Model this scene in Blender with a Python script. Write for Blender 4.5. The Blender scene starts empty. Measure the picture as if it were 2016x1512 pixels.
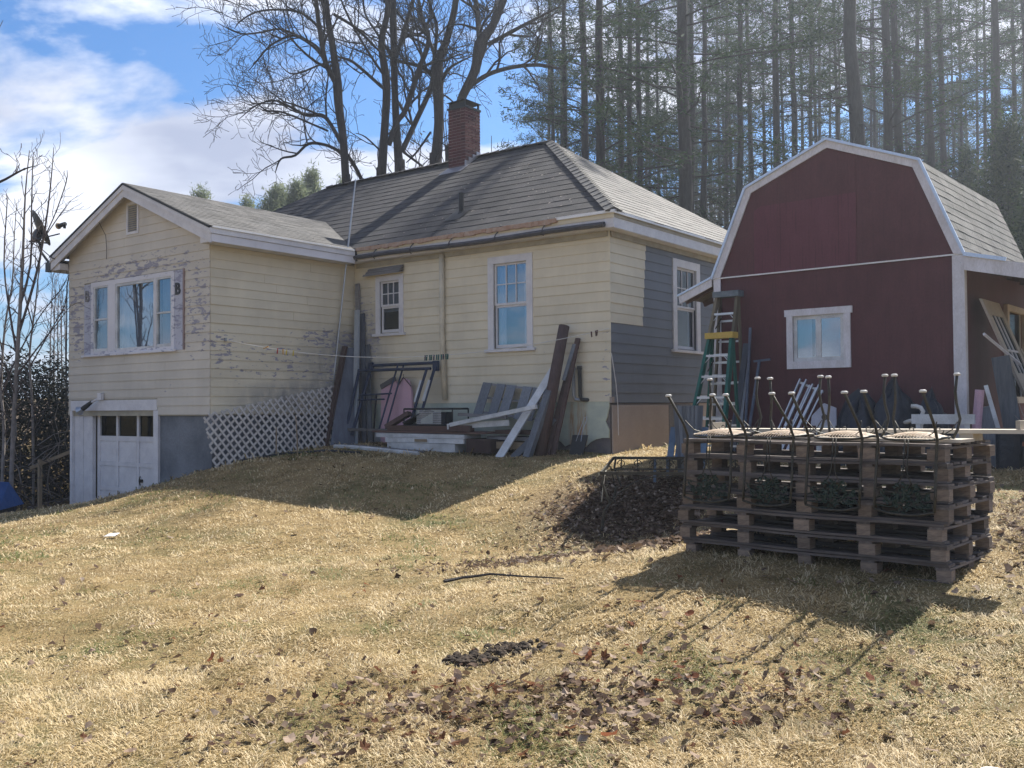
import bpy, math, random
import numpy as np
from mathutils import Vector, Matrix
random.seed(7); rng = np.random.default_rng(7)
SC = bpy.context.scene
R = math.radians
# ------------------------------------------------------------------ camera
PITCH, ROLL, EYE = R(1.3514), R(-0.4194), np.array([0, 0, 1.6])
cp, sp = math.cos(PITCH), math.sin(PITCH)
FW = np.array([0, cp, sp]); U0 = np.array([0, -sp, cp]); X0 = np.array([1.0, 0, 0])
RT = math.cos(ROLL) * X0 + math.sin(ROLL) * U0
UP = -math.sin(ROLL) * X0 + math.cos(ROLL) * U0
cam = bpy.data.objects.new('camera', bpy.data.cameras.new('camera'))
SC.collection.objects.link(cam); SC.camera = cam
cam.data.sensor_width = 36; cam.data.lens = 1909 / 2016 * 36
cam.data.clip_start = .05; cam.data.clip_end = 3000
cam.matrix_world = Matrix(((RT[0], UP[0], -FW[0], EYE[0]), (RT[1], UP[1], -FW[1], EYE[1]), (RT[2], UP[2], -FW[2], EYE[2]), (0, 0, 0, 1)))
# ------------------------------------------------------------------ light
SUN_AZ, SUN_EL = math.atan2(.647, .763), R(44.8)      # from +Y towards +X
SD = Vector((math.sin(SUN_AZ) * math.cos(SUN_EL), math.cos(SUN_AZ) * math.cos(SUN_EL), math.sin(SUN_EL)))
sun = bpy.data.objects.new('sun', bpy.data.lights.new('sun', 'SUN')); SC.collection.objects.link(sun)
sun.data.energy = 5.0; sun.data.angle = R(.53); sun.data.color = (1, .95, .86)
sun.rotation_euler = SD.to_track_quat('Z', 'Y').to_euler(); sun.location = SD * 60
W = bpy.data.worlds.new('World'); SC.world = W; W.use_nodes = True
nt = W.node_tree; nt.nodes.clear()
def wn(t, **k):
    n = nt.nodes.new(t)
    for a, b in k.items(): setattr(n, a, b)
    return n
sky = wn('ShaderNodeTexSky', sky_type='NISHITA', sun_disc=False, sun_elevation=SUN_EL, sun_rotation=SUN_AZ, air_density=1.0, dust_density=1.2, ozone_density=2.6)
tc = wn('ShaderNodeTexCoord'); sep = wn('ShaderNodeSeparateXYZ'); nt.links.new(tc.outputs['Generated'], sep.inputs[0])
def wmath(op, a, b=None, c=None, clamp=False):
    n = wn('ShaderNodeMath', operation=op, use_clamp=clamp)
    for i, v in enumerate((a, b, c)):
        if v is None: continue
        if isinstance(v, (int, float)): n.inputs[i].default_value = v
        else: nt.links.new(v, n.inputs[i])
    return n.outputs[0]
# a flat cloud deck: divide the direction by its height so that clouds shrink towards the horizon
hz = wmath('ADD', wmath('MAXIMUM', sep.outputs[2], 0.0), .30)
px = wmath('DIVIDE', sep.outputs[0], hz); py = wmath('DIVIDE', sep.outputs[1], hz)
cv = wn('ShaderNodeCombineXYZ'); nt.links.new(px, cv.inputs[0]); nt.links.new(py, cv.inputs[1])
mp = wn('ShaderNodeMapping'); nt.links.new(cv.outputs[0], mp.inputs[0])
mp.inputs['Location'].default_value = (11.4, 3.9, 4.0); mp.inputs['Rotation'].default_value = (0, 0, R(-20)); mp.inputs['Scale'].default_value = (.9, 1.25, 1)
n1 = wn('ShaderNodeTexNoise'); nt.links.new(mp.outputs[0], n1.inputs['Vector'])
n1.inputs['Scale'].default_value = 1.5; n1.inputs['Detail'].default_value = 9; n1.inputs['Roughness'].default_value = .57; n1.inputs['Distortion'].default_value = .25
cr = wn('ShaderNodeValToRGB'); nt.links.new(n1.outputs[0], cr.inputs[0])
cr.color_ramp.elements[0].position = .460; cr.color_ramp.elements[1].position = .535
mp2 = wn('ShaderNodeMapping'); nt.links.new(cv.outputs[0], mp2.inputs[0]); mp2.inputs['Location'].default_value = (11.52, 4.02, 4.1); mp2.inputs['Rotation'].default_value = (0, 0, R(-20)); mp2.inputs['Scale'].default_value = (.9, 1.25, 1)
n2 = wn('ShaderNodeTexNoise'); nt.links.new(mp2.outputs[0], n2.inputs['Vector'])
n2.inputs['Scale'].default_value = 2.1; n2.inputs['Detail'].default_value = 5
cr2 = wn('ShaderNodeValToRGB'); nt.links.new(n2.outputs[0], cr2.inputs[0])
cr2.color_ramp.elements[0].position = .36; cr2.color_ramp.elements[0].color = (.86, .89, .98, 1)
cr2.color_ramp.elements[1].position = .62; cr2.color_ramp.elements[1].color = (.37, .41, .54, 1)
tint = wn('ShaderNodeMix', data_type='RGBA', blend_type='MULTIPLY'); tint.inputs[0].default_value = 1; tint.inputs[7].default_value = (.58, .86, 1.16, 1); nt.links.new(sky.outputs[0], tint.inputs[6])
hs = wn('ShaderNodeHueSaturation'); hs.inputs['Saturation'].default_value = 1.08; nt.links.new(tint.outputs[2], hs.inputs['Color'])
bg1 = wn('ShaderNodeBackground'); nt.links.new(hs.outputs[0], bg1.inputs[0]); bg1.inputs[1].default_value = .058
bg2 = wn('ShaderNodeBackground'); nt.links.new(cr2.outputs[0], bg2.inputs[0]); bg2.inputs[1].default_value = .58
mx = wn('ShaderNodeMixShader'); nt.links.new(wmath('MULTIPLY', cr.outputs[0], .96), mx.inputs[0]); nt.links.new(bg1.outputs[0], mx.inputs[1]); nt.links.new(bg2.outputs[0], mx.inputs[2])
wo = wn('ShaderNodeOutputWorld'); nt.links.new(mx.outputs[0], wo.inputs[0])
SC.view_settings.view_transform = 'Standard'; SC.view_settings.look = 'None'; SC.view_settings.exposure = 1.22; SC.view_settings.gamma = 1
SC.view_settings.use_curve_mapping = False
SC.render.engine = 'CYCLES'
HAZE = .0010  # density of the haze added to imitate veiling glare

# ------------------------------------------------------------------ helpers
COL = SC.collection
class Fr:
    """local frame: origin on the ground plan, x along a facade, y into its depth"""
    def __init__(s, o, a):
        s.o = np.array([o[0], o[1], 0.0]); s.a = a; c, n = math.cos(a), math.sin(a)
        s.x = np.array([c, n, 0]); s.y = np.array([-n, c, 0]); s.z = np.array([0, 0, 1.0])
    def w(s, q): return s.o + s.x * q[0] + s.y * q[1] + s.z * q[2]
    def l(s, P):
        d = np.asarray(P, float) - s.o; return np.array([d @ s.x, d @ s.y, d[2]])
WD = Fr((0, 0), 0)
H = Fr((1.674, 16.504), R(-37.0))        # house, origin at its right front corner
B = Fr((6.073, 13.003), R(-40.4))        # barn
P = Fr((3.001, 6.731), R(-42.5))         # pallet stack
class MB:
    def __init__(s): s.v = []; s.f = []
    def add(s, vs, fs):
        n = len(s.v); s.v += [tuple(map(float, p)) for p in vs]; s.f += [tuple(i + n for i in f) for f in fs]; return s
    def quad(s, *p): return s.add(p, [tuple(range(len(p)))])
    def box(s, x0, x1, y0, y1, z0, z1):
        return s.add([(x0, y0, z0), (x1, y0, z0), (x1, y1, z0), (x0, y1, z0), (x0, y0, z1), (x1, y0, z1), (x1, y1, z1), (x0, y1, z1)],
                     [(0, 3, 2, 1), (4, 5, 6, 7), (0, 1, 5, 4), (1, 2, 6, 5), (2, 3, 7, 6), (3, 0, 4, 7)])
    def hexa(s, p): return s.add(p, [(0, 3, 2, 1), (4, 5, 6, 7), (0, 1, 5, 4), (1, 2, 6, 5), (2, 3, 7, 6), (3, 0, 4, 7)])
    def beam(s, p, q, w, h, side=None, taper=1.0):
        """a board from p to q; w across `side`, h across the third axis"""
        p = np.array(p, float); q = np.array(q, float); d = q - p; d /= np.linalg.norm(d)
        if side is None: side = (0, 0, 1) if abs(d[2]) < .9 else (1, 0, 0)
        a = np.array(side, float); a -= d * (a @ d); a /= np.linalg.norm(a); b = np.cross(d, a)
        vs = []
        for c, k in ((p, 1), (q, taper)):
            for i, j in ((-1, -1), (1, -1), (1, 1), (-1, 1)): vs.append(c + a * i * w * k / 2 + b * j * h * k / 2)
        return s.hexa(vs)
    def tube(s, pts, r, n=6, cap=True):
        pts = [np.array(p, float) for p in pts]; m = len(pts)
        if not hasattr(r, '__len__'): r = [r] * m
        b0 = len(s.v); fs = []; vs = []; ref = None
        for i, p in enumerate(pts):
            d = pts[min(i + 1, m - 1)] - pts[max(i - 1, 0)]; d /= (np.linalg.norm(d) + 1e-9)
            if ref is None: ref = np.array([0, 0, 1.0]) if abs(d[2]) < .9 else np.array([1.0, 0, 0])
            a = ref - d * (ref @ d); a /= (np.linalg.norm(a) + 1e-9); ref = a; b = np.cross(d, a)
            for k in range(n):
                t = 2 * math.pi * k / n; vs.append(p + (a * math.cos(t) + b * math.sin(t)) * r[i])
        for i in range(m - 1):
            for k in range(n):
                fs.append((i * n + k, i * n + (k + 1) % n, (i + 1) * n + (k + 1) % n, (i + 1) * n + k))
        if cap: fs.append(tuple(range(n))[::-1]); fs.append(tuple(range((m - 1) * n, m * n)))
        return s.add(vs, fs)
    def extrude(s, poly, axis, a, b):
        """polygon (2D) extruded along an axis between a and b"""
        n = len(poly)
        def pt(u, v, t): return {'x': (t, u, v), 'y': (u, t, v), 'z': (u, v, t)}[axis]
        vs = [pt(u, v, a) for u, v in poly] + [pt(u, v, b) for u, v in poly]
        fs = [tuple(range(n))[::-1], tuple(range(n, 2 * n))] + [(i, (i + 1) % n, (i + 1) % n + n, i + n) for i in range(n)]
        return s.add(vs, fs)
    def mesh(s, name, mat, base=(0, 0, 0), smooth=False, fr=None):
        me = bpy.data.meshes.new(name); v = np.array(s.v, float).reshape(-1, 3) - np.array(base)
        me.from_pydata(v.tolist(), [], s.f); me.materials.append(mat)
        me.validate()
        if smooth: me.shade_smooth()
        return me
BASE = {}
def thing(name, label, cat, fr, base=(0, 0, 0), group=None):
    o = bpy.data.objects.new(name, None); COL.objects.link(o); o.empty_display_size = .2
    o.location = fr.w(base); o.rotation_euler = (0, 0, fr.a); BASE[o.name] = np.array(base, float)
    o['label'] = label; o['category'] = cat
    if group: o['group'] = group
    return o
def part(root, name, mb, mat, label=None, smooth=False, kind=None):
    b = BASE[root.name]; me = mb.mesh(name, mat, b, smooth)
    o = bpy.data.objects.new(name, me); COL.objects.link(o); o.parent = root; BASE[o.name] = b
    if label: o['label'] = label
    if kind: o['kind'] = kind
    return o
def solo(name, label, cat, fr, base, mb, mat, group=None, smooth=False, kind=None):
    me = mb.mesh(name, mat, base, smooth); o = bpy.data.objects.new(name, me); COL.objects.link(o)
    o.location = fr.w(base); o.rotation_euler = (0, 0, fr.a); BASE[o.name] = np.array(base, float)
    if kind: o['kind'] = kind
    else: pass
    if label: o['label'] = label
    if cat: o['category'] = cat
    if group: o['group'] = group
    return o
def link(root, name, me, loc=(0, 0, 0), rot=(0, 0, 0), scale=(1, 1, 1)):
    o = bpy.data.objects.new(name, me); COL.objects.link(o); o.parent = root
    o.location = loc; o.rotation_euler = rot; o.scale = scale; BASE[o.name] = BASE[root.name]; return o
def copy_tree(o, parent=None):
    c = o.copy(); COL.objects.link(c); c.parent = parent; BASE[c.name] = BASE[o.name]
    for ch in list(o.children): copy_tree(ch, c)
    return c
def fromnp(name, V, F, mat, smooth=False, rnd=None):
    """fast triangle mesh from numpy arrays"""
    me = bpy.data.meshes.new(name); nv, nf = len(V), len(F)
    me.vertices.add(nv); me.vertices.foreach_set('co', V.astype(np.float32).ravel())
    me.loops.add(nf * 3); me.polygons.add(nf)
    me.loops.foreach_set('vertex_index', F.astype(np.int32).ravel())
    me.polygons.foreach_set('loop_start', np.arange(0, nf * 3, 3, dtype=np.int32))
    me.polygons.foreach_set('loop_total', np.full(nf, 3, dtype=np.int32))
    if rnd is not None:
        at = me.attributes.new('rnd', 'FLOAT', 'FACE'); at.data.foreach_set('value', rnd.astype(np.float32))
    me.materials.append(mat); me.update(calc_edges=True)
    if smooth: me.shade_smooth()
    return me

# ------------------------------------------------------------------ materials
class NT:
    def __init__(s, name):
        s.m = bpy.data.materials.new(name); s.m.use_nodes = True; s.t = s.m.node_tree
        s.b = s.t.nodes['Principled BSDF']; s.out = s.t.nodes['Material Output']
        s.tc = s.t.nodes.new('ShaderNodeTexCoord')
    def n(s, t, ins=None, **k):
        x = s.t.nodes.new(t)
        for a, b in k.items(): setattr(x, a, b)
        for a, b in (ins or {}).items():
            if isinstance(b, bpy.types.NodeSocket): s.t.links.new(b, x.inputs[a])
            else: x.inputs[a].default_value = b
        return x
    def noise(s, scale, detail=4, rough=.55, stretch=(1, 1, 1), vec=None, dist=0):
        mpn = s.n('ShaderNodeMapping', {0: vec or s.tc.outputs['Object'], 'Scale': stretch})
        return s.n('ShaderNodeTexNoise', {'Vector': mpn.outputs[0], 'Scale': scale, 'Detail': detail, 'Roughness': rough, 'Distortion': dist}).outputs[0]
    def ramp(s, fac, *st):
        r = s.n('ShaderNodeValToRGB', {0: fac}); e = r.color_ramp.elements
        while len(e) < len(st): e.new(.5)
        for i, (p, c) in enumerate(st):
            e[i].position = p; e[i].color = (c if hasattr(c, '__len__') else (c, c, c)) + ((1,) if not hasattr(c, '__len__') or len(c) == 3 else ())
        return r.outputs[0]
    def math(s, op, a, b=None, clamp=False):
        d = {0: a}
        if b is not None: d[1] = b
        return s.n('ShaderNodeMath', d, operation=op, use_clamp=clamp).outputs[0]
    def mix(s, f, a, b, mode='MIX'):
        x = s.n('ShaderNodeMix', data_type='RGBA', blend_type=mode)
        for i, v in ((0, f), (6, a), (7, b)):
            if isinstance(v, bpy.types.NodeSocket): s.t.links.new(v, x.inputs[i])
            else: x.inputs[i].default_value = v if i == 0 else tuple(v) + ((1,) if len(v) == 3 else ())
        return x.outputs[2]
    def bump(s, h, st=.3, d=.01):
        x = s.n('ShaderNodeBump', {'Height': h, 'Strength': st, 'Distance': d}); s.t.links.new(x.outputs[0], s.b.inputs['Normal'])
    def col(s, c):
        if isinstance(c, bpy.types.NodeSocket): s.t.links.new(c, s.b.inputs['Base Color'])
        else: s.b.inputs['Base Color'].default_value = tuple(c) + (1,)
    def set(s, **k):
        for a, b in k.items(): s.b.inputs[a.replace('_', ' ')].default_value = b
        return s
def rgbv(c, k): return tuple(min(1, x * k) for x in c)
def M(name, c, c2=None, scale=3, rough=.75, metal=0, bump=.25, bscale=60, stretch=(1, 1, 1), var=.12, spec=.3, detail=5, bd=.004):
    """general worn surface: two colours by noise, fine grain, small change of tone between objects"""
    t = NT(name); c2 = c2 or rgbv(c, .72)
    f = t.noise(scale, detail, .6, stretch); base = t.mix(t.ramp(f, (.35, 0.0), (.68, 1.0)), c, c2)
    g = t.noise(bscale, 4, .6, stretch)
    base = t.mix(.5, base, t.ramp(g, (.3, .62), (.7, 1.0)), 'MULTIPLY')
    oi = t.n('ShaderNodeObjectInfo').outputs['Random']
    base = t.mix(1.0, base, t.ramp(oi, (0, 1 - var), (1, 1.0)), 'MULTIPLY')
    t.col(base); t.bump(g, bump, bd); t.set(Roughness=rough, Metallic=metal)
    t.b.inputs['Specular IOR Level'].default_value = spec
    return t.m
def ell(t, c, r, s=1.0):
    """1 inside an ellipsoid falling to 0 outside"""
    a = t.n('ShaderNodeVectorMath', {0: t.tc.outputs['Object'], 1: c}, operation='SUBTRACT').outputs[0]
    b = t.n('ShaderNodeVectorMath', {0: a, 1: tuple(1 / x for x in r)}, operation='MULTIPLY').outputs[0]
    l = t.n('ShaderNodeVectorMath', {0: b}, operation='LENGTH').outputs['Value']
    m = t.n('ShaderNodeMapRange', {0: l, 1: 1.25, 2: .55, 3: 0.0, 4: s}).outputs[0]
    return m
def siding(name, c, peel=(), under=(.21, .20, .23), base_peel=.0, dirt=(), dirtc=(.16, .17, .2)):
    t = NT(name)
    f = t.noise(1.3, 4, .6); col = t.mix(t.ramp(f, (.35, 0.0), (.7, 1.0)), c, rgbv(c, .86))
    st = t.noise(4, 5, .6, (2.2, 2.2, .25)); col = t.mix(.16, col, t.ramp(st, (.3, .72), (.65, 1.0)), 'MULTIPLY')
    oi = t.n('ShaderNodeObjectInfo').outputs['Random']; col = t.mix(1.0, col, t.ramp(oi, (0, .93), (1, 1.0)), 'MULTIPLY')
    for cc, rr, s in dirt:
        m = ell(t, cc, rr, s); m = t.math('MULTIPLY', m, t.ramp(t.noise(3, 4, .6, (1, 1, .6)), (.3, .2), (.6, 1.0)))
        col = t.mix(m, col, dirtc)
    n = t.noise(5.5, 9, .62, (1, 1, 3.2), dist=.3)
    mk = None
    for cc, rr, s in peel:
        e = ell(t, cc, rr, s); mk = e if mk is None else t.math('MAXIMUM', mk, e)
    if mk is None: mk = 0.0
    th = t.math('ADD', t.math('MULTIPLY', mk, .22), .0 + base_peel)      # how far the threshold drops
    v = t.math('ADD', n, th)
    pf = t.ramp(v, (.735, 0.0), (.75, 1.0))
    uc = t.mix(t.noise(14, 4, .6, (1, 1, 4)), under, rgbv(under, 1.7))
    col = t.mix(pf, col, uc)
    g = t.noise(90, 3, .6, (.35, .35, 1.6))
    hgt = t.math('SUBTRACT', t.math('MULTIPLY', g, .25), pf)
    t.col(col); t.bump(hgt, .5, .004); t.set(Roughness=.62); t.b.inputs['Specular IOR Level'].default_value = .3
    return t.m
YEL = (.70, .63, .48)
m_yel = siding('paint_yellow', YEL, [((-6, 0, 2.9), (.7, .5, 1.3), .75), ((-5.6, 0, 3.1), (.4, .4, .4), .8), ((-.06, 0, 2.2), (.16, .3, .9), .35)], base_peel=.035,
               dirt=[((-6.0, 0, 2.6), (.8, .6, 1.4), .6)])
m_yel_ws = siding('paint_yellow_wing', YEL, [((-6.2, -.6, 3.0), (.5, 1.2, .25), .9), ((-6.2, -2, 2.5), (.6, 2.4, .5), .55), ((-6.2, -.3, 2.2), (.5, .8, .9), .8), ((-6.2, -3.3, 2.7), (.5, .4, .4), .8)],
                  base_peel=.03, dirt=[((-6.2, -.2, 2.3), (.6, 1.3, .9), .75), ((-6.2, -1.0, 1.8), (.6, 2.0, .35), .85)], dirtc=(.22, .22, .22))
m_yel_wf = siding('paint_yellow_gable', (.62, .57, .49), [((-8.8, -3.55, 4.32), (1.7, .5, .28), .85), ((-6.55, -3.55, 3.5), (.45, .5, .95), .8), ((-10.7, -3.55, 3.5), (.4, .5, 1.0), .85), ((-7.5, -3.55, 4.4), (1.2, .4, .3), .6)], base_peel=.045)
m_gray = siding('paint_gray', (.15, .165, .195), base_peel=-.1)
m_ywall = M('yellow_backing', (.46, .42, .33), rough=.8)
m_white = M('paint_white', (.74, .73, .75), (.62, .61, .64), 4, .55, bump=.15, var=.08)
m_whitew = siding('paint_white_worn', (.70, .69, .73), [((-10.28, -3.6, 3.45), (.4, .4, 1.1), .75), ((-7.1, -3.6, 3.45), (.5, .4, 1.1), .75), ((-8.6, -3.6, 2.75), (2.2, .4, .12), .8), ((-8.2, -3.6, 4.2), (1.4, .4, .1), .6)], under=(.25, .26, .32), base_peel=.02)
m_barnwhite = M('barn_trim_white', (.72, .71, .76), (.6, .58, .6), 9, .6, bump=.2, var=.06, stretch=(1, 1, .4))
m_shut = siding('shutter_paint', (.48, .49, .57), [((-10.28, -3.6, 3.45), (.4, .4, 1.3), .8), ((-7.1, -3.6, 3.45), (.5, .4, 1.3), .8)], under=(.2, .2, .26), base_peel=.02)
m_found = M('parging_gray', (.20, .22, .25), (.11, .125, .15), 1.6, .85, bump=.5, bscale=25, bd=.01)
m_stone = M('foundation_dark', (.13, .12, .13), (.2, .18, .17), 4, .9, bump=.6, bscale=18, bd=.02)
m_beige = M('beige_panel', (.42, .35, .31), (.36, .30, .27), 1.4, .8, bump=.3)
m_dark = M('black_metal', (.03, .032, .035), rough=.5, var=.2)
m_gutter = M('gutter_brown', (.045, .045, .055), (.08, .075, .08), 8, .5, var=0)
m_drip = M('drip_edge', (.85, .85, .85), (.78, .78, .78), 3, .35, metal=0, bump=.1, var=0)
m_galv = M('galvanized', (.5, .53, .58), (.42, .45, .5), 6, .35, metal=.7, bump=.1)
m_orange = M('rotten_edge', (.42, .25, .17), (.5, .38, .3), 9, .8, stretch=(1, 1, 1))
def shingle(name, c, c2, gran=220, streak=None):
    t = NT(name)
    a = t.noise(gran, 3, .7); b = t.noise(1.1, 5, .65); br = t.n('ShaderNodeTexVoronoi', {'Vector': t.n('ShaderNodeMapping', {0: t.tc.outputs['Object'], 'Scale': (3.3, 3.3, 4.5)}).outputs[0], 'Scale': 1.0}, feature='F1').outputs['Color']
    col = t.mix(t.ramp(b, (.35, 0.0), (.65, 1.0)), c, c2)
    col = t.mix(.35, col, t.ramp(br, (.1, .45), (.9, 1.3)), 'MULTIPLY')
    col = t.mix(.75, col, t.ramp(a, (.3, .35), (.7, 1.15)), 'MULTIPLY')
    sn = t.n('ShaderNodeVectorMath', {0: t.tc.outputs['Object'], 1: (.31, .31, .158)}, operation='SNAP').outputs[0]
    wn_ = t.n('ShaderNodeTexWhiteNoise', {0: sn}).outputs[0]; col = t.mix(1.0, col, t.ramp(wn_, (0, .74), (1, 1.12)), 'MULTIPLY')
    ms = t.noise(2.3, 6, .7); col = t.mix(t.ramp(ms, (.56, 0.0), (.70, .55)), col, rgbv(c, .55))
    t.col(col); t.bump(a, .6, .006); t.set(Roughness=.85); t.b.inputs['Specular IOR Level'].default_value = .35
    return t.m
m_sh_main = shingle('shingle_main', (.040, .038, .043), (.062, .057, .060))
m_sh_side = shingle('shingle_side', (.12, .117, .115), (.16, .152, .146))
m_sh_wing = shingle('shingle_wing', (.098, .096, .097), (.13, .125, .122))
m_sh_barn = shingle('shingle_barn', (.12, .12, .118), (.16, .155, .148))
m_lead = M('flashing', (.4, .4, .44), (.3, .3, .33), 12, .4, metal=.5)
def brick_m():
    t = NT('brick'); oi = t.n('ShaderNodeObjectInfo').outputs['Random']
    c = t.ramp(oi, (0, (.075, .022, .026)), (.5, (.105, .03, .033)), (1, (.058, .021, .026)))
    g = t.noise(45, 4, .6); c = t.mix(.5, c, t.ramp(g, (.3, .6), (.7, 1.1)), 'MULTIPLY'); t.col(c); t.bump(g, .6, .006); t.set(Roughness=.9); return t.m
m_brick = brick_m(); m_mortar = M('mortar', (.36, .27, .27), rough=.95, bump=.5, bscale=80)
def glass_m(name, refl=.4, tint=(.8, .86, .92), wob=.0):
    t = NT(name); tr = t.n('ShaderNodeBsdfTransparent', {0: tint + (1,)}); gl = t.n('ShaderNodeBsdfGlossy', {0: (.52, .59, .64, 1), 'Roughness': .03})
    n = t.noise(1.6, 2); b = t.n('ShaderNodeBump', {'Height': n, 'Strength': .05 + wob, 'Distance': .03}); t.t.links.new(b.outputs[0], gl.inputs['Normal'])
    m = t.n('ShaderNodeMixShader', {0: refl, 1: tr.outputs[0], 2: gl.outputs[0]}); t.t.links.new(m.outputs[0], t.out.inputs[0]); return t.m
m_glass = glass_m('window_glass', .42); m_glass2 = glass_m('picture_glass', .55); m_glass3 = glass_m('dusty_glass', .13, (.45, .5, .55))
m_glass4 = glass_m('garage_glass', .05, (.4, .45, .5))
m_curtain = M('curtain', (.5, .52, .58), (.4, .42, .5), 5, .9, stretch=(4, 4, .3))
m_unlit = M('unlit_dark', (.02, .022, .03), rough=.9)  # near-black colour standing in for the shade of rooms and gaps
m_burg = NT('barn_burgundy')
def barn_m(name, c, grooves):
    t = NT(name); f = t.noise(1.2, 5, .6); col = t.mix(t.ramp(f, (.3, 0.0), (.7, 1.0)), c, rgbv(c, .82)); g = t.noise(55, 5, .65, (1, 1, .5))
    col = t.mix(.4, col, t.ramp(g, (.3, .6), (.7, 1.1)), 'MULTIPLY'); pt = t.noise(3.5, 6, .7, (1.6, 1, .5)); col = t.mix(.5, col, t.ramp(pt, (.35, .72), (.65, 1.05)), 'MULTIPLY')
    s = t.n('ShaderNodeSeparateXYZ', {0: t.tc.outputs['Object']}).outputs[0]
    w = t.math('SINE', t.math('MULTIPLY', s, 2 * math.pi / .05)); wn_ = t.noise(6, 3, .5, (3, 1, .25))
    gv = t.ramp(t.math('MULTIPLY', w, t.ramp(wn_, (.4, 0.0), (.6, 1.0))), (.45, 1.0), (.95, 1 - .3 * grooves)); col = t.mix(1.0, col, gv, 'MULTIPLY')
    t.col(col); t.bump(g, .45, .006); t.set(Roughness=.75); t.b.inputs['Specular IOR Level'].default_value = .25; return t.m
m_burg = barn_m('barn_burgundy_paint', (.112, .042, .050), .3); m_burg2 = barn_m('barn_burgundy_bare', (.140, .043, .062), .9)
def wood(name, c, c2, sc=(18, 18, 1.2), rough=.85):
    t = NT(name); g = t.noise(2.2, 8, .72, sc, dist=.6); g2 = t.noise(1.2, 4, .6)
    col = t.mix(t.ramp(g, (.32, 0.0), (.68, 1.0)), c, c2); col = t.mix(.5, col, t.ramp(g2, (.3, .5), (.7, 1.15)), 'MULTIPLY')
    oi = t.n('ShaderNodeObjectInfo').outputs['Random']; col = t.mix(1.0, col, t.ramp(oi, (0, .58), (1, 1.12)), 'MULTIPLY')
    t.col(col); t.bump(g, .45, .006); t.set(Roughness=rough); t.b.inputs['Specular IOR Level'].default_value = .25; return t.m
m_pal = wood('pallet_wood', (.21, .18, .165), (.09, .078, .075), (1.2, 18, 18))
m_palend = wood('pallet_block_wood', (.33, .26, .20), (.12, .092, .08), (3, 3, 22))
m_gwood = wood('gray_weathered_wood', (.24, .26, .29), (.13, .145, .17))
m_gwoodx = wood('gray_weathered_board', (.27, .26, .26), (.14, .14, .15), (1.2, 18, 18))
m_brown = wood('brown_wood', (.13, .085, .075), (.075, .05, .05))
m_brownx = wood('brown_plank', (.17, .10, .08), (.09, .06, .055), (1.2, 18, 18))
m_tan = wood('tan_wood', (.42, .33, .22), (.3, .23, .16), (1.2, 18, 18))
m_plank = wood('sunbleached_plank', (.62, .56, .46), (.48, .42, .34), (1, 14, 14))
m_bluegray = wood('bluegray_sheet', (.15, .17, .21), (.09, .10, .13), (5, 5, .6))
m_pvc = M('white_vinyl', (.74, .76, .78), (.46, .47, .48), 3.5, .5, var=.15, detail=8)
m_pvcg = M('pale_blue_gray', (.42, .46, .50), (.30, .34, .38), 4, .6, stretch=(1, 1, .3))
m_bluesteel = M('blue_steel', (.035, .055, .11), (.025, .035, .07), 12, .45, var=.1, metal=.2)
m_pink = M('pink_foam', (.66, .42, .50), (.58, .38, .46), 2.5, .8, bump=.2)
m_green = M('green_fiberglass', (.012, .13, .10), (.01, .09, .075), 6, .4, var=.05)
m_alum = M('aluminum', (.6, .63, .68), (.5, .52, .56), 8, .35, metal=.6, bump=.1)
m_ylwp = M('yellow_plastic', (.62, .44, .10), rough=.5)
m_fiber = wood('ladder_fiberglass', (.22, .19, .13), (.16, .14, .11))
m_iron = M('wrought_iron', (.035, .036, .030), (.075, .065, .048), 30, .5, metal=.3, var=.05)
m_irongr = M('verdigris_iron', (.018, .034, .026), (.03, .05, .036), 30, .6, var=.1)
m_cap = M('white_cap', (.72, .70, .66), rough=.6, var=0)
m_mesh = M('seat_mesh', (.72, .58, .44), (.58, .44, .31), 20, .5, var=0)
m_tarp = M('dark_tarp', (.018, .026, .042), (.012, .016, .026), 3, .4, bump=.6, bscale=7, bd=.05)
m_bluetarp = M('blue_tarp', (.02, .10, .33), (.015, .08, .26), 3, .45, bump=.5, bscale=5, bd=.04)
m_terra = M('terracotta', (.30, .11, .07), rough=.8)
m_bark = M('bark_dark', (.062, .056, .055), (.036, .033, .034), 7, .95, stretch=(3, 3, .5), bump=.8, bscale=20, bd=.03)
m_barkp = M('bark_pine', (.042, .037, .038), (.024, .022, .023), 6, .95, stretch=(3, 3, .6), bump=.8, bscale=15, bd=.03)
m_sap = M('bark_sapling', (.30, .27, .25), (.17, .15, .14), 9, .9)
m_twig = M('twig', (.11, .09, .085), (.07, .055, .055), 6, .9)
def leafm(name, c, c2, tr=.35, attr=True, rough=.75):
    t = NT(name)
    if attr: f = t.n('ShaderNodeAttribute', attribute_name='rnd').outputs['Fac']
    else: f = t.n('ShaderNodeObjectInfo').outputs['Random']
    col = t.mix(f, c, c2); t.col(col); t.set(Roughness=rough); t.b.inputs['Specular IOR Level'].default_value = .12
    tl = t.n('ShaderNodeBsdfTranslucent', {0: col}); m = t.n('ShaderNodeMixShader', {0: tr, 1: t.b.outputs[0], 2: tl.outputs[0]})
    t.t.links.new(m.outputs[0], t.out.inputs[0]); return t.m
m_needle = leafm('pine_needles', (.015, .036, .020), (.055, .085, .030), .25)
m_needlef = leafm('far_foliage', (.022, .038, .026), (.075, .07, .045), .25)
m_thick = leafm('thicket_foliage', (.015, .025, .02), (.05, .045, .035), .2)
m_spruce = leafm('far_evergreen', (.15, .19, .12), (.24, .27, .16), .4)
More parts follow.
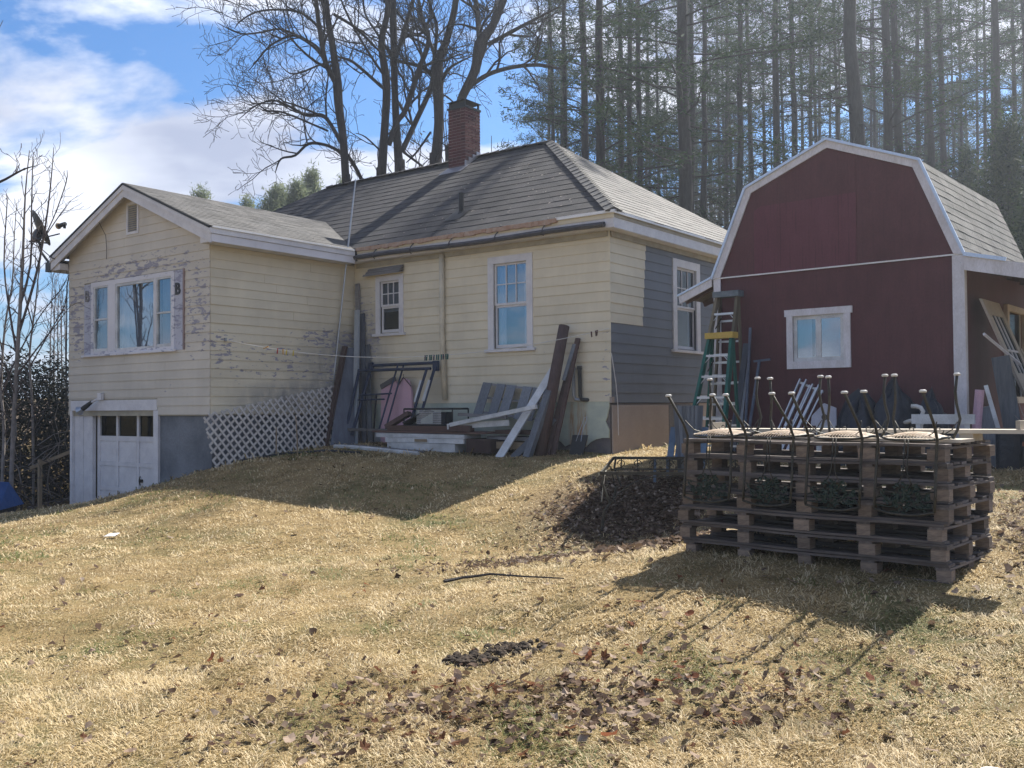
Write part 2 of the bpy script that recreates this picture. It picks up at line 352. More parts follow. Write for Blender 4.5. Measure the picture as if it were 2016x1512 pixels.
# ------------------------------------------------------------------ the lie of the land
def hw(x, y): q = H.w((x, y, 0)); return (q[0], q[1])
def bw(x, y): q = B.w((x, y, 0)); return (q[0], q[1])
def pw(x, y): q = P.w((x, y, 0)); return (q[0], q[1])
CP = [(-7, -1, -.1), (0, -1, 0), (7, -1, .1), (-4.5, 4, -.04), (0, 4.5, 0), (4, 4.5, .12), (-9, 6, -.22), (0, 6.3, .03), (-3, 8, .0), (2.3, 5.7, .17),
      pw(0, 0) + (.35,), pw(-2.14, 0) + (.40,), pw(0, 1) + (.46,), pw(-2.1, 1) + (.47,), (5, 7.3, .52), (5, 9.7, .66), (8, 9, .8), bw(0, -.5) + (.74,), bw(-3.7, -.5) + (.76,),
      (3, 12, .66), (1.15, 10.05, .12), (1.3, 11.1, .15), (.5, 11.2, .13), (.3, 9.5, .10), (.9, 12.3, .34), (1.7, 12.3, .48), (.0, 12.7, .24), (2.2, 10.6, .35), (-1.1, 12.6, .2), (-.5, 8.4, .08), (1.3, 13.5, .60), (1.0, 14.8, .68),
      (1.67, 16.3, .80), hw(-2.5, -.4) + (.82,), hw(-4.5, -.4) + (.86,), hw(-6.1, -.2) + (.88,), hw(-6.1, -2) + (.75,), hw(-6.1, -3.6) + (.55,), hw(-7.8, -3.8) + (.02,),
      hw(-9, -3.8) + (-.3,), hw(-10.2, -3.7) + (-.55,), hw(-11.2, -3.6) + (-.62,), (-6.9, 14.6, -.02), (-5.6, 14.8, .12), (-5.1, 12.2, -.02), (-2.6, 14.2, .3), (-4.2, 15.2, .33),
      (-9.2, 16.5, -.22), (-8.5, 14, -.14), (-11, 17.5, -.5), (-13, 13, -.5), (-12, 20.5, -.62), hw(-13, -2) + (-.6,), hw(-13, 3) + (-.4,), (4, 20, .9), (9, 14, .85), (12, 20, 1.1), (0, 24, 1.0),
      hw(-8, 4) + (.7,), (8, 26, 1.2), (-8, 30, .6), (-20, 25, -.7), (18, 10, 1.1), (-18, 12, -.8), (14, 4, .5)]
CP = np.array(CP, float)
def _k(r2): return np.where(r2 > 0, .5 * r2 * np.log(r2 + 1e-12), 0)
_n = len(CP); _d = ((CP[:, None, :2] - CP[None, :, :2]) ** 2).sum(-1)
_A = np.zeros((_n + 3, _n + 3)); _A[:_n, :_n] = _k(_d) + np.eye(_n) * .35; _A[:_n, _n] = 1; _A[:_n, _n + 1:] = CP[:, :2]; _A[_n:, :_n] = _A[:_n, _n:].T
_w = np.linalg.solve(_A, np.concatenate([CP[:, 2], [0, 0, 0]]))
def gz(x, y):
    x = np.asarray(x, float); y = np.asarray(y, float); shp = np.broadcast(x, y).shape
    X = np.broadcast_to(x, shp).ravel(); Y = np.broadcast_to(y, shp).ravel()
    xc = np.clip(X, -22, 20); yc = np.clip(Y, -3, 32); out = np.zeros(len(X))
    for i in range(0, len(X), 20000):
        a, b = xc[i:i + 20000], yc[i:i + 20000]
        r2 = (a[:, None] - CP[None, :, 0]) ** 2 + (b[:, None] - CP[None, :, 1]) ** 2
        out[i:i + 20000] = _k(r2) @ _w[:_n] + _w[_n] + _w[_n + 1] * a + _w[_n + 2] * b
    d = np.hypot(X - xc, Y - yc); f = np.exp(-d / 25)
    far = .8 + .02 * np.clip(Y, 0, 120)
    out = out * f + far * (1 - f)
    out += .012 * np.sin(X * 2.3 + 1.1 * np.sin(Y * 1.7)) + .010 * np.sin(Y * 2.9 + X * .8) + .006 * np.sin(X * 7.1 + Y * 5.3)
    # the bank with the heap of leaves in front of the iron table
    out += .06 * np.exp(-(((X - 1.25) / .75) ** 2 + ((Y - 11.6) / 1.0) ** 2))
    return out.reshape(shp)
def g1(x, y): return float(gz(np.array([x]), np.array([y]))[0])
def gh(fr, x, y): q = fr.w((x, y, 0)); return g1(q[0], q[1])
def axis(lo, hi, step, far):
    a = list(np.arange(lo, hi + 1e-6, step)); s = step; x = hi
    while x < far: s *= 1.35; x += s; a.append(x)
    s = step; x = lo
    while x > -far: s *= 1.35; x -= s; a.insert(0, x)
    return np.array(a)
def lawn_m():
    t = NT('dry_lawn'); ob = t.tc.outputs['Object']
    a = t.noise(.55, 5, .6); b = t.noise(2.6, 6, .65); c = t.noise(38, 5, .7, (1, 1, 1), dist=.6); d = t.noise(9, 5, .65)
    col = t.mix(t.ramp(b, (.33, 0.0), (.66, 1.0)), (.34, .245, .115), (.215, .15, .068))
    col = t.mix(t.math('MULTIPLY', t.ramp(a, (.47, 0.0), (.66, 1.0)), t.ramp(d, (.4, .25), (.62, 1.0))), col, (.08, .088, .03))
    col = t.mix(.8, col, t.ramp(c, (.3, .35), (.52, .9), (.75, 1.35)), 'MULTIPLY')
    # bare litter under the heap
    e = ell(t, (1.4, 11.8, .4), (1.3, 2.0, 2), 1.0); col = t.mix(t.math('MULTIPLY', e, .75), col, (.11, .075, .055))
    e = ell(t, (5.1, 8.5, .5), (1.2, 1.5, 2), 1.0); col = t.mix(t.math('MULTIPLY', e, .6), col, (.14, .10, .07))
    e = ell(t, (0, 70, 1), (90, 38, 40), 1.0); col = t.mix(e, col, (.10, .07, .045))
    t.col(col); t.bump(c, .9, .03); t.set(Roughness=.9); t.b.inputs['Specular IOR Level'].default_value = .15; return t.m
m_lawn = lawn_m()
xs = axis(-15, 13, .12, 500); ys = axis(1.5, 24, .12, 700)
X, Y = np.meshgrid(xs, ys); Z = gz(X, Y)
nx, ny = len(xs), len(ys); V = np.stack([X, Y, Z], -1).reshape(-1, 3)
i = np.arange(nx * ny).reshape(ny, nx)
F = np.concatenate([np.stack([i[:-1, :-1], i[:-1, 1:], i[1:, 1:]], -1).reshape(-1, 3), np.stack([i[:-1, :-1], i[1:, 1:], i[1:, :-1]], -1).reshape(-1, 3)])
lawn = bpy.data.objects.new('lawn', fromnp('lawn', V, F, m_lawn, smooth=True)); COL.objects.link(lawn); lawn['kind'] = 'structure'; BASE['lawn'] = np.zeros(3)
lawn['label'] = 'dry tan lawn with green patches sloping up to the house'

# dead grass: matted blades, denser and shorter near the camera
def in_house(x, y):
    q = np.stack([x - H.o[0], y - H.o[1]], -1); lx = q @ H.x[:2]; ly = q @ H.y[:2]
    m = (lx < .05) & (ly > -.05) | (lx < -6.1) & (ly > -3.5) & (lx > -11)
    q = np.stack([x - B.o[0], y - B.o[1]], -1); bx = q @ B.x[:2]; by = q @ B.y[:2]
    return m | ((bx < 0) & (bx > -3.7) & (by > 0))
def value_noise(x, y, s, seed):
    r = np.random.default_rng(seed); T = r.random((64, 64)); u = (x / s) % 64; v = (y / s) % 64
    i0 = u.astype(int); j0 = v.astype(int); fu = u - i0; fv = v - j0; fu = fu * fu * (3 - 2 * fu); fv = fv * fv * (3 - 2 * fv); i1 = (i0 + 1) % 64; j1 = (j0 + 1) % 64
    return (T[i0, j0] * (1 - fu) + T[i1, j0] * fu) * (1 - fv) + (T[i0, j1] * (1 - fu) + T[i1, j1] * fu) * fv
def blades(n, y0, y1, hgt, wid, seed):
    r = np.random.default_rng(seed)
    y = (y0 + (y1 - y0) * r.random(n)); half = .56 * y + .4; x = (r.random(n) * 2 - 1) * half
    k = ~in_house(x, y)
    # thin the grass out on the leaf heap
    heap = np.exp(-(((x - 1.4) / .9) ** 2 + ((y - 11.8) / 1.3) ** 2)) * .85 + np.exp(-(((x - .1) / .7) ** 2 + ((y - 9.4) / .45) ** 2)) * .6
    k &= r.random(n) > heap
    x, y = x[k], y[k]; n = len(x); z = gz(x, y)
    tuft = value_noise(x, y, .16, 3) * .6 + value_noise(x, y, .5, 4) * .5
    h = hgt * (.25 + 1.3 * r.random(n) ** 1.6) * (.3 + 1.2 * tuft)
    flow = value_noise(x, y, .33, 5) * 12.6; az = flow + r.normal(0, .9, n); tilt = np.clip(r.normal(1.22, .25, n), .15, 1.52)
    w = wid * (.6 + .8 * r.random(n)); d = np.stack([np.cos(az) * np.sin(tilt), np.sin(az) * np.sin(tilt), np.cos(tilt)], -1)
    s = np.stack([-np.sin(az), np.cos(az), np.zeros(n)], -1)
    b = np.stack([x, y, z - .004], -1); mid = b + d * (h * .55)[:, None] + np.array([0, 0, 1]) * (h * .10)[:, None]
    tip = b + d * h[:, None] * (1 + 0 * n) - np.array([0, 0, 1]) * (h * .12)[:, None]
    V = np.stack([b - s * w[:, None] / 2, b + s * w[:, None] / 2, mid - s * w[:, None] * .42, mid + s * w[:, None] * .42, tip], 1).reshape(-1, 3)
    o = np.arange(n)[:, None] * 5; F = np.concatenate([o + [0, 1, 3], o + [0, 3, 2], o + [2, 3, 4]], 1).reshape(-1, 3)
    green = value_noise(x, y, 1.1, 8) * .55 + value_noise(x, y, .35, 9) * .45
    for gx, gy, gr in ((-1.0, 6.9, .35), (-.25, 6.75, .3), (.6, 10.6, .9), (2.6, 6.2, .3), (-2.0, 7.2, .3), (5.4, 9.4, .6), (-1.2, 13.8, 1.2), (-8, 12, 1.6), (2.0, 5.6, .2)):
        green += .30 * np.exp(-(((x - gx) / gr) ** 2 + ((y - gy) / gr) ** 2))
    isg = (green + r.normal(0, .07, n)) > .70
    patch = value_noise(x, y, .22, 15) * .5 + value_noise(x, y, .8, 16) * .5; rnd = np.where(isg & (r.random(n) < .75), .62 + .38 * r.random(n), np.clip(.5 * r.random(n) + (patch - .45) * .7, 0, .56))
    return V, F, np.repeat(rnd, 3)
def grass_m():
    t = NT('dead_grass'); f = t.n('ShaderNodeAttribute', attribute_name='rnd').outputs['Fac']
    col = t.ramp(f, (0.0, (.55, .43, .235)), (.18, (.72, .61, .41)), (.34, (.42, .305, .145)), (.5, (.20, .145, .075)), (.58, (.28, .24, .115)), (.66, (.12, .135, .045)), (1.0, (.19, .21, .075)))
    t.col(col); t.set(Roughness=.65); t.b.inputs['Specular IOR Level'].default_value = .25
    tl = t.n('ShaderNodeBsdfTranslucent', {0: col}); m = t.n('ShaderNodeMixShader', {0: .35, 1: t.b.outputs[0], 2: tl.outputs[0]})
    t.t.links.new(m.outputs[0], t.out.inputs[0]); return t.m
m_grass = grass_m()
parts_ = [blades(210000, 3.4, 6.2, .045, .0036, 11), blades(190000, 6.2, 10.5, .048, .0055, 12), blades(150000, 10.5, 18.5, .06, .010, 13), blades(50000, 17, 30, .13, .02, 14)]
off = 0; Vs, Fs, Rs = [], [], []
for v, f, r_ in parts_: Vs.append(v); Fs.append(f + off); Rs.append(r_); off += len(v)
grass = bpy.data.objects.new('grass', fromnp('grass', np.concatenate(Vs), np.concatenate(Fs), m_grass, rnd=np.concatenate(Rs)))
COL.objects.link(grass); grass['kind'] = 'stuff'; grass['label'] = 'matted dead tan grass with green tufts over the lawn'; grass['category'] = 'grass'

# ------------------------------------------------------------------ the house
house = thing('house', 'single-storey house with peeling pale yellow clapboards, hip roof and garage wing', 'house', H, (0, 0, 0))
YW, XI = -3.549, -6.205
mapF = lambda u, n, z: (u, -n, z)            # long yellow front
mapS = lambda u, n, z: (n, u, z)             # right side wall
mapW = lambda u, n, z: (XI + n, u, z)        # wing, side facing right
mapG = lambda u, n, z: (u, YW - n, z)        # wing, gable front
def mbox(mb, mp_, u0, u1, n0, n1, z0, z1):
    return mb.hexa([mp_(u0, n0, z0), mp_(u1, n0, z0), mp_(u1, n1, z0), mp_(u0, n1, z0), mp_(u0, n0, z1), mp_(u1, n0, z1), mp_(u1, n1, z1), mp_(u0, n1, z1)])
def backing(mp_, u0, u1, z0, z1, ops, th=.1, mb=None):
    mb = mb or MB(); us = sorted({u0, u1} | {o[0] for o in ops} | {o[1] for o in ops})
    for a, b in zip(us, us[1:]):
        zs = [z0]
        for o in sorted(ops, key=lambda o: o[2]):
            if o[0] <= a + 1e-6 and o[1] >= b - 1e-6: zs += [o[2], o[3]]
        zs.append(z1)
        for k in range(0, len(zs), 2):
            if zs[k + 1] - zs[k] > .001: mbox(mb, mp_, a, b, -th, 0, zs[k], zs[k + 1])
    return mb
def clap(wall, mp_, u0, u1, z0, z1, ex, ops, matf, lim=None, jn=.5, seed=1):
    r = random.Random(seed); z = z0
    while z < z1 - .02:
        zt = min(z + ex, z1)
        lo = lim(z) if lim else (u0, u1); hi = lim(zt) if lim else (u0, u1)
        if lo[1] - lo[0] < .1: break
        segs = [(lo[0], lo[1], z, zt)]
        for (a, b, c, d) in ops:
            ns = []
            for s in segs:
                if d <= s[2] + .004 or c >= s[3] - .004 or b <= s[0] or a >= s[1]: ns.append(s); continue
                if a > s[0]: ns.append((s[0], a, s[2], s[3]))
                if b < s[1]: ns.append((b, s[1], s[2], s[3]))
                if c > s[2] + .01: ns.append((max(a, s[0]), min(b, s[1]), s[2], c))
                if d < s[3] - .01: ns.append((max(a, s[0]), min(b, s[1]), d, s[3]))
            segs = ns
        out = []
        for s in segs:
            if s[1] - s[0] > 2.2 and r.random() < jn:
                m_ = s[0] + (s[1] - s[0]) * r.uniform(.25, .75); out += [(s[0], m_ - .0015, s[2], s[3]), (m_ + .0015, s[1], s[2], s[3])]
            else: out.append(s)
        for (a, b, c, d) in out:
            if b - a < .02: continue
            fb, ft = (c - z) / ex, (d - z) / ex; lift = r.uniform(0, .003)
            nb, nt_ = .017 - .012 * fb + lift, .017 - .012 * ft + lift
            ta, tb = a, b
            if lim and abs(a - lo[0]) < 1e-6: ta = hi[0]
            if lim and abs(b - lo[1]) < 1e-6: tb = hi[1]
            if tb - ta < .01: tb = ta + .01
            dz = r.uniform(-.002, .002); c2 = c + (.002 if fb > .01 else dz)
            mb = MB(); mb.hexa([mp_(a, .001, c2), mp_(b, .001, c2), mp_(b, nb, c2 + r.uniform(-.0015, .0015)), mp_(a, nb, c2), mp_(ta, .001, d), mp_(tb, .001, d), mp_(tb, nt_, d), mp_(ta, nt_, d)])
            part(wall, 'clapboard', mb, matf((a + b) / 2, (c + d) / 2))
        z += ex
EX = .1715
W_tall = (-2.625, -1.60, 2.66, 4.385); W_small = (-5.56, -4.79, 3.10, 4.29); W_side = (2.27, 3.408, 2.66, 4.40)
def win_open(w): return (w[0] + .06, w[1] - .06, w[2] + .03, w[3] - .06)
wf = part(house, 'wall', backing(mapF, -6.2, 0, 1.66, 4.62, [win_open(W_tall), win_open(W_small)]), m_ywall, 'long front wall of pale yellow clapboards')
clap(wf, mapF, -6.2, .024, 1.683, 4.60, EX, [W_tall, W_small], lambda u, z: m_yel, seed=2)
ws = part(house, 'wall', backing(mapS, .0, 7.6, 1.66, 4.62, [win_open(W_side)]), m_gray, 'side wall painted gray with a yellow patch left at the corner')
# yellow part is left unpainted above z 3.0 next to the corner
clap(ws, mapS, .001, 7.6, 1.66, 1.66 + EX * 8 - .001, EX, [W_side], lambda u, z: m_gray, seed=3)
Z3 = 1.66 + EX * 8
for k in range(9):
    z = Z3 + k * EX; e = 1.12 + .14 * (k / 8)
    clap(ws, mapS, .001, e, z, min(z + EX - .001, 4.60), EX, [], lambda u, zz: m_yel, seed=20 + k)
    clap(ws, mapS, e + .001, 7.6, z, min(z + EX - .001, 4.60), EX, [W_side], lambda u, zz: m_gray, seed=40 + k, jn=.3)
ww = part(house, 'wall', backing(mapW, YW, -.0, 1.48, 4.6, []), m_ywall, 'side wall of the garage wing')
EXW = .1655
clap(ww, mapW, YW + .002, -.02, 1.503, 4.56, EXW, [], lambda u, z: m_yel_ws, seed=5, jn=.7)
TRI = (-10.42, -6.955, 2.70, 4.20); VENT = (-8.87, -8.45, 5.03, 5.66)
GAR = (-10.92, -7.85, -1.0, 1.80)
def glim(z):
    RZ = 5.93
    if z <= 4.60: return (-11.04, XI - .002)
    h = (RZ - z) / .42; return (max(-11.04, -8.62 - h), min(XI - .002, -8.62 + h))
bk = backing(mapG, -11.04, XI, 1.48, 4.6, [(TRI[0] + .1, TRI[1] - .1, TRI[2] + .05, TRI[3] - .05)])
bk.extrude([(-11.04, 4.6), (XI, 4.6), (XI, 4.75), (-8.62, 5.9), (-11.04, 4.75)], 'y', YW, YW + .1)
wg = part(house, 'wall', bk, m_ywall, 'gable wall of the garage wing with peeling paint around its windows')
clap(wg, mapG, -11.04, XI, 1.503, 5.9, EXW, [TRI, VENT, (-10.95, -7.83, 1.0, 1.81)], lambda u, z: m_yel_wf, lim=glim, seed=6)
# hidden walls close the building
mb = MB(); mbox(mb, mapG, -11.04, -10.94, -3.5, -.1, -1.2, 4.6); mb.box(-15.1, -15.0, 0, 7.6, .2, 4.6); mb.box(-15.1, 0, 7.5, 7.6, .2, 4.6); mb.box(-15.1, -11.04, 0, .1, .2, 4.6)
part(house, 'rear_walls', mb, m_ywall)
# foundations
fo = MB(); fo.box(-6.2, -.02, .02, .3, .2, 1.672); part(house, 'foundation', fo, m_stone, 'dark stone foundation under the front wall')
fo = MB(); fo.box(-.3, -.015, .3, 7.5, .2, 1.65); part(house, 'foundation', fo, m_beige)
fo = MB(); mbox(fo, mapG, -7.84, XI - .0, -.2, -.03, -1.0, 1.50); mbox(fo, mapW, YW + .2, 0, -.2, -.03, -.6, 1.50); part(house, 'foundation', fo, m_found, 'smooth gray foundation wall beside the garage door')
t = NT('peeling_parging')
n = t.noise(5, 6, .6); col = t.mix(t.ramp(n, (.35, 0.0), (.65, 1.0)), (.50, .54, .44), (.40, .44, .38))
for xx, s in ((-.78, .8), (-.62, .95), (-.52, .6)):
    e = ell(t, (xx, 0, 1.15), (.07, 1, .62), s); e = t.math('MULTIPLY', e, t.ramp(t.noise(9, 5, .7, (4, 1, .35)), (.38, .1), (.6, 1.0))); col = t.mix(e, col, (.34, .17, .06))
t.col(col); t.bump(t.noise(20, 4), .5, .01); t.set(Roughness=.9)
pl = MB(); edge = [(-6.15, .7), (-3.2, .72), (-1.35, 1.0), (-1.2, 1.05), (-1.02, .98), (-.93, .90), (-.86, .93), (-.72, .96), (-.62, .88), (-.5, .90), (-.40, .98), (-.3, 1.03), (-.16, 1.06), (-.03, 1.06), (-.03, 1.2), (-.07, 1.28), (-.10, 1.34), (-.06, 1.42), (-.045, 1.5), (-.02, 1.6), (-.02, 1.68), (-6.15, 1.68)]
pl.extrude(edge, 'y', -.012, .018); part(house, 'parging', pl, t.m, 'pale green parging with rust streaks flaking off the foundation')
sp_ = MB(); sp_.box(.002, .022, .03, 2.05, .76, 1.62); part(house, 'foundation_panel', sp_, m_beige, 'beige board covering the foundation under the gray wall')
sp_ = MB(); sp_.box(.002, .016, 2.08, 3.0, .8, 1.62); part(house, 'foundation_panel', sp_, m_gwoodx)
# eaves
E0, SL = 4.88, .668
fa = MB(); fa.box(-5.86, .25, -.262, -.24, 4.76, 4.865); part(house, 'fascia', fa, m_yel)
fa = MB(); fa.box(-5.86, .25, -.248, -.226, 4.60, 4.775); part(house, 'fascia', fa, m_white)
fa = MB(); fa.box(.228, .252, -.24, 7.8, 4.77, 4.865); part(house, 'fascia', fa, m_gray if 0 else m_ywall)
fa = MB(); fa.box(.215, .24, -.226, 7.8, 4.60, 4.775); part(house, 'fascia', fa, m_white)
fa = MB(); fa.box(-6.1, .21, -.225, -.03, 4.595, 4.62); fa.box(.03, .21, -.03, 7.8, 4.595, 4.62); part(house, 'soffit', fa, m_white)
fa = MB(); fa.box(-6.1, -.01, -.05, -.026, 4.50, 4.595); fa.box(.026, .05, .02, 7.6, 4.50, 4.595); part(house, 'frieze', fa, m_ywall)
gp = []
for k in range(13):
    u = k / 12; gp.append((-6.02 + u * 6.12, -.31, 4.63 + .035 * math.sin(u * 9) * .4 - .03 * u + .045))
gt = MB().tube(gp, .047, 8); g_ = part(house, 'gutter', gt, m_gutter, 'sagging dark gutter under the front eave')
for x in (-5.3, -4.3, -3.3, -2.2, -1.15):
    hk = MB(); z = 4.66; hk.tube([(x, -.31, z - .06), (x, -.37, z), (x, -.33, z + .07), (x + .02, -.27, z + .14), (x + .09, -.285, z + .24)], .011, 5); part(g_, 'gutter_bracket', hk, m_gutter)
dp = MB(); dp.box(.25, .285, -.29, 7.85, 4.868, 4.885); dp.box(.27, .29, -.29, 7.85, 4.83, 4.885); dp.box(-.9, .29, -.30, -.27, 4.838, 4.888)
part(house, 'drip_edge', dp, m_drip, 'bright metal drip edge')
re = MB()
for k in range(38):
    x = -5.85 + k * .131; re.box(x, x + .127, -.30 - random.random() * .02, -.262, 4.81 - random.random() * .03, 4.872)
part(house, 'roof_edge', re, m_orange, 'rotten orange-brown board edge under the shingles')
# roof rows
roof = part(house, 'roof', MB().add([(-15.37, -.27, 4.86), (.27, -.27, 4.86), (.27, 7.87, 4.86), (-15.37, 7.87, 4.86), (-11.3, 3.8, 7.575), (-3.8, 3.8, 7.575)],
                                    [(0, 1, 5, 4), (1, 2, 5), (2, 3, 4, 5), (3, 0, 4)]), m_sh_main, 'weathered hip roof of the main house')
def row(pa, a0, a1, b0, b1, nrm, out, mat, th=.016, name='shingle_row'):
    """one course: lower edge a0-a1, upper edge b0-b1, raised by th at its lower edge, wavering tab by tab"""
    a0, a1, b0, b1, nrm, out = [np.array(q, float) for q in (a0, a1, b0, b1, nrm, out)]
    L = np.linalg.norm(a1 - a0); n = max(1, min(60, int(L / .33))); vs, fs = [], []
    for k in range(n):
        for tt in (k / n, (k + 1) / n - .004 / max(L, .1)):
            w = random.uniform(-.006, .006) if tt == k / n else w
            lo = a0 + (a1 - a0) * tt + out * w; hi = b0 + (b1 - b0) * tt
            vs += [lo, lo + nrm * (th + abs(w) * .8), hi + nrm * .003]
    m_ = len(vs) // 3
    for k in range(0, m_ - 1):
        i_ = 3 * k; j = i_ + 3; fs += [(i_, j, j + 1, i_ + 1), (i_ + 1, j + 1, j + 2, i_ + 2)]
    return part(pa, name, MB().add(vs, fs), mat)
def rows(pa, z0, z1, ex, ang, fn, nrm, out, mat, th=.016):
    n = int(round((z1 - z0) / (ex * math.sin(ang)))); dz = (z1 - z0) / n
    for k in range(n):
        za, zb = z0 + k * dz, z0 + (k + 1) * dz
        a = fn(za); b = fn(min(zb + dz * .12, z1))
        if a is None or b is None: continue
        row(pa, a[0], a[1], b[0], b[1], nrm, out, mat, th)
ang = math.atan(SL); ca, sa = math.cos(ang), math.sin(ang)
fnF = lambda z: (lambda d: ((-15.39 + d, -.29 + d, z), (.29 - d, -.29 + d, z)))((z - 4.866) / SL)
rows(roof, 4.866, 7.60, .285, ang, fnF, (0, -sa, ca), (0, -ca, -sa), m_sh_main, .008)
fnR = lambda z: (lambda d: ((.29 - d, -.29 + d, z), (.29 - d, 7.89 - d, z)))((z - 4.866) / SL)
rows(roof, 4.866, 7.60, .215, ang, fnR, (sa, 0, ca), (ca, 0, -sa), m_sh_side, .008)
cap_me = MB().add([(-.15, 0, -.045), (0, 0, .03), (.15, 0, -.045), (-.15, .30, -.055), (0, .30, .012), (.15, .30, -.055), (-.15, 0, -.06), (.15, 0, -.06)], [(0, 1, 4, 3), (1, 2, 5, 4), (0, 6, 7, 2, 1)]).mesh('ridge_cap', m_sh_side)
cap_me2 = cap_me.copy(); cap_me2.materials.clear(); cap_me2.materials.append(m_sh_main)
def caps(p, q, me, st=.26):
    p = Vector(p); q = Vector(q); d = q - p; L = d.length; rot = d.normalized()
    yaw = math.atan2(-rot.x, rot.y); pit = math.asin(rot.z)
    for k in range(int(L / st)):
        o = link(roof, 'ridge_cap', me, p + d * (k * st / L) + Vector((0, 0, .03)), (pit, 0, yaw + random.uniform(-.02, .02)))
caps((.27, -.27, 4.88), (-3.8, 3.8, 7.6), cap_me); caps((-3.8, 3.8, 7.6), (-11.3, 3.8, 7.6), cap_me2, .3)
# debris on the old roof
db = MB()
for k in range(90):
    y = random.uniform(.0, 2.6); x = random.uniform(-5.6, -.3 - y); z = 4.88 + SL * (y + .27) + .02; a = random.uniform(0, 6.28); s = random.uniform(.03, .085)
    c_, s_ = math.cos(a) * s, math.sin(a) * s * .5; db.quad((x, y, z), (x + c_, y + s_, z + SL * s_ + .01), (x + c_ - s_ * .5, y + s_ + c_ * .5, z + SL * (s_ + c_ * .5) + .006))
part(roof, 'fallen_bits', db, M('roof_bits', (.42, .36, .3), var=0), kind='stuff')
# vent pipe
vp_ = MB(); vp_.tube([(-3.8, .62, 5.35), (-3.8, .62, 5.88)], .055, 10); vp_.tube([(-3.8, .62, 5.42), (-3.8, .62, 5.5)], [.11, .06], 10); vp_.quad((-4.02, .3, 5.29), (-3.6, .3, 5.29), (-3.6, .7, 5.565), (-4.02, .7, 5.565)); part(roof, 'vent_pipe', vp_, m_dark)
# chimney
CX0, CX1, CY0, CY1 = -6.43, -5.91, 3.3, 3.86
ch = MB(); ch.box(CX0 + .012, CX1 - .012, CY0 + .012, CY1 - .012, 6.6, 8.68); chim = part(house, 'chimney', ch, m_mortar, 'red brick chimney on the ridge')
nc = 22; h_ = (8.68 - 7.1) / nc
for k in range(nc):
    z = 7.1 + k * h_; st = .13 if k % 2 else 0
    for ax in range(4):
        L = (CX1 - CX0) if ax % 2 == 0 else (CY1 - CY0); u = -st
        while u < L - .02:
            a, b = max(u, 0), min(u + .245, L); u += .26
            if b - a < .04: continue
            e = random.uniform(0, .006); zz0, zz1 = z + .007, z + h_ - .007; q = MB()
            if ax == 0: q.box(CX0 + a, CX0 + b, CY0 - e, CY0 + .05, zz0, zz1)
            elif ax == 1: q.box(CX1 - .05, CX1 + e, CY0 + a, CY0 + b, zz0, zz1)
            elif ax == 2: continue
            else: continue
            part(chim, 'brick', q, m_brick)
cc = MB(); cc.box(CX0 - .02, CX1 + .02, CY0 - .02, CY1 + .02, 8.68, 8.73)
for x, y in ((CX0 + .03, CY0 + .03), (CX1 - .03, CY0 + .03), (CX0 + .03, CY1 - .03), (CX1 - .03, CY1 - .03)): cc.box(x - .02, x + .02, y - .02, y + .02, 8.73, 8.86)
cc.box(CX0 + .05, CX1 - .05, CY0 + .04, CY0 + .05, 8.73, 8.86); cc.add([(CX0 - .04, CY0 - .04, 8.86), (CX1 + .04, CY0 - .04, 8.86), (CX1 + .04, CY1 + .04, 8.86), (CX0 - .04, CY1 + .04, 8.86), ((CX0 + CX1) / 2, (CY0 + CY1) / 2, 8.95)], [(0, 1, 4), (1, 2, 4), (2, 3, 4), (3, 0, 4), (3, 2, 1, 0)])
part(chim, 'chimney_cap', cc, m_dark)
fl = MB()
for k in range(4): y = CY0 - .03 + k * .14; z = 4.88 + SL * (y + .27); fl.box(CX1 + .002, CX1 + .03, y, y + .15, z - .05, z + .17)
fl.quad((CX0 - .05, CY0 - .32, 7.08), (CX1 + .12, CY0 - .32, 7.08), (CX1 + .12, CY0 + .02, 7.31), (CX0 - .05, CY0 + .02, 7.31)); part(chim, 'flashing', fl, m_lead)
# wing roof
GX, GZ, GS = -8.62, 5.99, .42; YF = -3.79; ga = math.atan(GS); gc, gs = math.cos(ga), math.sin(ga)
XR, XL = -5.87, -11.37; ZE = GZ - GS * (XR - GX)
wr = part(house, 'roof', MB().add([(XL, YF, ZE - .015), (GX, YF, GZ - .015), (XR, YF, ZE - .015), (XR, -.1, ZE - .015), (GX, 1.7, GZ - .015), (XL, -.1, ZE - .015), (XL, YF, ZE - .05), (GX, YF, GZ - .05), (XR, YF, ZE - .05)],
                                  [(0, 1, 4, 5), (1, 2, 3, 4), (0, 6, 7, 1), (1, 7, 8, 2)]), m_sh_wing, 'gable roof of the garage wing')
vy = lambda z: -.27 + (z - 4.88) / SL + .06
fnw = lambda z: (lambda x: ((x, YF - .015, z), (x, max(vy(z), -.3), z)))(GX + (GZ - z) / GS)
rows(wr, ZE, GZ, .15, ga, fnw, (gs, 0, gc), (gc, 0, -gs), m_sh_wing, .006)
fnw2 = lambda z: (lambda x: ((x, max(vy(z), -.3), z), (x, YF - .015, z)))(GX - (GZ - z) / GS)
rows(wr, ZE, GZ, .15, ga, fnw2, (-gs, 0, gc), (-gc, 0, -gs), m_sh_wing, .011)
dk = MB().beam((XR, YF - .018, ZE - .02), (GX, YF - .018, GZ - .02), .03, .03, (0, 1, 0)); dk.beam((XL, YF - .018, ZE - .02), (GX, YF - .018, GZ - .02), .03, .03, (0, 1, 0)); part(wr, 'roof_edge', dk, m_dark)
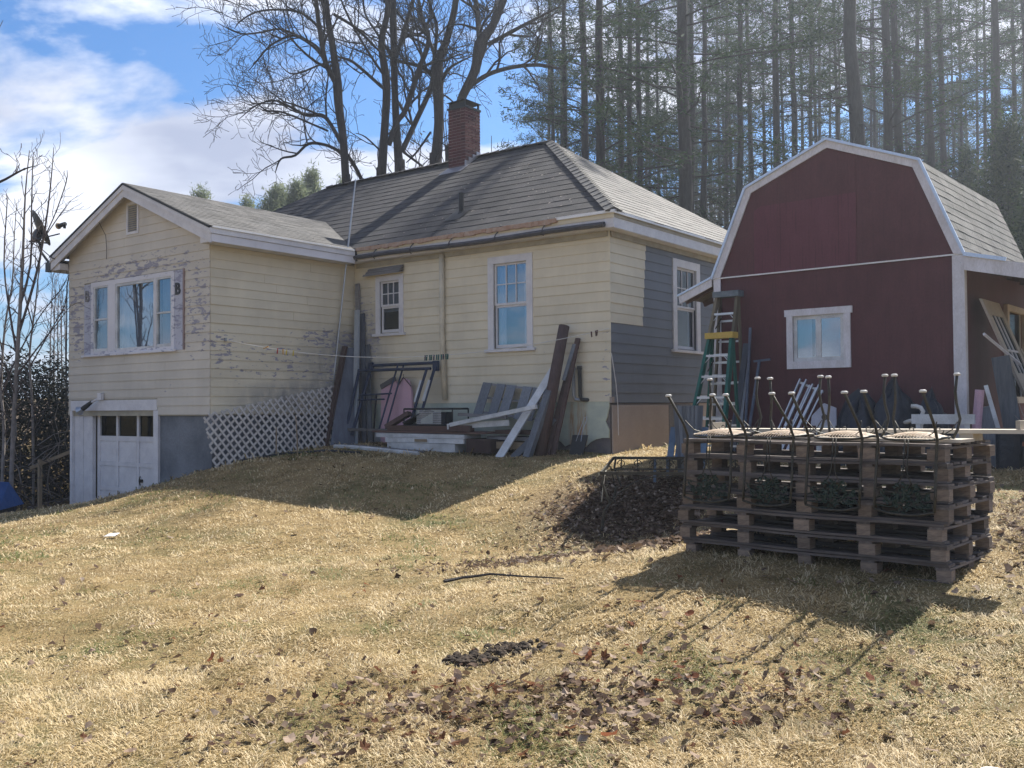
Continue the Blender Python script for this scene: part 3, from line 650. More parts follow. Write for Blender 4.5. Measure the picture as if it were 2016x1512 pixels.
for sx, xx in ((1, XR), (-1, XL)):
    rk = MB(); a = (xx, 0); zz = lambda x: GZ - GS * abs(x - GX)
    rk.extrude([(GX, GZ - .045), (GX, GZ - .27), (xx + (0 if sx > 0 else 0), zz(xx) - .30), (xx, zz(xx) - .05)], 'y', YF, YF + .025)
    part(house, 'rake_board', rk, m_white)
    rk = MB(); rk.extrude([(GX, GZ - .045), (GX, GZ - .135), (xx, zz(xx) - .14), (xx, zz(xx) - .05)], 'y', YF - .02, YF - .001); part(house, 'rake_molding', rk, m_white)
    rk = MB(); rk.extrude([(GX, GZ - .06), (GX, GZ - .09), (xx, zz(xx) - .12), (xx, zz(xx) - .09)], 'y', YF + .026, YW - .0); part(house, 'soffit', rk, m_white)
for bx_ in ((XI, XR - .02, YF + .03, YW - .028, 4.56, 4.66), (XL + .02, -11.04, YF + .03, YW - .028, 4.53, 4.66)): part(house, 'eave_return', MB().box(*bx_), m_white)
for bx_ in ((XL + .02, -11.045, YW - .027, -.1, 4.53, 4.56), (XI + .03, XR - .025, YW - .027, -.3, 4.56, 4.58)): part(house, 'soffit', MB().box(*bx_), m_white)
mb = MB(); mb.box(XR - .022, XR, YF + .028, -.30, 4.56, 4.70); part(house, 'fascia', mb, m_whitew); mb = MB(); mb.box(XR - .01, XR + .018, YF - .01, -.32, 4.705, 4.80); part(house, 'fascia', mb, m_white)
mb = MB(); mb.box(XR + .0, XR + .04, YF + .03, -.34, 4.803, 4.835); part(house, 'drip_edge', mb, m_drip, 'bright metal drip edge on the wing eave')
mb = MB(); mb.box(XL, XL + .022, YF + .028, -.1, 4.5, 4.78); part(house, 'fascia', mb, m_white)
# downspout, corner boards
ds = MB().tube([(-3.72, -.075, 4.56), (-3.72, -.075, 3.0), (-3.66, -.075, 1.75)], .052, 10); part(house, 'downspout', ds, M('downspout_cream', (.68, .61, .47), var=0), smooth=True)
# windows
def window(mp_, w, cw, rails, label, mat=m_white, curtain='full', glass=m_glass, sill=True, top_ex=.0, meet=None):
    u0, u1, z0, z1 = w; fr = MB()
    mbox(fr, mp_, u0, u0 + cw, .0, .034, z0, z1); mbox(fr, mp_, u1 - cw, u1, .0, .034, z0, z1)
    mbox(fr, mp_, u0 + cw, u1 - cw, .0, .032, z1 - cw, z1)
    o = part(house, 'window', fr, mat, label)
    if sill:
        s_ = MB(); mbox(s_, mp_, u0 - .06, u1 + .06, -.02, .075, z0 - .045, z0 + .005); part(o, 'sill', s_, mat)
    a, b, c, d = u0 + cw, u1 - cw, z0 + .005, z1 - cw
    if meet is None: meet = (c + d) / 2 + .02
    for (q0, q1, n_) in ((meet, d, -.012), (c, meet, -.035)):
        s_ = MB(); w_ = .042; bt = .085 if q0 == c else .04
        mbox(s_, mp_, a, a + w_, n_ - .03, n_, q0, q1); mbox(s_, mp_, b - w_, b, n_ - .03, n_, q0, q1); mbox(s_, mp_, a + w_, b - w_, n_ - .03, n_, q1 - .04, q1); mbox(s_, mp_, a + w_, b - w_, n_ - .03, n_, q0, q0 + bt)
        part(o, 'sash', s_, mat)
        g = MB(); g.quad(mp_(a + w_, n_ - .018, q0 + bt), mp_(b - w_, n_ - .018, q0 + bt), mp_(b - w_, n_ - .018, q1 - .04), mp_(a + w_, n_ - .018, q1 - .04)); part(o, 'pane', g, glass)
        if q0 == meet and rails:
            nv, nh = rails
            for k in range(1, nv + 1):
                x = a + w_ + (b - a - 2 * w_) * k / (nv + 1); m_ = MB(); mbox(m_, mp_, x - .009, x + .009, n_ - .026, n_ - .002, q0 + bt, q1 - .04); part(o, 'muntin', m_, mat)
            for k in range(1, nh + 1):
                z = q0 + bt + (q1 - .04 - q0 - bt) * k / (nh + 1); m_ = MB(); mbox(m_, mp_, a + w_, b - w_, n_ - .024, n_ - .004, z - .009, z + .009); part(o, 'muntin', m_, mat)
    cu = MB(); nn = 22
    for k in range(nn):
        f0, f1 = k / nn, (k + 1) / nn
        if curtain == 'sides' and .27 < (f0 + f1) / 2 < .80: continue
        if curtain == 'half' and (f0 + f1) / 2 > 1.1: continue
        zc = c + .02 if curtain != 'top' else meet - .1
        d0, d1 = -.10 - .02 * (k % 2), -.10 - .02 * ((k + 1) % 2)
        cu.quad(mp_(a + (b - a) * f0, d0, zc), mp_(a + (b - a) * f1, d1, zc), mp_(a + (b - a) * f1, d1, d), mp_(a + (b - a) * f0, d0, d))
    part(o, 'curtain', cu, m_curtain)
    return o
window(mapF, W_tall, .13, (2, 1), 'tall double-hung window in the yellow wall', curtain='sides')
w2 = window(mapF, W_small, .115, (2, 1), 'small double-hung window beside the wing', curtain='top', glass=m_glass3)
window(mapS, W_side, .15, (2, 1), 'double-hung window in the gray side wall', curtain='sides', glass=m_glass3)
dkr = MB(); dkr.box(-14.9, -.6, .6, .65, 1.0, 4.55); dkr.box(-.65, -.6, .65, 7.4, 1.0, 4.55); dkr.box(-11.0, -6.3, -3.1, -3.05, 1.7, 4.5); part(house, 'room_shade', dkr, m_unlit)  # dark sheets behind the windows, shade of the rooms put into their colour
aw = MB()
for k in range(3): aw.hexa([(-5.86 + k * .04, -.04, 4.33 + k * .05), (-4.78, -.04, 4.33 + k * .052), (-4.78, -.16 + .03 * k, 4.30 + k * .05), (-5.80 + k * .05, -.17 + .03 * k, 4.29 + k * .05), (-5.84 + k * .04, -.03, 4.36 + k * .05), (-4.76, -.03, 4.37 + k * .05), (-4.76, -.15 + .03 * k, 4.34 + k * .05), (-5.78 + k * .05, -.16 + .03 * k, 4.33 + k * .05)])
part(house, 'window_hood', aw, m_gwoodx, 'weathered gray boards over the small window')
# triple window on the wing
tw = MB(); u0, u1, z0, z1 = TRI
for a, b, c, d, n_ in ((-10.15, -7.27, z1 - .10, z1 - .01, .03), (-10.15, -10.06, z0 + .08, z1 - .1, .028), (-9.52, -9.26, z0 + .08, z1 - .1, .028), (-7.90, -7.86, z0 + .08, z1 - .1, .03), (-7.36, -7.27, z0 + .08, z1 - .1, .03), (-10.15, -7.27, z0, z0 + .08, .03)):
    mbox(tw, mapG, a, b, 0, n_, c, d)
tw = part(house, 'window', tw, m_whitew, 'wide three-part window with peeling side boards')
for a, b, c, d in ((-10.42, -10.15, z0, z1 - .03), (-7.27, -6.985, z0, z1 - .01)):
    for e, f in ((c, c + .76), (c + .765, d)): s_ = MB(); mbox(s_, mapG, a, b, .0, .022, e, f); part(tw, 'side_board', s_, m_shut)
s_ = MB(); mbox(s_, mapG, -10.46, -7.2, .03, .07, z0 - .02, z0 + .02); part(tw, 'sill', s_, m_whitew)
s_ = MB(); mbox(s_, mapG, -6.985, -6.95, .0, .04, z0, z1); part(tw, 'edge_strip', s_, M('rusty_strip', (.33, .25, .24), var=0))
for (a, b, c, d, gm, two) in ((-10.06, -9.52, z0 + .08, z1 - .1, m_glass, True), (-9.26, -7.90, z0 + .04, z1 - .1, m_glass2, False), (-7.86, -7.36, z0 + .08, z1 - .1, m_glass, True)):
    s_ = MB(); w_ = .035 if two else .055; ss = .02
    mbox(s_, mapG, a, a + w_, -.04, ss, c, d); mbox(s_, mapG, b - w_, b, -.04, ss, c, d); mbox(s_, mapG, a + w_, b - w_, -.04, ss, d - w_, d); mbox(s_, mapG, a + w_, b - w_, -.04, ss + .002, c, c + w_ + .02)
    if two: mbox(s_, mapG, a + w_, b - w_, -.04, ss - .004, (c + d) / 2 - .03, (c + d) / 2 + .005)
    part(tw, 'sash', s_, m_pvc)
    g = MB().quad(mapG(a + w_, -.01, c + w_), mapG(b - w_, -.01, c + w_), mapG(b - w_, -.01, d - w_), mapG(a + w_, -.01, d - w_)); part(tw, 'pane', g, gm)
    cu = MB(); nn = 16
    for k in range(nn):
        f0, f1 = k / nn, (k + 1) / nn
        if two and .42 < f0 < .6: continue
        cu.quad(mapG(a + (b - a) * f0, -.12 - .02 * (k % 2), c), mapG(a + (b - a) * f1, -.12 - .02 * ((k + 1) % 2), c), mapG(a + (b - a) * f1, -.12 - .02 * ((k + 1) % 2), d), mapG(a + (b - a) * f0, -.12 - .02 * (k % 2), d))
    part(tw, 'curtain', cu, m_curtain)
def letter(txt, size, mp_, u, n, z, par, name, mat, depth=.006):
    cu = bpy.data.curves.new(name, 'FONT'); cu.body = txt; cu.size = size; cu.extrude = depth; cu.resolution_u = 3; cu.offset = size * .03
    to = bpy.data.objects.new('tmp', cu); COL.objects.link(to); dg = bpy.context.evaluated_depsgraph_get(); me = bpy.data.meshes.new_from_object(to.evaluated_get(dg)); bpy.data.objects.remove(to)
    b = BASE[par.name]
    for v in me.vertices:
        x, y, zz = v.co; v.co = Vector(mp_(u + x, n + zz, z + y)) - Vector(b)
    me.materials.clear(); me.materials.append(mat); o = bpy.data.objects.new(name, me); COL.objects.link(o); o.parent = par; BASE[o.name] = b
    return o
letter('B', .30, mapG, -7.24, .032, 3.74, tw, 'letter', m_dark)['label'] = 'black letter B on the right-hand board'
letter('B', .30, mapG, -10.38, .032, 3.83, tw, 'letter', m_gwoodx)['label'] = 'pale letter B on the left-hand board'
# gable vent
m_ventgray = M('vent_gray', (.20, .24, .30), var=0)
vt = MB(); a, b, c, d = VENT
mbox(vt, mapG, a, a + .05, 0, .03, c, d); mbox(vt, mapG, b - .05, b, 0, .03, c, d); mbox(vt, mapG, a + .05, b - .05, 0, .03, c, c + .05); mbox(vt, mapG, a + .05, b - .05, 0, .03, d - .05, d); vt = part(house, 'vent', vt, m_white)
vb = MB(); mbox(vb, mapG, a + .05, b - .05, -.05, -.04, c, d); part(vt, 'vent_back', vb, m_unlit)  # near-black sheet in place of the shade behind the slats
for k in range(12):
    z = c + .07 + k * (d - c - .12) / 12; q = MB(); q.hexa([mapG(a + .05, .018, z), mapG(b - .05, .018, z), mapG(b - .05, .012, z), mapG(a + .05, .012, z), mapG(a + .05, -.02, z + .035), mapG(b - .05, -.02, z + .035), mapG(b - .05, -.026, z + .035), mapG(a + .05, -.026, z + .035)]); part(vt, 'slat', q, m_ventgray)
# garage
gr_ = MB(); mbox(gr_, mapG, -10.93, -7.83, -.02, .03, 1.585, 1.79); mbox(gr_, mapG, -7.95, -7.80, -.12, .02, -1.0, 1.58); mbox(gr_, mapG, -10.95, -10.87, -.12, .03, -1.0, 1.58)
gframe = part(house, 'garage_frame', gr_, m_white)
for k in range(4):
    q = MB(); mbox(q, mapG, -10.868 + k * .176, -10.868 + (k + 1) * .176 - .006, -.10, -.03 + .006 * (k % 2), -1.0, 1.58); part(gframe, 'board', q, m_white)
q = MB(); mbox(q, mapG, -10.20, -10.14, -.3, -.16, -1, 1.58); part(gframe, 'gap_shade', q, m_unlit)  # dark strip painted as the shade between boards and door
dn = -.125
gd = MB(); mbox(gd, mapG, -10.14, -7.95, dn - .03, dn - .012, -1.0, 1.06)
us = [-10.18, -9.95 + .52, -9.20 + .52, -7.95]; us = [-10.14, -9.41, -8.68, -7.95]
gd_o = part(house, 'garage_door', gd, m_white, 'white paneled garage door with three dark windows')
q = MB()
for x in us: mbox(q, mapG, x - (.0 if x == us[0] else .035), x + (.0 if x == us[-1] else .035) + (.06 if x == us[0] else 0) , dn - .03, dn + .012, -1.0, 1.56)
part(gd_o, 'stile', q, m_white)
q = MB()
for z, hh in ((1.54, .07), (1.03, .09), (.52, .07), (.02, .07), (-.5, .07)): mbox(q, mapG, -10.14, -7.95, dn - .03, dn + .009, z - hh / 2 - .01, z + hh / 2)
part(gd_o, 'rail', q, m_white)
for k in range(3):
    g = MB().quad(mapG(us[k] + .03, dn - .02, 1.06), mapG(us[k + 1] - .03, dn - .02, 1.06), mapG(us[k + 1] - .03, dn - .02, 1.52), mapG(us[k] + .03, dn - .02, 1.52)); part(gd_o, 'pane', g, m_glass4)
    for z in (.07, .56, -.45):
        q = MB(); mbox(q, mapG, us[k] + .09, us[k + 1] - .07, dn - .012, dn - .004, z, z + .40); part(gd_o, 'door_panel', q, m_white)
q = MB(); mbox(q, mapG, -8.62, -8.52, dn, dn + .03, .18, .24); q.tube([mapG(-8.57, dn + .03, .3), mapG(-8.57, dn + .05, .21), mapG(-8.57, dn + .03, .13)], .012, 6); part(gd_o, 'handle', q, m_dark)
q = MB(); mbox(q, mapG, -10.9, -7.9, -.9, -.6, -1, 1.58); part(gd_o, 'garage_shade', q, m_unlit)  # dark box behind the panes, coloured as the unlit garage
# floodlight over the garage
fl_ = MB(); mbox(fl_, mapG, -9.80, -9.66, .03, .09, 1.80, 1.94); fl_.tube([mapG(-9.8, .08, 1.82), mapG(-9.92, .17, 1.74)], .02, 6); f_ = part(house, 'floodlight', fl_, m_white)
q = MB().tube([mapG(-9.90, .15, 1.76), mapG(-10.0, .2, 1.68), mapG(-10.08, .24, 1.62)], [.035, .05, .05], 10); part(f_, 'lamp_head', q, m_dark); q = MB().tube([mapG(-10.08, .24, 1.62), mapG(-10.16, .27, 1.58)], [.05, .10], 10); part(f_, 'reflector', q, m_galv)
# cables on the wing corner
cb = MB().tube([(-11.07, YF + .25, 4.45), (-11.075, YW - .04, 4.2), (-11.06, YW - .05, 3.4), (-11.09, YW - .04, 2.6), (-11.06, YW - .05, 1.9), (-11.08, YW - .04, 1.6)], .014, 5); part(house, 'cable', cb, m_dark)
cb = MB().tube([(-9.55, YF + .03, 5.35), (-9.57, YW - .05, 5.1), (-9.55, YW - .04, 4.85), (-9.56, YW - .04, 4.62)], .006, 5); part(house, 'cable', cb, m_gutter)
cb = MB().tube([(.04, -.02, 2.5), (.05, .10, 2.0), (.05, .16, 1.6), (.05, .17, 1.1)], .008, 5); part(house, 'cable', cb, m_white)
cb = MB().box(.0, .05, -.03, .05, 1.66, 1.76); part(house, 'junction_box', cb, m_beige)
for (x, top, mt) in ((-.70, 2.27, m_galv), (-.57, 2.29, m_dark)):
    pp = MB().tube([(x, -.08, top), (x + .01, -.08, 1.78), (x + .03, -.07, 1.72), (x + .10, -.03, 1.71), (x + .14, .01, 1.71)], .03 if mt is m_galv else .035, 8); pp.tube([(x, -.08, top - .05), (x, -.08, top + .01)], .045, 8); part(house, 'pipe', pp, mt)
# ------------------------------------------------------------------ the barn
barn = thing('barn', 'burgundy gambrel-roofed barn shed with white trim to the right of the house', 'barn', B, (0, 0, 0))
mapBF = lambda u, n, z: (u, -n, z); mapBR = lambda u, n, z: (n, u, z)
BW = (-2.517, -1.525, 2.137, 3.027)
bo = (BW[0] + .1, BW[1] - .1, BW[2] + .1, BW[3] - .08)
bwall = part(barn, 'wall', backing(mapBF, -3.7, 0, .55, 3.60, [bo], .08), m_burg, 'burgundy front wall below the metal strip')
q = MB().extrude([(-3.7, 3.62), (0, 3.62), (-.58, 4.90), (-1.84, 5.40), (-3.10, 4.90)], 'y', -.014, .08); up_ = part(barn, 'wall', q, m_burg, 'gable wall above the metal strip')
q = MB().extrude([(-3.02, 3.625), (-1.42, 3.625), (-1.42, 4.66), (-2.9, 4.66), (-3.02, 4.6)], 'y', -.020, -.0145); part(up_, 'siding_panel', q, m_burg2, 'brighter magenta-red grooved panel')
for x, zt_s in ((-1.42, 5.15), (-2.62, 4.98)):
    q = MB().box(x - .006, x + .0, -.021, -.015, 3.63, zt_s); part(up_, 'panel_seam', q, m_burg)
q = MB().box(-3.7, 0, -.03, -.0, 3.603, 3.622); part(barn, 'flashing_strip', q, m_drip, 'thin bright metal strip across the front')
bside = part(barn, 'wall', backing(mapBR, .0, 3.8, .5, 3.60, [(2.2, 3.1, 1.7, 3.0)], .08), m_burg, 'burgundy side wall under the lean-to'); 
q = MB().box(-3.7, -3.62, 0, 3.8, .5, 3.6); q.box(-3.7, 0, 3.72, 3.8, .5, 3.6); q.extrude([(-3.7, 3.6), (0, 3.6), (-.58, 4.90), (-1.84, 5.40), (-3.10, 4.90)], 'y', 3.72, 3.8); part(barn, 'rear_walls', q, m_burg)
q = MB(); q.box(-.125, .03, -.035, -.016, .6, 3.60); q.box(.012, .03, -.016, .07, .6, 3.55); part(barn, 'corner_board', q, m_barnwhite)
q = MB(); q.box(-3.72, -3.60, -.035, -.016, .6, 3.60); part(barn, 'corner_board', q, m_barnwhite)
q = MB()
for z in (3.5, 2.9, 2.35, 1.8, 1.3):
    for x in (-.095, -.02): q.tube([(x + .004 * (z % 1), -.0362, z + .02 * x * 10), (x + .004 * (z % 1), -.0345, z + .02 * x * 10)], .006, 6)
part(barn, 'nail_heads', q, m_galv, kind='stuff')
GAM = [(-3.745, 3.60), (-3.15, 4.965), (-1.84, 5.495), (-.525, 4.965), (.035, 3.60)]
GIN = [(-3.60, 3.625), (-3.055, 4.885), (-1.84, 5.375), (-.62, 4.885), (-.105, 3.625)]
for k in range(4):
    q = MB().extrude([GAM[k], GAM[k + 1], GIN[k + 1], GIN[k]], 'y', -.045, -.021); part(barn, 'rake_board', q, m_barnwhite)
m_bdrip = M('barn_drip', (.62, .72, .88), (.55, .65, .8), 5, .3, metal=.3, var=0)
for k in range(4):
    a, b = GAM[k], GAM[k + 1]; q = MB().beam((a[0], -.06, a[1] + .01), (b[0], -.06, b[1] + .01), .03, .035, (0, 1, 0)); part(barn, 'drip_edge', q, m_bdrip)
broof = None
q = MB()
for k in range(4):
    a, b = GAM[k], GAM[k + 1]; q.quad((a[0], -.05, a[1] - .0), (b[0], -.05, b[1]), (b[0], 3.9, b[1]), (a[0], 3.9, a[1]))
broof = part(barn, 'roof', q, m_sh_barn, 'gray shingled gambrel roof')
for (pa_, pb_, ex) in ((GAM[4], GAM[3], .132), (GAM[3], GAM[2], .15), (GAM[0], GAM[1], .132), (GAM[1], GAM[2], .15)):
    ax_, az_ = pa_; bx_, bz_ = pb_; L = math.hypot(bx_ - ax_, bz_ - az_); n = int(L / ex); s_ = 1 if ax_ > bx_ else -1
    nr = ((bz_ - az_) / L * s_ if s_ > 0 else -(bz_ - az_) / L, 0, abs(bx_ - ax_) / L); ou = ((ax_ - bx_) / L, 0, (az_ - bz_) / L)
    for k in range(n):
        f0, f1 = k / n, (k + 1.1) / n; f1 = min(f1, 1)
        A_ = (ax_ + (bx_ - ax_) * f0, az_ + (bz_ - az_) * f0); C_ = (ax_ + (bx_ - ax_) * f1, az_ + (bz_ - az_) * f1)
        row(broof, (A_[0], -.07, A_[1]), (A_[0], 3.92, A_[1]), (C_[0], -.07, C_[1]), (C_[0], 3.92, C_[1]), nr, ou, m_sh_barn, .007)
# lean-to roofs
q = MB().hexa([(-3.745, -.055, 3.49), (-3.745, -.03, 3.49), (-4.33, -.03, 3.255), (-4.33, -.055, 3.255), (-3.745, -.055, 3.62), (-3.745, -.03, 3.62), (-4.345, -.03, 3.375), (-4.345, -.055, 3.375)]); part(barn, 'rake_board', q, m_barnwhite)
q = MB().beam((-3.74, -.06, 3.635), (-4.36, -.06, 3.39), .03, .03, (0, 1, 0)); part(barn, 'drip_edge', q, m_bdrip)
q = MB().hexa([(-3.7, -.03, 3.60), (-4.36, -.03, 3.345), (-4.36, 3.9, 3.345), (-3.7, 3.9, 3.60), (-3.7, -.03, 3.63), (-4.37, -.03, 3.375), (-4.37, 3.9, 3.375), (-3.7, 3.9, 3.63)]); lt = part(barn, 'lean_to_roof', q, m_gwoodx)
q = MB().quad((-3.71, -.05, 3.634), (-4.38, -.05, 3.38), (-4.38, 3.9, 3.38), (-3.71, 3.9, 3.634)); part(lt, 'shingle_sheet', q, m_sh_barn)
for k in range(3): q = MB().beam((-3.71, .15 + k * .6, 3.55), (-4.33, .15 + k * .6, 3.31), .04, .09, (0, 1, 0)); part(lt, 'rafter', q, m_brown)
SR = .245
q = MB().hexa([(.032, -.055, 3.39), (.032, -.03, 3.39), (2.4, -.03, 3.39 - SR * 2.37), (2.4, -.055, 3.39 - SR * 2.37), (.032, -.055, 3.585), (.032, -.03, 3.585), (2.4, -.03, 3.585 - SR * 2.37), (2.4, -.055, 3.585 - SR * 2.37)]); part(barn, 'rake_board', q, m_barnwhite)
q = MB().beam((.03, -.065, 3.605), (.55, -.065, 3.605 - SR * .52), .03, .05, (0, 1, 0)); part(barn, 'drip_edge', q, m_bdrip)
q = MB().hexa([(.03, -.03, 3.55), (2.4, -.03, 3.55 - SR * 2.37), (2.4, 3.9, 3.55 - SR * 2.37), (.03, 3.9, 3.55), (.03, -.03, 3.59), (2.4, -.03, 3.59 - SR * 2.37), (2.4, 3.9, 3.59 - SR * 2.37), (.03, 3.9, 3.59)]); lt = part(barn, 'lean_to_roof', q, m_gwoodx)
for k in range(4): q = MB().beam((.05, .5 + k * .8, 3.5), (2.35, .5 + k * .8, 3.5 - SR * 2.3), .04, .09, (0, 1, 0)); part(lt, 'rafter', q, m_brown)
for y in (0.1, 3.7): q = MB().box(2.25, 2.35, y - .05, y + .05, .6, 2.98); part(lt, 'post', q, m_barnwhite)
# front slider window
u0, u1, z0, z1 = BW
q = MB(); mbox(q, mapBF, u0 + .01, u0 + .105, .0, .03, z0 + .11, z1 - .10); mbox(q, mapBF, u1 - .105, u1 - .01, .0, .03, z0 + .11, z1 - .10); mbox(q, mapBF, u0 + .01, u1 - .01, .0, .03, z0, z0 + .11); mbox(q, mapBF, u0 - .02, u1 + .02, .0, .034, z1 - .10, z1)
bwin = part(barn, 'window', q, m_barnwhite, 'white-framed sliding window')
for (a, b, n_, gm) in ((u0 + .105, (u0 + u1) / 2 + .01, -.01, m_glass), ((u0 + u1) / 2 - .01, u1 - .105, .006, m_glass2)):
    q = MB(); c, d, w_ = z0 + .11, z1 - .10, .055; mbox(q, mapBF, a, a + w_, n_ - .02, n_, c, d); mbox(q, mapBF, b - w_, b, n_ - .02, n_, c, d); mbox(q, mapBF, a + w_, b - w_, n_ - .02, n_, c, c + w_); mbox(q, mapBF, a + w_, b - w_, n_ - .02, n_, d - w_, d); part(bwin, 'sash', q, m_pvc)
    q = MB().quad(mapBF(a + w_, n_ - .01, c + w_), mapBF(b - w_, n_ - .01, c + w_), mapBF(b - w_, n_ - .01, d - w_), mapBF(a + w_, n_ - .01, d - w_)); part(bwin, 'pane', q, gm)
q = MB().quad((u0, .3, z0 - .2), (u1, .3, z0 - .2), (u1, .3, z1 + .2), (u0, .3, z1 + .2)); part(bwin, 'dark_inside', q, m_unlit)  # near-black sheet in place of the unlit barn room
q = MB().quad((u0 + .1, .12, z0), (u0 + .35, .12, z0), (u0 + .35, .12, z1), (u0 + .1, .12, z1)); part(bwin, 'curtain', q, m_curtain)
# side window
q = MB()
for (a, b, c, d) in ((2.05, 2.16, 1.7, 3.0), (3.14, 3.26, 1.7, 3.0), (2.05, 3.26, 3.0, 3.09), (2.05, 3.26, 1.6, 1.7)): mbox(q, mapBR, a, b, .0, .06, c, d)
swin = part(barn, 'window', q, M('cream_frame', (.55, .47, .40)), 'cream window in the barn side wall')
q = MB(); mbox(q, mapBR, 2.16, 3.14, -.03, -.005, 2.34, 2.385); mbox(q, mapBR, 2.16, 2.22, -.03, -.005, 1.7, 3.0); mbox(q, mapBR, 3.08, 3.14, -.03, -.005, 1.7, 3.0); part(swin, 'sash', q, m_barnwhite)
q = MB().quad(mapBR(2.2, -.02, 1.7), mapBR(3.1, -.02, 1.7), mapBR(3.1, -.02, 3.0), mapBR(2.2, -.02, 3.0)); part(swin, 'pane', q, m_glass3)

# ------------------------------------------------------------------ things against the barn
def ladder(label, x0, xw, ytop, zt, zb, mr, mc, nst, hgt, group='step ladders', capm=None):
    """folded-out step ladder: front rails lean back, rear rails close behind"""
    base = (x0 + xw / 2, ytop - .45, zb); o = thing('step_ladder', label, 'ladder', B, base, group)
    wt, wb = xw * .86, xw * 1.5; xc = x0 + xw / 2; Lh = zt - zb
    yb = ytop - Lh * .22
    sh = -.16 * Lh / 2.5
    for s in (-1, 1):
        q = MB().beam((xc + sh * 1 + s * wb / 2, yb, zb), (xc + s * wt / 2, ytop, zt), .085, .045, (0, 1, 0)); part(o, 'rail', q, mr)
        q = MB().beam((xc + sh * .6 + s * wb / 2 * .94, ytop + .12, zb), (xc + s * wt / 2 * .9, ytop + .04, zt), .055, .03, (0, 1, 0)); part(o, 'rear_rail', q, mr)
    for k in range(nst):
        f = (k + 1) / (nst + 1); xx = xc + sh * (1 - f); w_ = wb + (wt - wb) * f; yy = yb + (ytop - yb) * f; z = zb + Lh * f
        q = MB().box(xx - w_ / 2, xx + w_ / 2, yy - .04, yy + .04, z - .02, z + .012); 
        for s in (-1, 1): q.beam((xx + s * w_ / 2, yy - .03, z - .11), (xx + s * (w_ / 2 - .09), yy - .03, z - .015), .015, .01, (0, 1, 0))
        part(o, 'step', q, m_alum)
        if k % 1 == 0: yr = ytop + .12 + (-.08) * f; q = MB().box(xc + sh * .6 * (1 - f) - w_ / 2 * .9, xc + sh * .6 * (1 - f) + w_ / 2 * .9, yr - .01, yr + .01, z - .12, z - .09); part(o, 'brace', q, m_alum)
    for s in (-1,): q = MB().beam((xc + s * wt / 2, ytop - .10, zt - .55), (xc + s * wt / 2 * .9, ytop + .06, zt - .38), .02, .006, (0, 0, 1)); part(o, 'spreader', q, m_dark)
    q = MB().box(xc - wt / 2 - .05, xc + wt / 2 + .05, ytop - .09, ytop + .09, zt - .06, zt + .03); part(o, 'top_cap', q, capm)
    return o
zb_ = .78
ladder('tall step ladder with a scuffed gray-green top cap against the barn corner', -3.58, .40, -.20, 3.34, zb_, m_fiber, None, 7, 0, capm=M('ladder_cap_gray', (.10, .14, .17), (.2, .23, .26), 9, .6))
ladder('green fiberglass step ladder with yellow top in front of the taller ladder', -3.42, .42, -.75, 2.66, zb_, m_green, None, 5, 0, capm=m_ylwp)
def leaner(name, label, cat, fr, p, q, w, h, mat, side=(0, 1, 0), group=None):
    mb = MB().beam(p, q, w, h, side); return solo(name, label, cat, fr, p, mb, mat, group)
m_tube = M('dull_tube', (.10, .13, .19), (.16, .18, .24), 8, .5, metal=.3)
for (x, xt, zt, w, lab, mt) in ((-3.02, -3.05, 2.79, .035, 'dark tube leaning on the barn, the tallest right of the ladders', m_tube), (-3.22, -3.12, 2.55, .09, 'blue-gray board leaning on the barn behind the ladders', m_bluegray), (-3.12, -3.10, 2.35, .05, 'pale metal strip leaning beside the dark tubes', m_galv), (-3.30, -3.17, 2.25, .04, 'narrow gray rail leaning behind the green ladder', m_tube)):
    leaner('leaning_tube', lab, 'tube', B, (x, -.45, .78), (xt, -.12, zt), w, .03, mt, (1, 0, 0))
q = MB().beam((-2.98, -.5, .78), (-2.90, -.14, 2.27), .035, .03, (1, 0, 0)); q.beam((-2.99, -.14, 2.27), (-2.72, -.14, 2.29), .03, .03); solo('hoe', 'dark long-handled tool with a short crossbar leaning on the barn wall', 'tool', B, (-2.98, -.5, .78), q, m_tube)
for k in range(4):
    q = MB(); xx = -2.62 + k * .095; q.beam((xx, -.55, .80), (xx + .40, -.2, 1.98 + .03 * (k % 2) - .04 * k), .045, .02, (0, 1, 0)); q.beam((xx + .07, -.56, .80), (xx + .45, -.2, 1.93 - .04 * k), .018, .02, (0, 1, 0)); q.beam((xx + .39, -.2, 1.93 - .04 * k), (xx + .46, -.2, 1.90 - .04 * k), .03, .03)
    solo('folded_chair_frame', ['leftmost folded pale aluminum frame under the barn window', 'second folded pale frame from the left under the barn window', 'third folded pale frame from the left under the barn window', 'rightmost folded pale aluminum frame under the barn window'][k], 'folding chair', B, (xx, -.55, .80), q, m_galv, 'folded frames leaning under the barn window')
q = MB().extrude([(-1.98, 1.30), (-1.96, 1.44), (-1.78, 1.62), (-1.60, 1.55), (-1.60, 1.30)], 'y', -.42, -.40)
wb_ = solo('white_board', 'pale cut board with a round hole behind the chairs', 'board', B, (-1.7, -.42, 1.28), q, M('pale_board', (.55, .56, .66)))
q = MB().tube([(-1.77, -.425, 1.42), (-1.77, -.4205, 1.42)], .045, 14); part(wb_, 'hole', q, m_dark)
q = MB().box(-1.9, -1.62, -.42, -.39, .78, 1.30); part(wb_, 'lower_part', q, m_pvc)
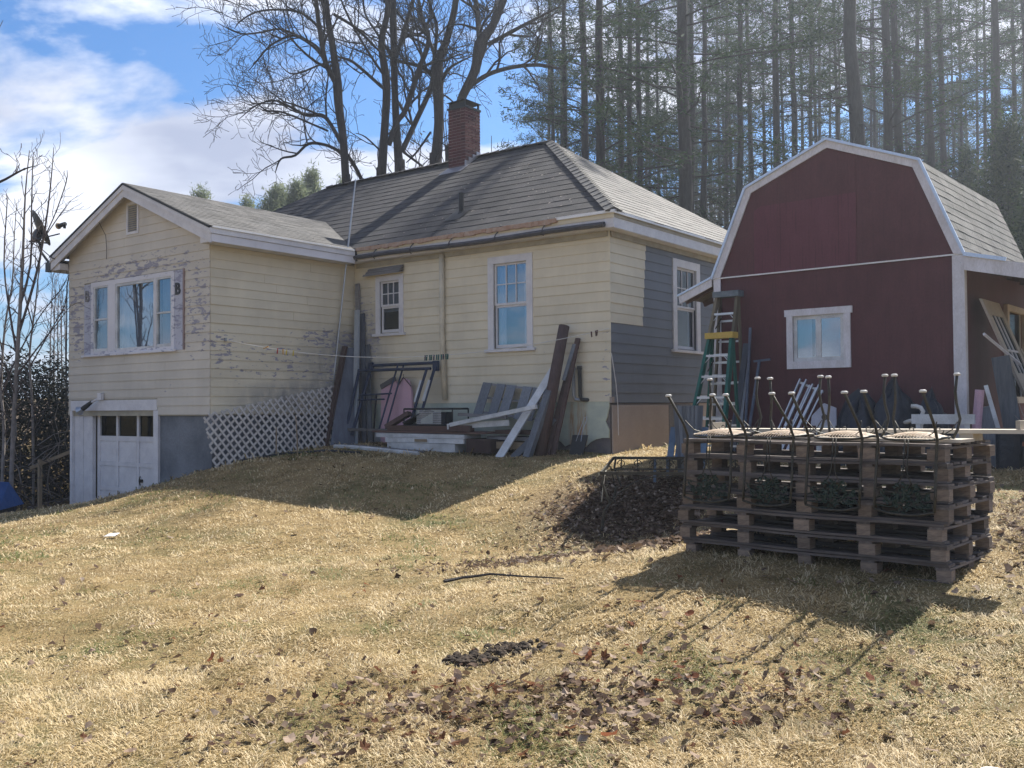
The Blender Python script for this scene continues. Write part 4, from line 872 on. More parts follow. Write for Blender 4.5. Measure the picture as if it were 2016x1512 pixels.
def blob(cx, cy, z0, rx, ry, h, seed, nx=34, ny=16, rough=.26):
    """draped heap: a dome with folds, sitting on the ground"""
    r = np.random.default_rng(seed); mb = MB(); vs = []; ph = r.random(6) * 6.28
    for j in range(ny + 1):
        f = j / ny
        for i_ in range(nx):
            a = 2 * math.pi * i_ / nx; rad = (1 - f ** 3.4) ** .7 if f < 1 else 0
            w = 1 + rough * (math.sin(3 * a + ph[0] + f) * .5 + math.sin(7 * a + ph[1] + 3 * f) * .4 + math.sin(11 * a + ph[2] - 4 * f) * .3) + r.normal(0, .035)
            zz = z0 + h * f * (1 + rough * (.45 * math.sin(2 * a + ph[3]) + .25 * math.sin(5 * a + ph[4]))) + r.normal(0, .012)
            vs.append((cx + rx * rad * w * math.cos(a), cy + ry * rad * w * math.sin(a), zz))
    fs = [(j * nx + i_, j * nx + (i_ + 1) % nx, (j + 1) * nx + (i_ + 1) % nx, (j + 1) * nx + i_) for j in range(ny) for i_ in range(nx)]
    return mb.add(vs, fs)
solo('tarp_heap', 'dark blue-gray tarp heaped against the barn, its tallest part', 'tarp', B, (-.75, -.5, .75), blob(-.78, -.45, .74, .38, .3, 1.1, 3), m_tarp, smooth=True)
solo('tarp_heap', 'low dark tarp heap left of the tall one against the barn', 'tarp', B, (-1.25, -.5, .75), blob(-1.26, -.45, .74, .32, .28, .93, 5), m_tarp, smooth=True)
solo('tarp_heap', 'low dark tarp heap beside the white corner board', 'tarp', B, (-.3, -.5, .75), blob(-.30, -.42, .74, .26, .26, .92, 8), m_tarp, smooth=True)
pts = [(x_, -.62, z_ - .16) for x_, z_ in ((-.62, 1.50), (-.52, 1.535), (-.43, 1.55), (-.37, 1.60), (-.35, 1.66), (-.38, 1.71), (-.44, 1.73), (-.50, 1.73))]
q = MB().tube(pts, .028, 8); q.tube([(-.62, -.62, 1.35), (-.62, -.62, .78)], .03, 8); q.tube([(-.36, -.62, 1.45), (-.40, -.62, .78)], .03, 8); solo('plastic_chair_arm', 'white curled chair arm showing above the pallets', 'chair', B, (-.5, -.62, .78), q, m_cap, smooth=True)
q = MB().box(-.45, .32, -.78, -.74, 1.34, 1.465); q.box(-.40, -.34, -.77, -.75, .7, 1.34); q.box(.2, .26, -.77, -.75, .7, 1.34); solo('white_shelf_board', 'long pale board on edge in front of the barn corner', 'board', B, (-.1, -.76, .7), q, m_pvc)
# leaning door under the lean-to
dr = thing('door', 'old cream six-pane door leaning under the barn lean-to', 'door', B, (.55, 1.0, .9))
def onsl(u, v, n=0):       # door plane: u along y, v up the slope
    return (.75 - .62 * v / 2.0 + n, .25 + u + .62 * (2.0 - v) / 2.0, 1.10 + 1.92 * v / 2.0)
def dbox(u0, u1, v0, v1, n0=0, n1=.035):
    return MB().hexa([onsl(u0, v0, n0), onsl(u1, v0, n0), onsl(u1, v0, n1), onsl(u0, v0, n1), onsl(u0, v1, n0), onsl(u1, v1, n0), onsl(u1, v1, n1), onsl(u0, v1, n1)])
m_cream = M('old_cream', (.50, .45, .40), (.42, .38, .34), 5, .7)
for a in ((0, .16, 0, 2.0), (.74, .90, 0, 2.0)): part(dr, 'stile', dbox(*a), m_cream)
for a in ((.16, .74, 0, .22), (.16, .74, .75, .95), (.16, .74, 1.78, 2.0)): part(dr, 'rail', dbox(*a), m_cream)
part(dr, 'door_panel', dbox(.16, .74, .22, .75, .01, .02), m_cream)
for k in (1, 2): part(dr, 'muntin', dbox(.16 + k * .193 - .014, .16 + k * .193 + .014, .95, 1.78, .005, .032), m_barnwhite)
part(dr, 'muntin', dbox(.16, .74, 1.26, 1.29, .005, .032), m_barnwhite)
part(dr, 'pane', dbox(.16, .74, .95, 1.78, .012, .016), m_glass3)
part(dr, 'latch', dbox(.89, .95, 1.15, 1.33, .0, .05), m_cream)
leaner('door_prop', 'short white stick propping the leaning door', 'stick', B, (.55, .6, 2.12), (.25, .0, 2.52), .045, .03, m_barnwhite)
leaner('cedar_board', 'wide weathered gray board beside the leaning door', 'board', B, (.62, .15, .72), (.42, .10, 2.22), .22, .03, m_gwood, (1, 0, 0))
leaner('gray_board', 'narrow dark gray board leaning left of the wide board', 'board', B, (.45, -.05, .72), (.22, .02, 1.55), .2, .02, m_gwood, (1, 0, 0))
leaner('white_strip', 'pale blue-white strip leaning between the gray boards', 'strip', B, (.56, -.08, .72), (.26, -.0, 1.84), .05, .02, m_pvc, (1, 0, 0))
q = MB().tube([(.16, -.06, .72), (.15, -.04, 1.3), (.19, -.02, 1.78)], .06, 8); solo('pink_roll', 'narrow pink roll standing by the white corner board', 'roll', B, (.16, -.06, .72), q, m_pink)
solo('covered_pile', 'tall dark covered pile in front of the leaning door', 'tarp', B, (1.05, .35, .7), blob(1.05, .45, .68, .42, .36, 1.62, 12, rough=.1), m_tarp, smooth=True)
solo('covered_pile', 'dark covered pile at the right edge under the barn window', 'tarp', B, (1.75, .65, .7), blob(1.72, .8, .7, .5, .4, 1.45, 14, rough=.1), m_tarp, smooth=True)
for k, (x, y) in enumerate(((.62, -.42), (.98, -.35))):
    zg_ = gh(B, x, y); q = MB().tube([(x, y, zg_ - .02), (x + .02, y, zg_ + .52 + .1 * k)], [.15, .17], 12); solo('dark_bin', ['dark round bin standing behind the pallet corner', 'taller dark bin beside the clay pot'][k], 'bin', B, (x, y, zg_), q, m_tarp)
# flower pot with dead stems
px_, py_ = 4.62, 9.1
def pot_at(x, y, s, label):
    z = g1(x, y); o = thing('flower_pot', label, 'flower pot', WD, (x, y, z))
    q = MB().tube([(x, y, z), (x, y, z + .26 * s), (x, y, z + .26 * s), (x, y, z + .30 * s), (x, y, z + .27 * s)], [.10 * s, .15 * s, .165 * s, .165 * s, .14 * s], 16); part(o, 'pot', q, m_terra)
    r = random.Random(4); q = MB()
    for k in range(16):
        a = r.uniform(0, 6.28); l = r.uniform(.25, .6) * s; pts = [np.array([x + .05 * math.cos(a), y + .05 * math.sin(a), z + .25 * s])]; d = np.array([math.cos(a) * .5, math.sin(a) * .5, 1])
        for j in range(4): d = d + np.array([r.uniform(-.4, .4), r.uniform(-.4, .4), 0]); pts.append(pts[-1] + d / np.linalg.norm(d) * l / 4)
        q.tube(pts, [.010, .008, .006, .004, .002], 4)
    part(o, 'dead_stems', q, m_sap); return o
q_ = B.w((1.12, -1.0, 0)); pot_at(q_[0], q_[1], 1.25, 'terracotta pot with dry bare stems at the right edge')

# ------------------------------------------------------------------ pallets
PL, PD = 2.14, 1.0; lay = .139; z00 = .345
bd_me, blk_me = {}, {}
def sheet_box(name, sx, sy, sz, mat, warp=0):
    mb = MB(); n = 5 if warp else 1; vs = []; fs = []
    for k in range(n + 1):
        x = -sx / 2 + sx * k / n; w = warp * math.sin(k * 1.7 + sx * 9)
        vs += [(x, -sy / 2, -sz / 2 + w), (x, sy / 2, -sz / 2 + w * .6), (x, sy / 2, sz / 2 + w * .6), (x, -sy / 2, sz / 2 + w)]
    for k in range(n):
        a = 4 * k; b = a + 4; fs += [(a, b, b + 1, a + 1), (a + 1, b + 1, b + 2, a + 2), (a + 2, b + 2, b + 3, a + 3), (a + 3, b + 3, b, a)]
    fs += [(0, 1, 2, 3), (4 * n + 3, 4 * n + 2, 4 * n + 1, 4 * n)]
    return mb.add(vs, fs).mesh(name, mat)
deck_me = [sheet_box('deck_board', PL, w, .019, m_pal, .006) for w in (.10, .125, .14)]
skid_me = sheet_box('skid_board', PL, .10, .018, m_pal, .003); cross_me = sheet_box('cross_board', PD, .10, .017, m_pal, .002)
blk_ = [sheet_box('block', .10, .095, .082, m_palend), sheet_box('block', .125, .10, .082, m_palend)]
ORD = ['lowest of the seven stacked pallets, resting on the grass', 'second weathered pallet from the bottom of the stack', 'third weathered pallet from the bottom of the stack', 'fourth pallet, the middle one of the stack', 'fifth pallet from the bottom of the stack', 'sixth pallet, next to the top of the stack', 'topmost weathered pallet, right under the upturned chairs']
rp = random.Random(5)
for k in range(7):
    ox, oy, rz = rp.uniform(-.02, .02), rp.uniform(-.015, .02), R(rp.uniform(-.5, .5))
    if k >= 4: ox -= .0; oy += .04; 
    zb = z00 + k * lay; root = thing('pallet', ORD[k] , 'pallet', P, (-PL / 2 + ox, PD / 2 + oy, zb), 'pallets in the stack')
    root.rotation_euler = (R(rp.uniform(-.25, .25)), R(rp.uniform(-.2, .2)), P.a + rz)
    for j in range(3): link(root, 'skid_board', skid_me, (0, (-.45, 0, .45)[j], .009), (0, 0, R(rp.uniform(-.4, .4))))
    for a in range(5):
        for b in range(3):
            xo = (-1.02, -.50, 0, .50, 1.02)[a] + rp.uniform(-.02, .02)
            link(root, 'block', blk_[rp.random() < .4], (xo, (-.45, 0, .45)[b] + rp.uniform(-.004, .004), .018 + .041), (0, 0, R(rp.uniform(-5, 5))))
        link(root, 'cross_board', cross_me, ((-1.02, -.50, 0, .50, 1.02)[a], 0, .1 + .0085), (0, 0, R(90 + rp.uniform(-.5, .5))))
    ys_ = [-.44, -.27, -.10, .09, .27, .44] if k % 2 else [-.445, -.22, .0, .22, .445]
    for yy in ys_:
        if rp.random() < .06 and abs(yy) < .4: continue
        link(root, 'deck_board', deck_me[rp.randrange(2) if abs(yy) > .4 else rp.randrange(3)], (rp.uniform(-.01, .01), yy, .117 + .0095), (R(rp.uniform(-2, 2)), R(rp.uniform(-.25, .25)), R(rp.uniform(-.9, .9))))
ZT = z00 + 7 * lay                     # about 1.32
# planks on top
q = MB(); q.hexa([(-2.24, .60, ZT + .045), (.36, .66, ZT + .060), (.36, .90, ZT + .060), (-2.24, .84, ZT + .045), (-2.24, .60, ZT + .075), (.36, .66, ZT + .09), (.36, .90, ZT + .09), (-2.24, .84, ZT + .075)])
o = thing('shelf_plank', 'long sun-bleached plank with raised end blocks lying on the pallets', 'plank', P, (-.95, .7, ZT + .04)); part(o, 'board', q, m_plank)
q = MB().box(-2.235, -2.20, .61, .83, ZT + .076, ZT + .13); part(o, 'end_block', q, m_plank); q = MB().box(.27, .30, .67, .89, ZT + .091, ZT + .155); part(o, 'end_block', q, m_plank)
part(o, 'underside_cleat', MB().box(-2.12, -2.02, .60, .84, ZT + .002, ZT + .045), m_plank); part(o, 'underside_cleat', MB().box(-.12, -.02, .66, .88, ZT + .002, ZT + .057), m_plank)
q = MB(); q.box(-1.1, .02, .25, .56, ZT + .003, ZT + .025); solo('plank', 'bleached wide board lying flat at the right end of the pallets', 'plank', P, (-.5, .4, ZT), q, m_plank)
# ---- upturned iron chairs
def chair_parts(o):
    # local coordinates, chair upside down: seat at z=0, legs up, back hanging down at y<0 ; facing the camera side
    def prt(name, mb, mat, sm=True):
        me = mb.mesh(name, mat, (0, 0, 0), sm); c = bpy.data.objects.new(name, me); COL.objects.link(c); c.parent = o; BASE[c.name] = np.zeros(3); return c
    sw, sd = .215, .40
    ring = []
    for k in range(25):
        a = 2 * math.pi * k / 24; ex_ = 3.2; cx, sy_ = math.cos(a), math.sin(a)
        ring.append((sw * math.copysign(abs(cx) ** (2 / ex_), cx), sd / 2 + .02 + sd / 2 * math.copysign(abs(sy_) ** (2 / ex_), sy_), .035 * math.cos(a * 0) * 0 + .010 * math.cos(2 * a)))
    seat = prt('seat_frame', MB().tube(ring, .009, 6, False), m_iron)
    q = MB(); n = 19
    dome = lambda x, y: .045 * max(0, 1 - (x / sw) ** 2) * max(0, 1 - ((y - sd / 2 - .02) / (sd / 2)) ** 2) ** .5
    for k in range(1, n):
        x = -sw + 2 * sw * k / n; hh = sd / 2 * (1 - abs(x / sw) ** 3.2) ** (1 / 3.2); pts = []
        for j in range(7): y = sd / 2 + .02 - hh + 2 * hh * j / 6; pts.append((x, y, dome(x, y)))
        q.tube(pts, .0026, 3, False)
    for k in range(1, n):
        y = .02 + sd * k / n; hh = sw * (1 - abs((y - .02 - sd / 2) / (sd / 2)) ** 3.2) ** (1 / 3.2); pts = []
        for j in range(7): x = -hh + 2 * hh * j / 6; pts.append((x, y, dome(x, y) + .002))
        q.tube(pts, .0026, 3, False)
    prt('seat_mesh', q, m_mesh)
    for s in (-1, 1):
        # rear leg: continuous with the back upright
        q = MB().tube([(s * .205 + 0, -.075, -.50), (s * .208, -.05, -.36), (s * .205, -.02, -.15), (s * .205, .01, .0), (s * .205, -.05, .10), (s * .200, -.29, .335)], .0108, 7); prt('leg', q, m_iron)
        prt('foot_cap', MB().tube([(s * .200, -.29, .332), (s * .200, -.29, .345), (s * .200, -.29, .352)], [.023, .026, .015], 12), m_cap)
        # front leg with its S bend
        q = MB().tube([(s * .20, .40, -.01), (s * .225, .44, .06), (s * .24, .455, .14), (s * .22, .44, .25), (s * .215, .43, .34), (s * .225, .44, .46)], .0108, 7); prt('leg', q, m_iron)
        prt('foot_cap', MB().tube([(s * .225, .44, .458), (s * .225, .44, .471), (s * .225, .44, .478)], [.023, .026, .015], 12), m_cap)
        # scrolls between leg and seat
        pts = [(s * .225, .44, .12), (s * .19, .43, .06), (s * .13, .42, .02)]
        for k in range(14):
            a = -1.6 + k * .48; rr = .036 * (1 - k / 17); pts.append((s * (.10 - .0) - s * rr * math.sin(a) * 1, .42, .055 - rr * math.cos(a) * 1.0))
        prt('scroll', MB().tube(pts, .0042, 4), m_iron)
        prt('brace', MB().tube([(s * .212, -.02, .13), (s * .17, .05, .05), (s * .10, .12, .015), (s * .04, .16, .03)], .0045, 4), m_iron)
    prt('back_rail', MB().tube([(-.208, -.05, -.36), (-.1, -.06, -.375), (0, -.065, -.38), (.1, -.06, -.375), (.208, -.05, -.36)], .006, 5), m_iron)
    prt('back_rail', MB().tube([(-.207, -.075, -.50), (-.1, -.09, -.525), (0, -.095, -.53), (.1, -.09, -.525), (.207, -.075, -.50)], .010, 6), m_iron)
    prt('center_bar', MB().tube([(-.012, .0, .0), (-.012, -.04, -.20), (-.02, -.05, -.26), (-.07, -.055, -.36)], .005, 4), m_iron)
    prt('center_bar', MB().tube([(.012, .0, .0), (.012, -.04, -.20), (.02, -.05, -.26), (.07, -.055, -.36)], .005, 4), m_iron)
    # cast leaf medallion
    r = random.Random(3); q = MB()
    for k in range(120):
        x = r.gauss(0, .085); x = max(-.17, min(.17, x)); z = -.41 + r.gauss(0, .05) + .25 * abs(x) * -.3; z = max(-.52, min(-.27 - abs(x) * .6, z)); y = -.065 + r.uniform(-.012, .012)
        a = r.uniform(0, 6.28); s = r.uniform(.012, .026); c_, s_ = math.cos(a) * s, math.sin(a) * s
        q.add([(x + c_, y, z + s_), (x - s_ * .6, y - .006, z + c_ * .6), (x - c_, y + .004, z - s_), (x + s_ * .6, y - .006, z - c_ * .6)], [(0, 1, 2, 3)])
    prt('leaf_medallion', q, m_irongr, False)
    q = MB()
    for s in (-1, 1):
        q.tube([(s * .03, -.07, -.42), (s * .09, -.08, -.44), (s * .15, -.07, -.40), (s * .205, -.06, -.43)], .004, 4); q.tube([(s * .03, -.07, -.46), (s * .10, -.08, -.48), (s * .205, -.07, -.47)], .004, 4)
    prt('vine', q, m_irongr)
CL = ['leftmost upturned iron chair on the pallets', 'second upturned iron chair from the left on the pallets', 'third upturned iron chair from the left on the pallets', 'rightmost upturned iron chair on the pallets']
cx_ = [-1.86, -1.33, -.80, -.27]
c0 = thing('iron_chair', CL[0], 'chair', P, (cx_[0], -.02, ZT + .03), 'upturned wrought-iron chairs'); BASE['x'] = 0; chair_parts(c0)
c0.rotation_euler = (R(1.5), 0, P.a + R(2))
for k in (1, 2, 3):
    c = copy_tree(c0); c.location = P.w((cx_[k], -.015 + .01 * k, ZT + .03)); c.rotation_euler = (R(1.5 - k * .4), R(.6 * (k - 2)), P.a + R((0, -2, 1.5, 3)[k])); c['label'] = CL[k]

# ---- iron table behind the pallets
TB = Fr((2.02, 11.45), R(-12)); tz = gh(TB, -.45, -.6)
TL, TD_ = 1.80, 1.35; zt_ = .845
tab = thing('iron_table', 'wrought-iron garden table frame without a top, left of the pallets', 'table', TB, (0, 0, zt_ - .6))
def tp(x, y, z=0): return (x, y, zt_ + .10 * (y + TD_ / 2) / TD_ + z)
fr_ = [tp(-TL / 2, -TD_ / 2), tp(TL / 2, -TD_ / 2), tp(TL / 2, TD_ / 2), tp(-TL / 2, TD_ / 2), tp(-TL / 2, -TD_ / 2)]
q = MB()
for a, b in zip(fr_, fr_[1:]): q.beam(a, b, .035, .02, (0, 0, 1))
part(tab, 'top_frame', q, m_iron)
for sx in (-1, 1):
    for sy in (-1, 1):
        x, y = sx * (TL / 2 - .03), sy * (TD_ / 2 - .03); zz = gh(TB, x * 1.02, y); t0 = tp(x, y)
        q = MB().tube([t0, (x + .02 * sx, y, t0[2] - .12), (x - .06 * sx, y - .0, t0[2] - .35), (x + .0 * sx, y, (t0[2] + zz) / 2 - .1), (x + .03 * sx, y, zz + .02), (x + .03 * sx, y, zz - .02)], [.014, .014, .015, .017, .017, .02], 7); part(tab, 'leg', q, m_iron)
def scroll(c, r0, ax, turns=1.4, s=1):
    pts = []
    for k in range(16):
        a = k / 15 * turns * 6.28; rr = r0 * (1 - k / 18); u = rr * math.cos(a) * s; v = rr * math.sin(a); pts.append((c[0] + u * ax[0], c[1] + u * ax[1], c[2] + v))
    return pts
for (sy, n) in ((1, 9), (-1, 0)):
    for k in range(n):
        x = -TL / 2 + TL * (k + .5) / n; c = tp(x, sy * TD_ / 2, -.075); q = MB().tube(scroll(c, .055, (1, 0), 1.3, 1 if k % 2 else -1), .006, 4); q.tube([(c[0], c[1], c[2] - .06), (c[0], c[1], c[2] + .06)], .008, 5); part(tab, 'scroll', q, m_iron)
q = MB().beam(tp(-TL / 2, TD_ / 2, -.14), tp(TL / 2, TD_ / 2, -.14), .02, .012); part(tab, 'apron_bar', q, m_iron)
q = MB(); pts = []
for k in range(14): f = k / 13; pts.append((-TL / 2 + .05 + f * (TL - .1), -TD_ / 2 + .01, tp(-TL / 2 + f * TL, -TD_ / 2)[2] - .03 - .38 * abs(2 * f - 1) ** 3.5))
q.tube(pts, .008, 5); part(tab, 'apron_arch', q, m_iron)
q = MB(); pts = []
for k in range(10): f = k / 9; pts.append((-TL / 2 + .0, -TD_ / 2 + f * TD_, tp(-TL / 2, -TD_ / 2 + f * TD_)[2] - .03 - .3 * abs(2 * f - 1) ** 3))
q.tube(pts, .008, 5); part(tab, 'apron_arch', q, m_iron)
# wooden planter and a blue-gray chair showing behind the pallets
def planter(x, y):
    z = g1(x, y); F2 = Fr((x, y), R(-30)); o = thing('planter', 'gray weathered wooden planter tub behind the pallets', 'planter', F2, (0, 0, z))
    h = 1.60 - z; n = 5
    for sx in range(4):
        a = sx * math.pi / 2; c, s = math.cos(a), math.sin(a)
        for k in range(n):
            t0, t1 = -1 + 2 * k / n, -1 + 2 * (k + 1) / n - .03; rb, rt_ = .10, .145; q = MB(); vs = []
            for (rr, zz) in ((rb, z), (rt_, z + h)):
                for (t_, d) in ((t0, 0), (t1, 0), (t1, .018), (t0, .018)):
                    u, v = t_ * rr, -(rr + d); vs.append((u * c - v * s, u * s + v * c, zz))
            part(o, 'board', q.hexa(vs), m_gwood)
    q = MB().box(-.145, .145, -.145, .145, z + h - .012, z + h - .002); part(o, 'soil', q, m_brown); return o
planter(2.36, 13.0)
F3 = Fr((2.22, 12.75), R(-30)); z3 = gh(F3, 0, 0); o = thing('lawn_chair', 'blue-gray slatted lawn chair standing behind the pallets', 'chair', F3, (0, 0, z3))
m_bls = M('blue_gray_slat', (.13, .19, .27), (.08, .13, .2), 6, .6)
for k in range(5): part(o, 'slat', MB().beam((-.22 + k * .11, .15, z3 + .25), (-.22 + k * .11, .32, z3 + .68), .09, .012, (1, 0, 0)), m_bls)
for k in range(5): part(o, 'slat', MB().beam((-.22 + k * .11, -.35, z3 + .30), (-.22 + k * .11, .15, z3 + .25), .09, .012, (1, 0, 0)), m_bls)
for sx in (-1, 1):
    for y in (-.32, .14): part(o, 'leg', MB().beam((sx * .25, y, z3 - .02), (sx * .25, y, z3 + .3), .03, .03, (1, 0, 0)), m_bls)
# ------------------------------------------------------------------ things along the yellow wall
def hg(x, y): return gh(H, x, y)
m_latt = M('lattice_paint', (.66, .63, .60), (.52, .49, .47), 3, .6)
# lattice leaning on the wing's side wall: plane x = XI+.10, slats at 45 degrees
la = thing('lattice_panel', 'white diagonal garden lattice leaning on the wing wall', 'lattice', H, (XI + .2, -2.2, hg(XI + .2, -2.2)))
def yz(u, v):   # the panel's outline: quadrilateral in (y, z)
    return u, v
LQ = [(-3.80, 1.50), (-3.62, .46), (-.90, .78), (-.55, 2.08)]
def inside_seg(p, d, poly):
    """clip an infinite line against a convex polygon -> (t0, t1)"""
    t0, t1 = -99, 99; n = len(poly); cxm = sum(a for a, b in poly) / n; czm = sum(b for a, b in poly) / n
    for k in range(n):
        a = np.array(poly[k]); b = np.array(poly[(k + 1) % n]); e = b - a; nn = np.array([-e[1], e[0]])
        if nn @ (np.array([cxm, czm]) - a) < 0: nn = -nn
        den = nn @ d; num = nn @ (p - a)
        if abs(den) < 1e-9:
            if num < 0: return None
            continue
        t = -num / den
        if den > 0: t0 = max(t0, t)
        else: t1 = min(t1, t)
    return (t0, t1) if t1 - t0 > .05 else None
for layer, ang_ in ((0, R(38)), (1, R(-52))):
    d = np.array([math.cos(ang_), math.sin(ang_)]); nn = np.array([-d[1], d[0]]); st = .122
    for k in range(-40, 60):
        p = np.array([-2.2, 1.2]) + nn * k * st; s_ = inside_seg(p, d, LQ)
        if not s_: continue
        a, b = p + d * s_[0], p + d * s_[1]
        x = lambda z: XI + .075 + .012 * layer + .10 * (2.1 - z)
        q = MB().beam((x(a[1]), a[0], a[1]), (x(b[1]), b[0], b[1]), .010, .040, (1, 0, .1)); part(la, 'slat', q, m_latt)
# pole leaning at the eave corner
zb1 = hg(-6.28, -.62)
solo('metal_pole', 'long thin pale pole leaning over the eave at the inner corner', 'pole', H, (-6.28, -.70, zb1), MB().tube([(-6.30, -.72, zb1 - .02), (-6.02, -.36, 4.86), (-5.91, -.235, 6.32)], [.018, .018, .013], 6), m_galv)
CW = [('tall_post', 'tall pale post standing in the inner corner, the highest of its group', (-5.85, -.22, hg(-5.9, -.2)), (-6.06, -.05, 4.18), .10, .05, m_gwoodx),
      ('galvanized_channel', 'pale blue-gray channel in front of the corner post', (-5.70, -.48, hg(-5.7, -.5)), (-5.98, -.14, 3.62), .11, .05, m_pvcg),
      ('dark_board', 'dark narrow board right of the corner channel', (-5.64, -.28, hg(-5.6, -.3)), (-5.92, -.05, 3.55), .11, .03, m_bluegray),
      ('brown_board', 'rough reddish-brown board leaning left of the sheet', (-6.02, -1.0, hg(-6.0, -1.0)), (-6.05, -.42, 2.86), .13, .05, m_brown),
      ('thin_board', 'thin gray board leaning right of the dark board in the corner', (-5.42, -.33, hg(-5.4, -.3)), (-5.78, -.05, 2.9), .12, .025, m_gwood)]
for n_, l_, p_, q_, w_, h_, m_ in CW: leaner(n_, l_, 'board', H, p_, q_, w_, h_, m_, (1, 0, 0))
zc = hg(-5.95, -.75); q = MB().hexa([(-5.92, -.95, zc - .02), (-5.68, -.56, zc - .02), (-5.66, -.54, zc - .02), (-5.90, -.93, zc - .02), (-6.10, -.42, 2.84), (-5.98, -.18, 2.84), (-5.96, -.16, 2.84), (-6.08, -.40, 2.84)])
solo('metal_sheet', 'blue-gray sheet standing on edge in the corner', 'sheet', H, (-5.9, -.75, zc), q, m_bluegray)
# blue steel frame
zf = hg(-5, -.5); fr = thing('steel_frame', 'dark blue tubular steel frame propped against the yellow wall', 'frame', H, (-4.8, -.4, zf))
def bt(p, q_, r=.024): return MB().tube([p, q_], r, 6)
TLc, TRc = (-5.55, -.16, 2.46), (-3.80, -.16, 2.46)
part(fr, 'top_rail', bt(TLc, TRc, .032), m_bluesteel); part(fr, 'top_rail', bt((-5.75, -.34, 2.36), (-3.82, -.30, 2.345), .03), m_bluesteel)
part(fr, 'post', bt(TLc, (-5.72, -.55, 1.05), .034), m_bluesteel); part(fr, 'post', bt((-5.72, -.34, 2.36), (-5.85, -.62, 1.05), .034), m_bluesteel)
part(fr, 'post', bt(TRc, (-3.98, -.50, 1.25), .030), m_bluesteel); part(fr, 'post', bt((-3.92, -.30, 2.34), (-4.12, -.60, 1.2), .028), m_bluesteel)
for a, b in (((-3.87, -.27, 2.12), (-3.93, -.39, 1.72)), ((-4.0, -.36, 2.12), (-4.07, -.47, 1.7))): part(fr, 'white_tape', bt(a, b, .036), m_pvc)
part(fr, 'brace', bt((-4.78, -.20, 2.44), (-4.98, -.55, 1.12), .018), m_bluesteel); part(fr, 'brace', bt((-4.62, -.20, 2.44), (-4.83, -.52, 1.12), .018), m_bluesteel)
part(fr, 'crossbar', bt((-5.62, -.42, 1.86), (-4.76, -.40, 1.88), .017), m_bluesteel); part(fr, 'crossbar', bt((-5.64, -.46, 1.76), (-4.90, -.46, 1.77), .017), m_bluesteel)
part(fr, 'corner_plate', MB().box(-5.62, -5.50, -.19, -.14, 2.38, 2.52), m_bluesteel); part(fr, 'corner_plate', MB().box(-3.86, -3.74, -.20, -.13, 2.30, 2.50), m_bluesteel)
# pink foam, hanger shapes
zf = hg(-5, -.3)
solo('pink_foam_board', 'left pink foam board with a sloping top behind the blue frame', 'foam board', H, (-5.0, -.25, zf), MB().extrude([(-5.32, zf), (-5.30, 2.02), (-4.92, 2.16), (-4.86, 2.05), (-4.72, 1.55), (-4.70, zf)], 'y', -.14, -.09), m_pink)
solo('pink_foam_board', 'right pink foam board, cut like a shirt, behind the blue frame', 'foam board', H, (-4.6, -.25, zf), MB().extrude([(-4.72, 1.05), (-4.80, 1.95), (-4.66, 2.20), (-4.5, 2.14), (-4.42, 1.9), (-4.40, 1.45), (-4.5, 1.10)], 'y', -.20, -.15), m_pink)
solo('gray_strip', 'gray torn strip along the top of the pink boards', 'strip', H, (-5.1, -.16, 2.05), MB().beam((-5.30, -.155, 2.02), (-4.88, -.155, 2.19), .10, .015), m_gwoodx)
q = MB().tube([(-4.78, -.21, 2.02), (-4.60, -.23, 2.20), (-4.42, -.21, 2.02)], .01, 5); q.tube([(-4.6, -.23, 2.2), (-4.6, -.23, 2.26)], .008, 5); solo('coat_hanger', 'dark clothes hanger over the right pink board', 'hanger', H, (-4.6, -.2, 2.1), q, m_dark)
leaner('dark_rod', 'thin dark rod standing left of the pink boards', 'rod', H, (-5.38, -.30, zf), (-5.36, -.22, 1.86), .03, .03, m_dark, (1, 0, 0))
q = MB().box(-5.95, -5.36, -.07, -.045, zf - .02, 1.10); solo('pale_panel', 'pale panel at the wall foot behind the blue frame', 'panel', H, (-5.65, -.06, zf), q, m_pvc)
# bench rail left of the stack
leaner('gray_rail', 'gray horizontal rail running left from the lumber stack', 'rail', H, (-5.9, -.55, 1.17), (-4.25, -.75, 1.17), .08, .05, m_gwoodx)
# white siding stack
zs = hg(-3.4, -.95)
SY = -1.05
for k, (a, b, c, d, lab) in enumerate(((-4.25, -2.62, zs - .02, zs + .13, 'lowest white vinyl box length in the stack by the wall'), (-4.30, -2.42, zs + .135, zs + .22, 'middle white vinyl length in the stack'), (-4.55, -2.40, zs + .225, zs + .30, 'top white vinyl length in the stack'))):
    q = MB().hexa([(a, SY, c), (b, SY + .04, c - .01), (b, SY + .5, c - .01), (a, SY + .46, c), (a, SY, d), (b, SY + .04, d - .012), (b, SY + .5, d - .012), (a, SY + .46, d)]); solo('vinyl_length', lab, 'siding', H, ((a + b) / 2, SY, c), q, m_pvc, 'white vinyl lengths stacked by the wall')
q = MB().box(-3.55, -3.25, SY - .006, SY + .0, zs + .15, zs + .20); solo('paper_label', 'brown paper label on the middle white length', 'label', H, (-3.4, SY, zs + .15), q, m_tan)
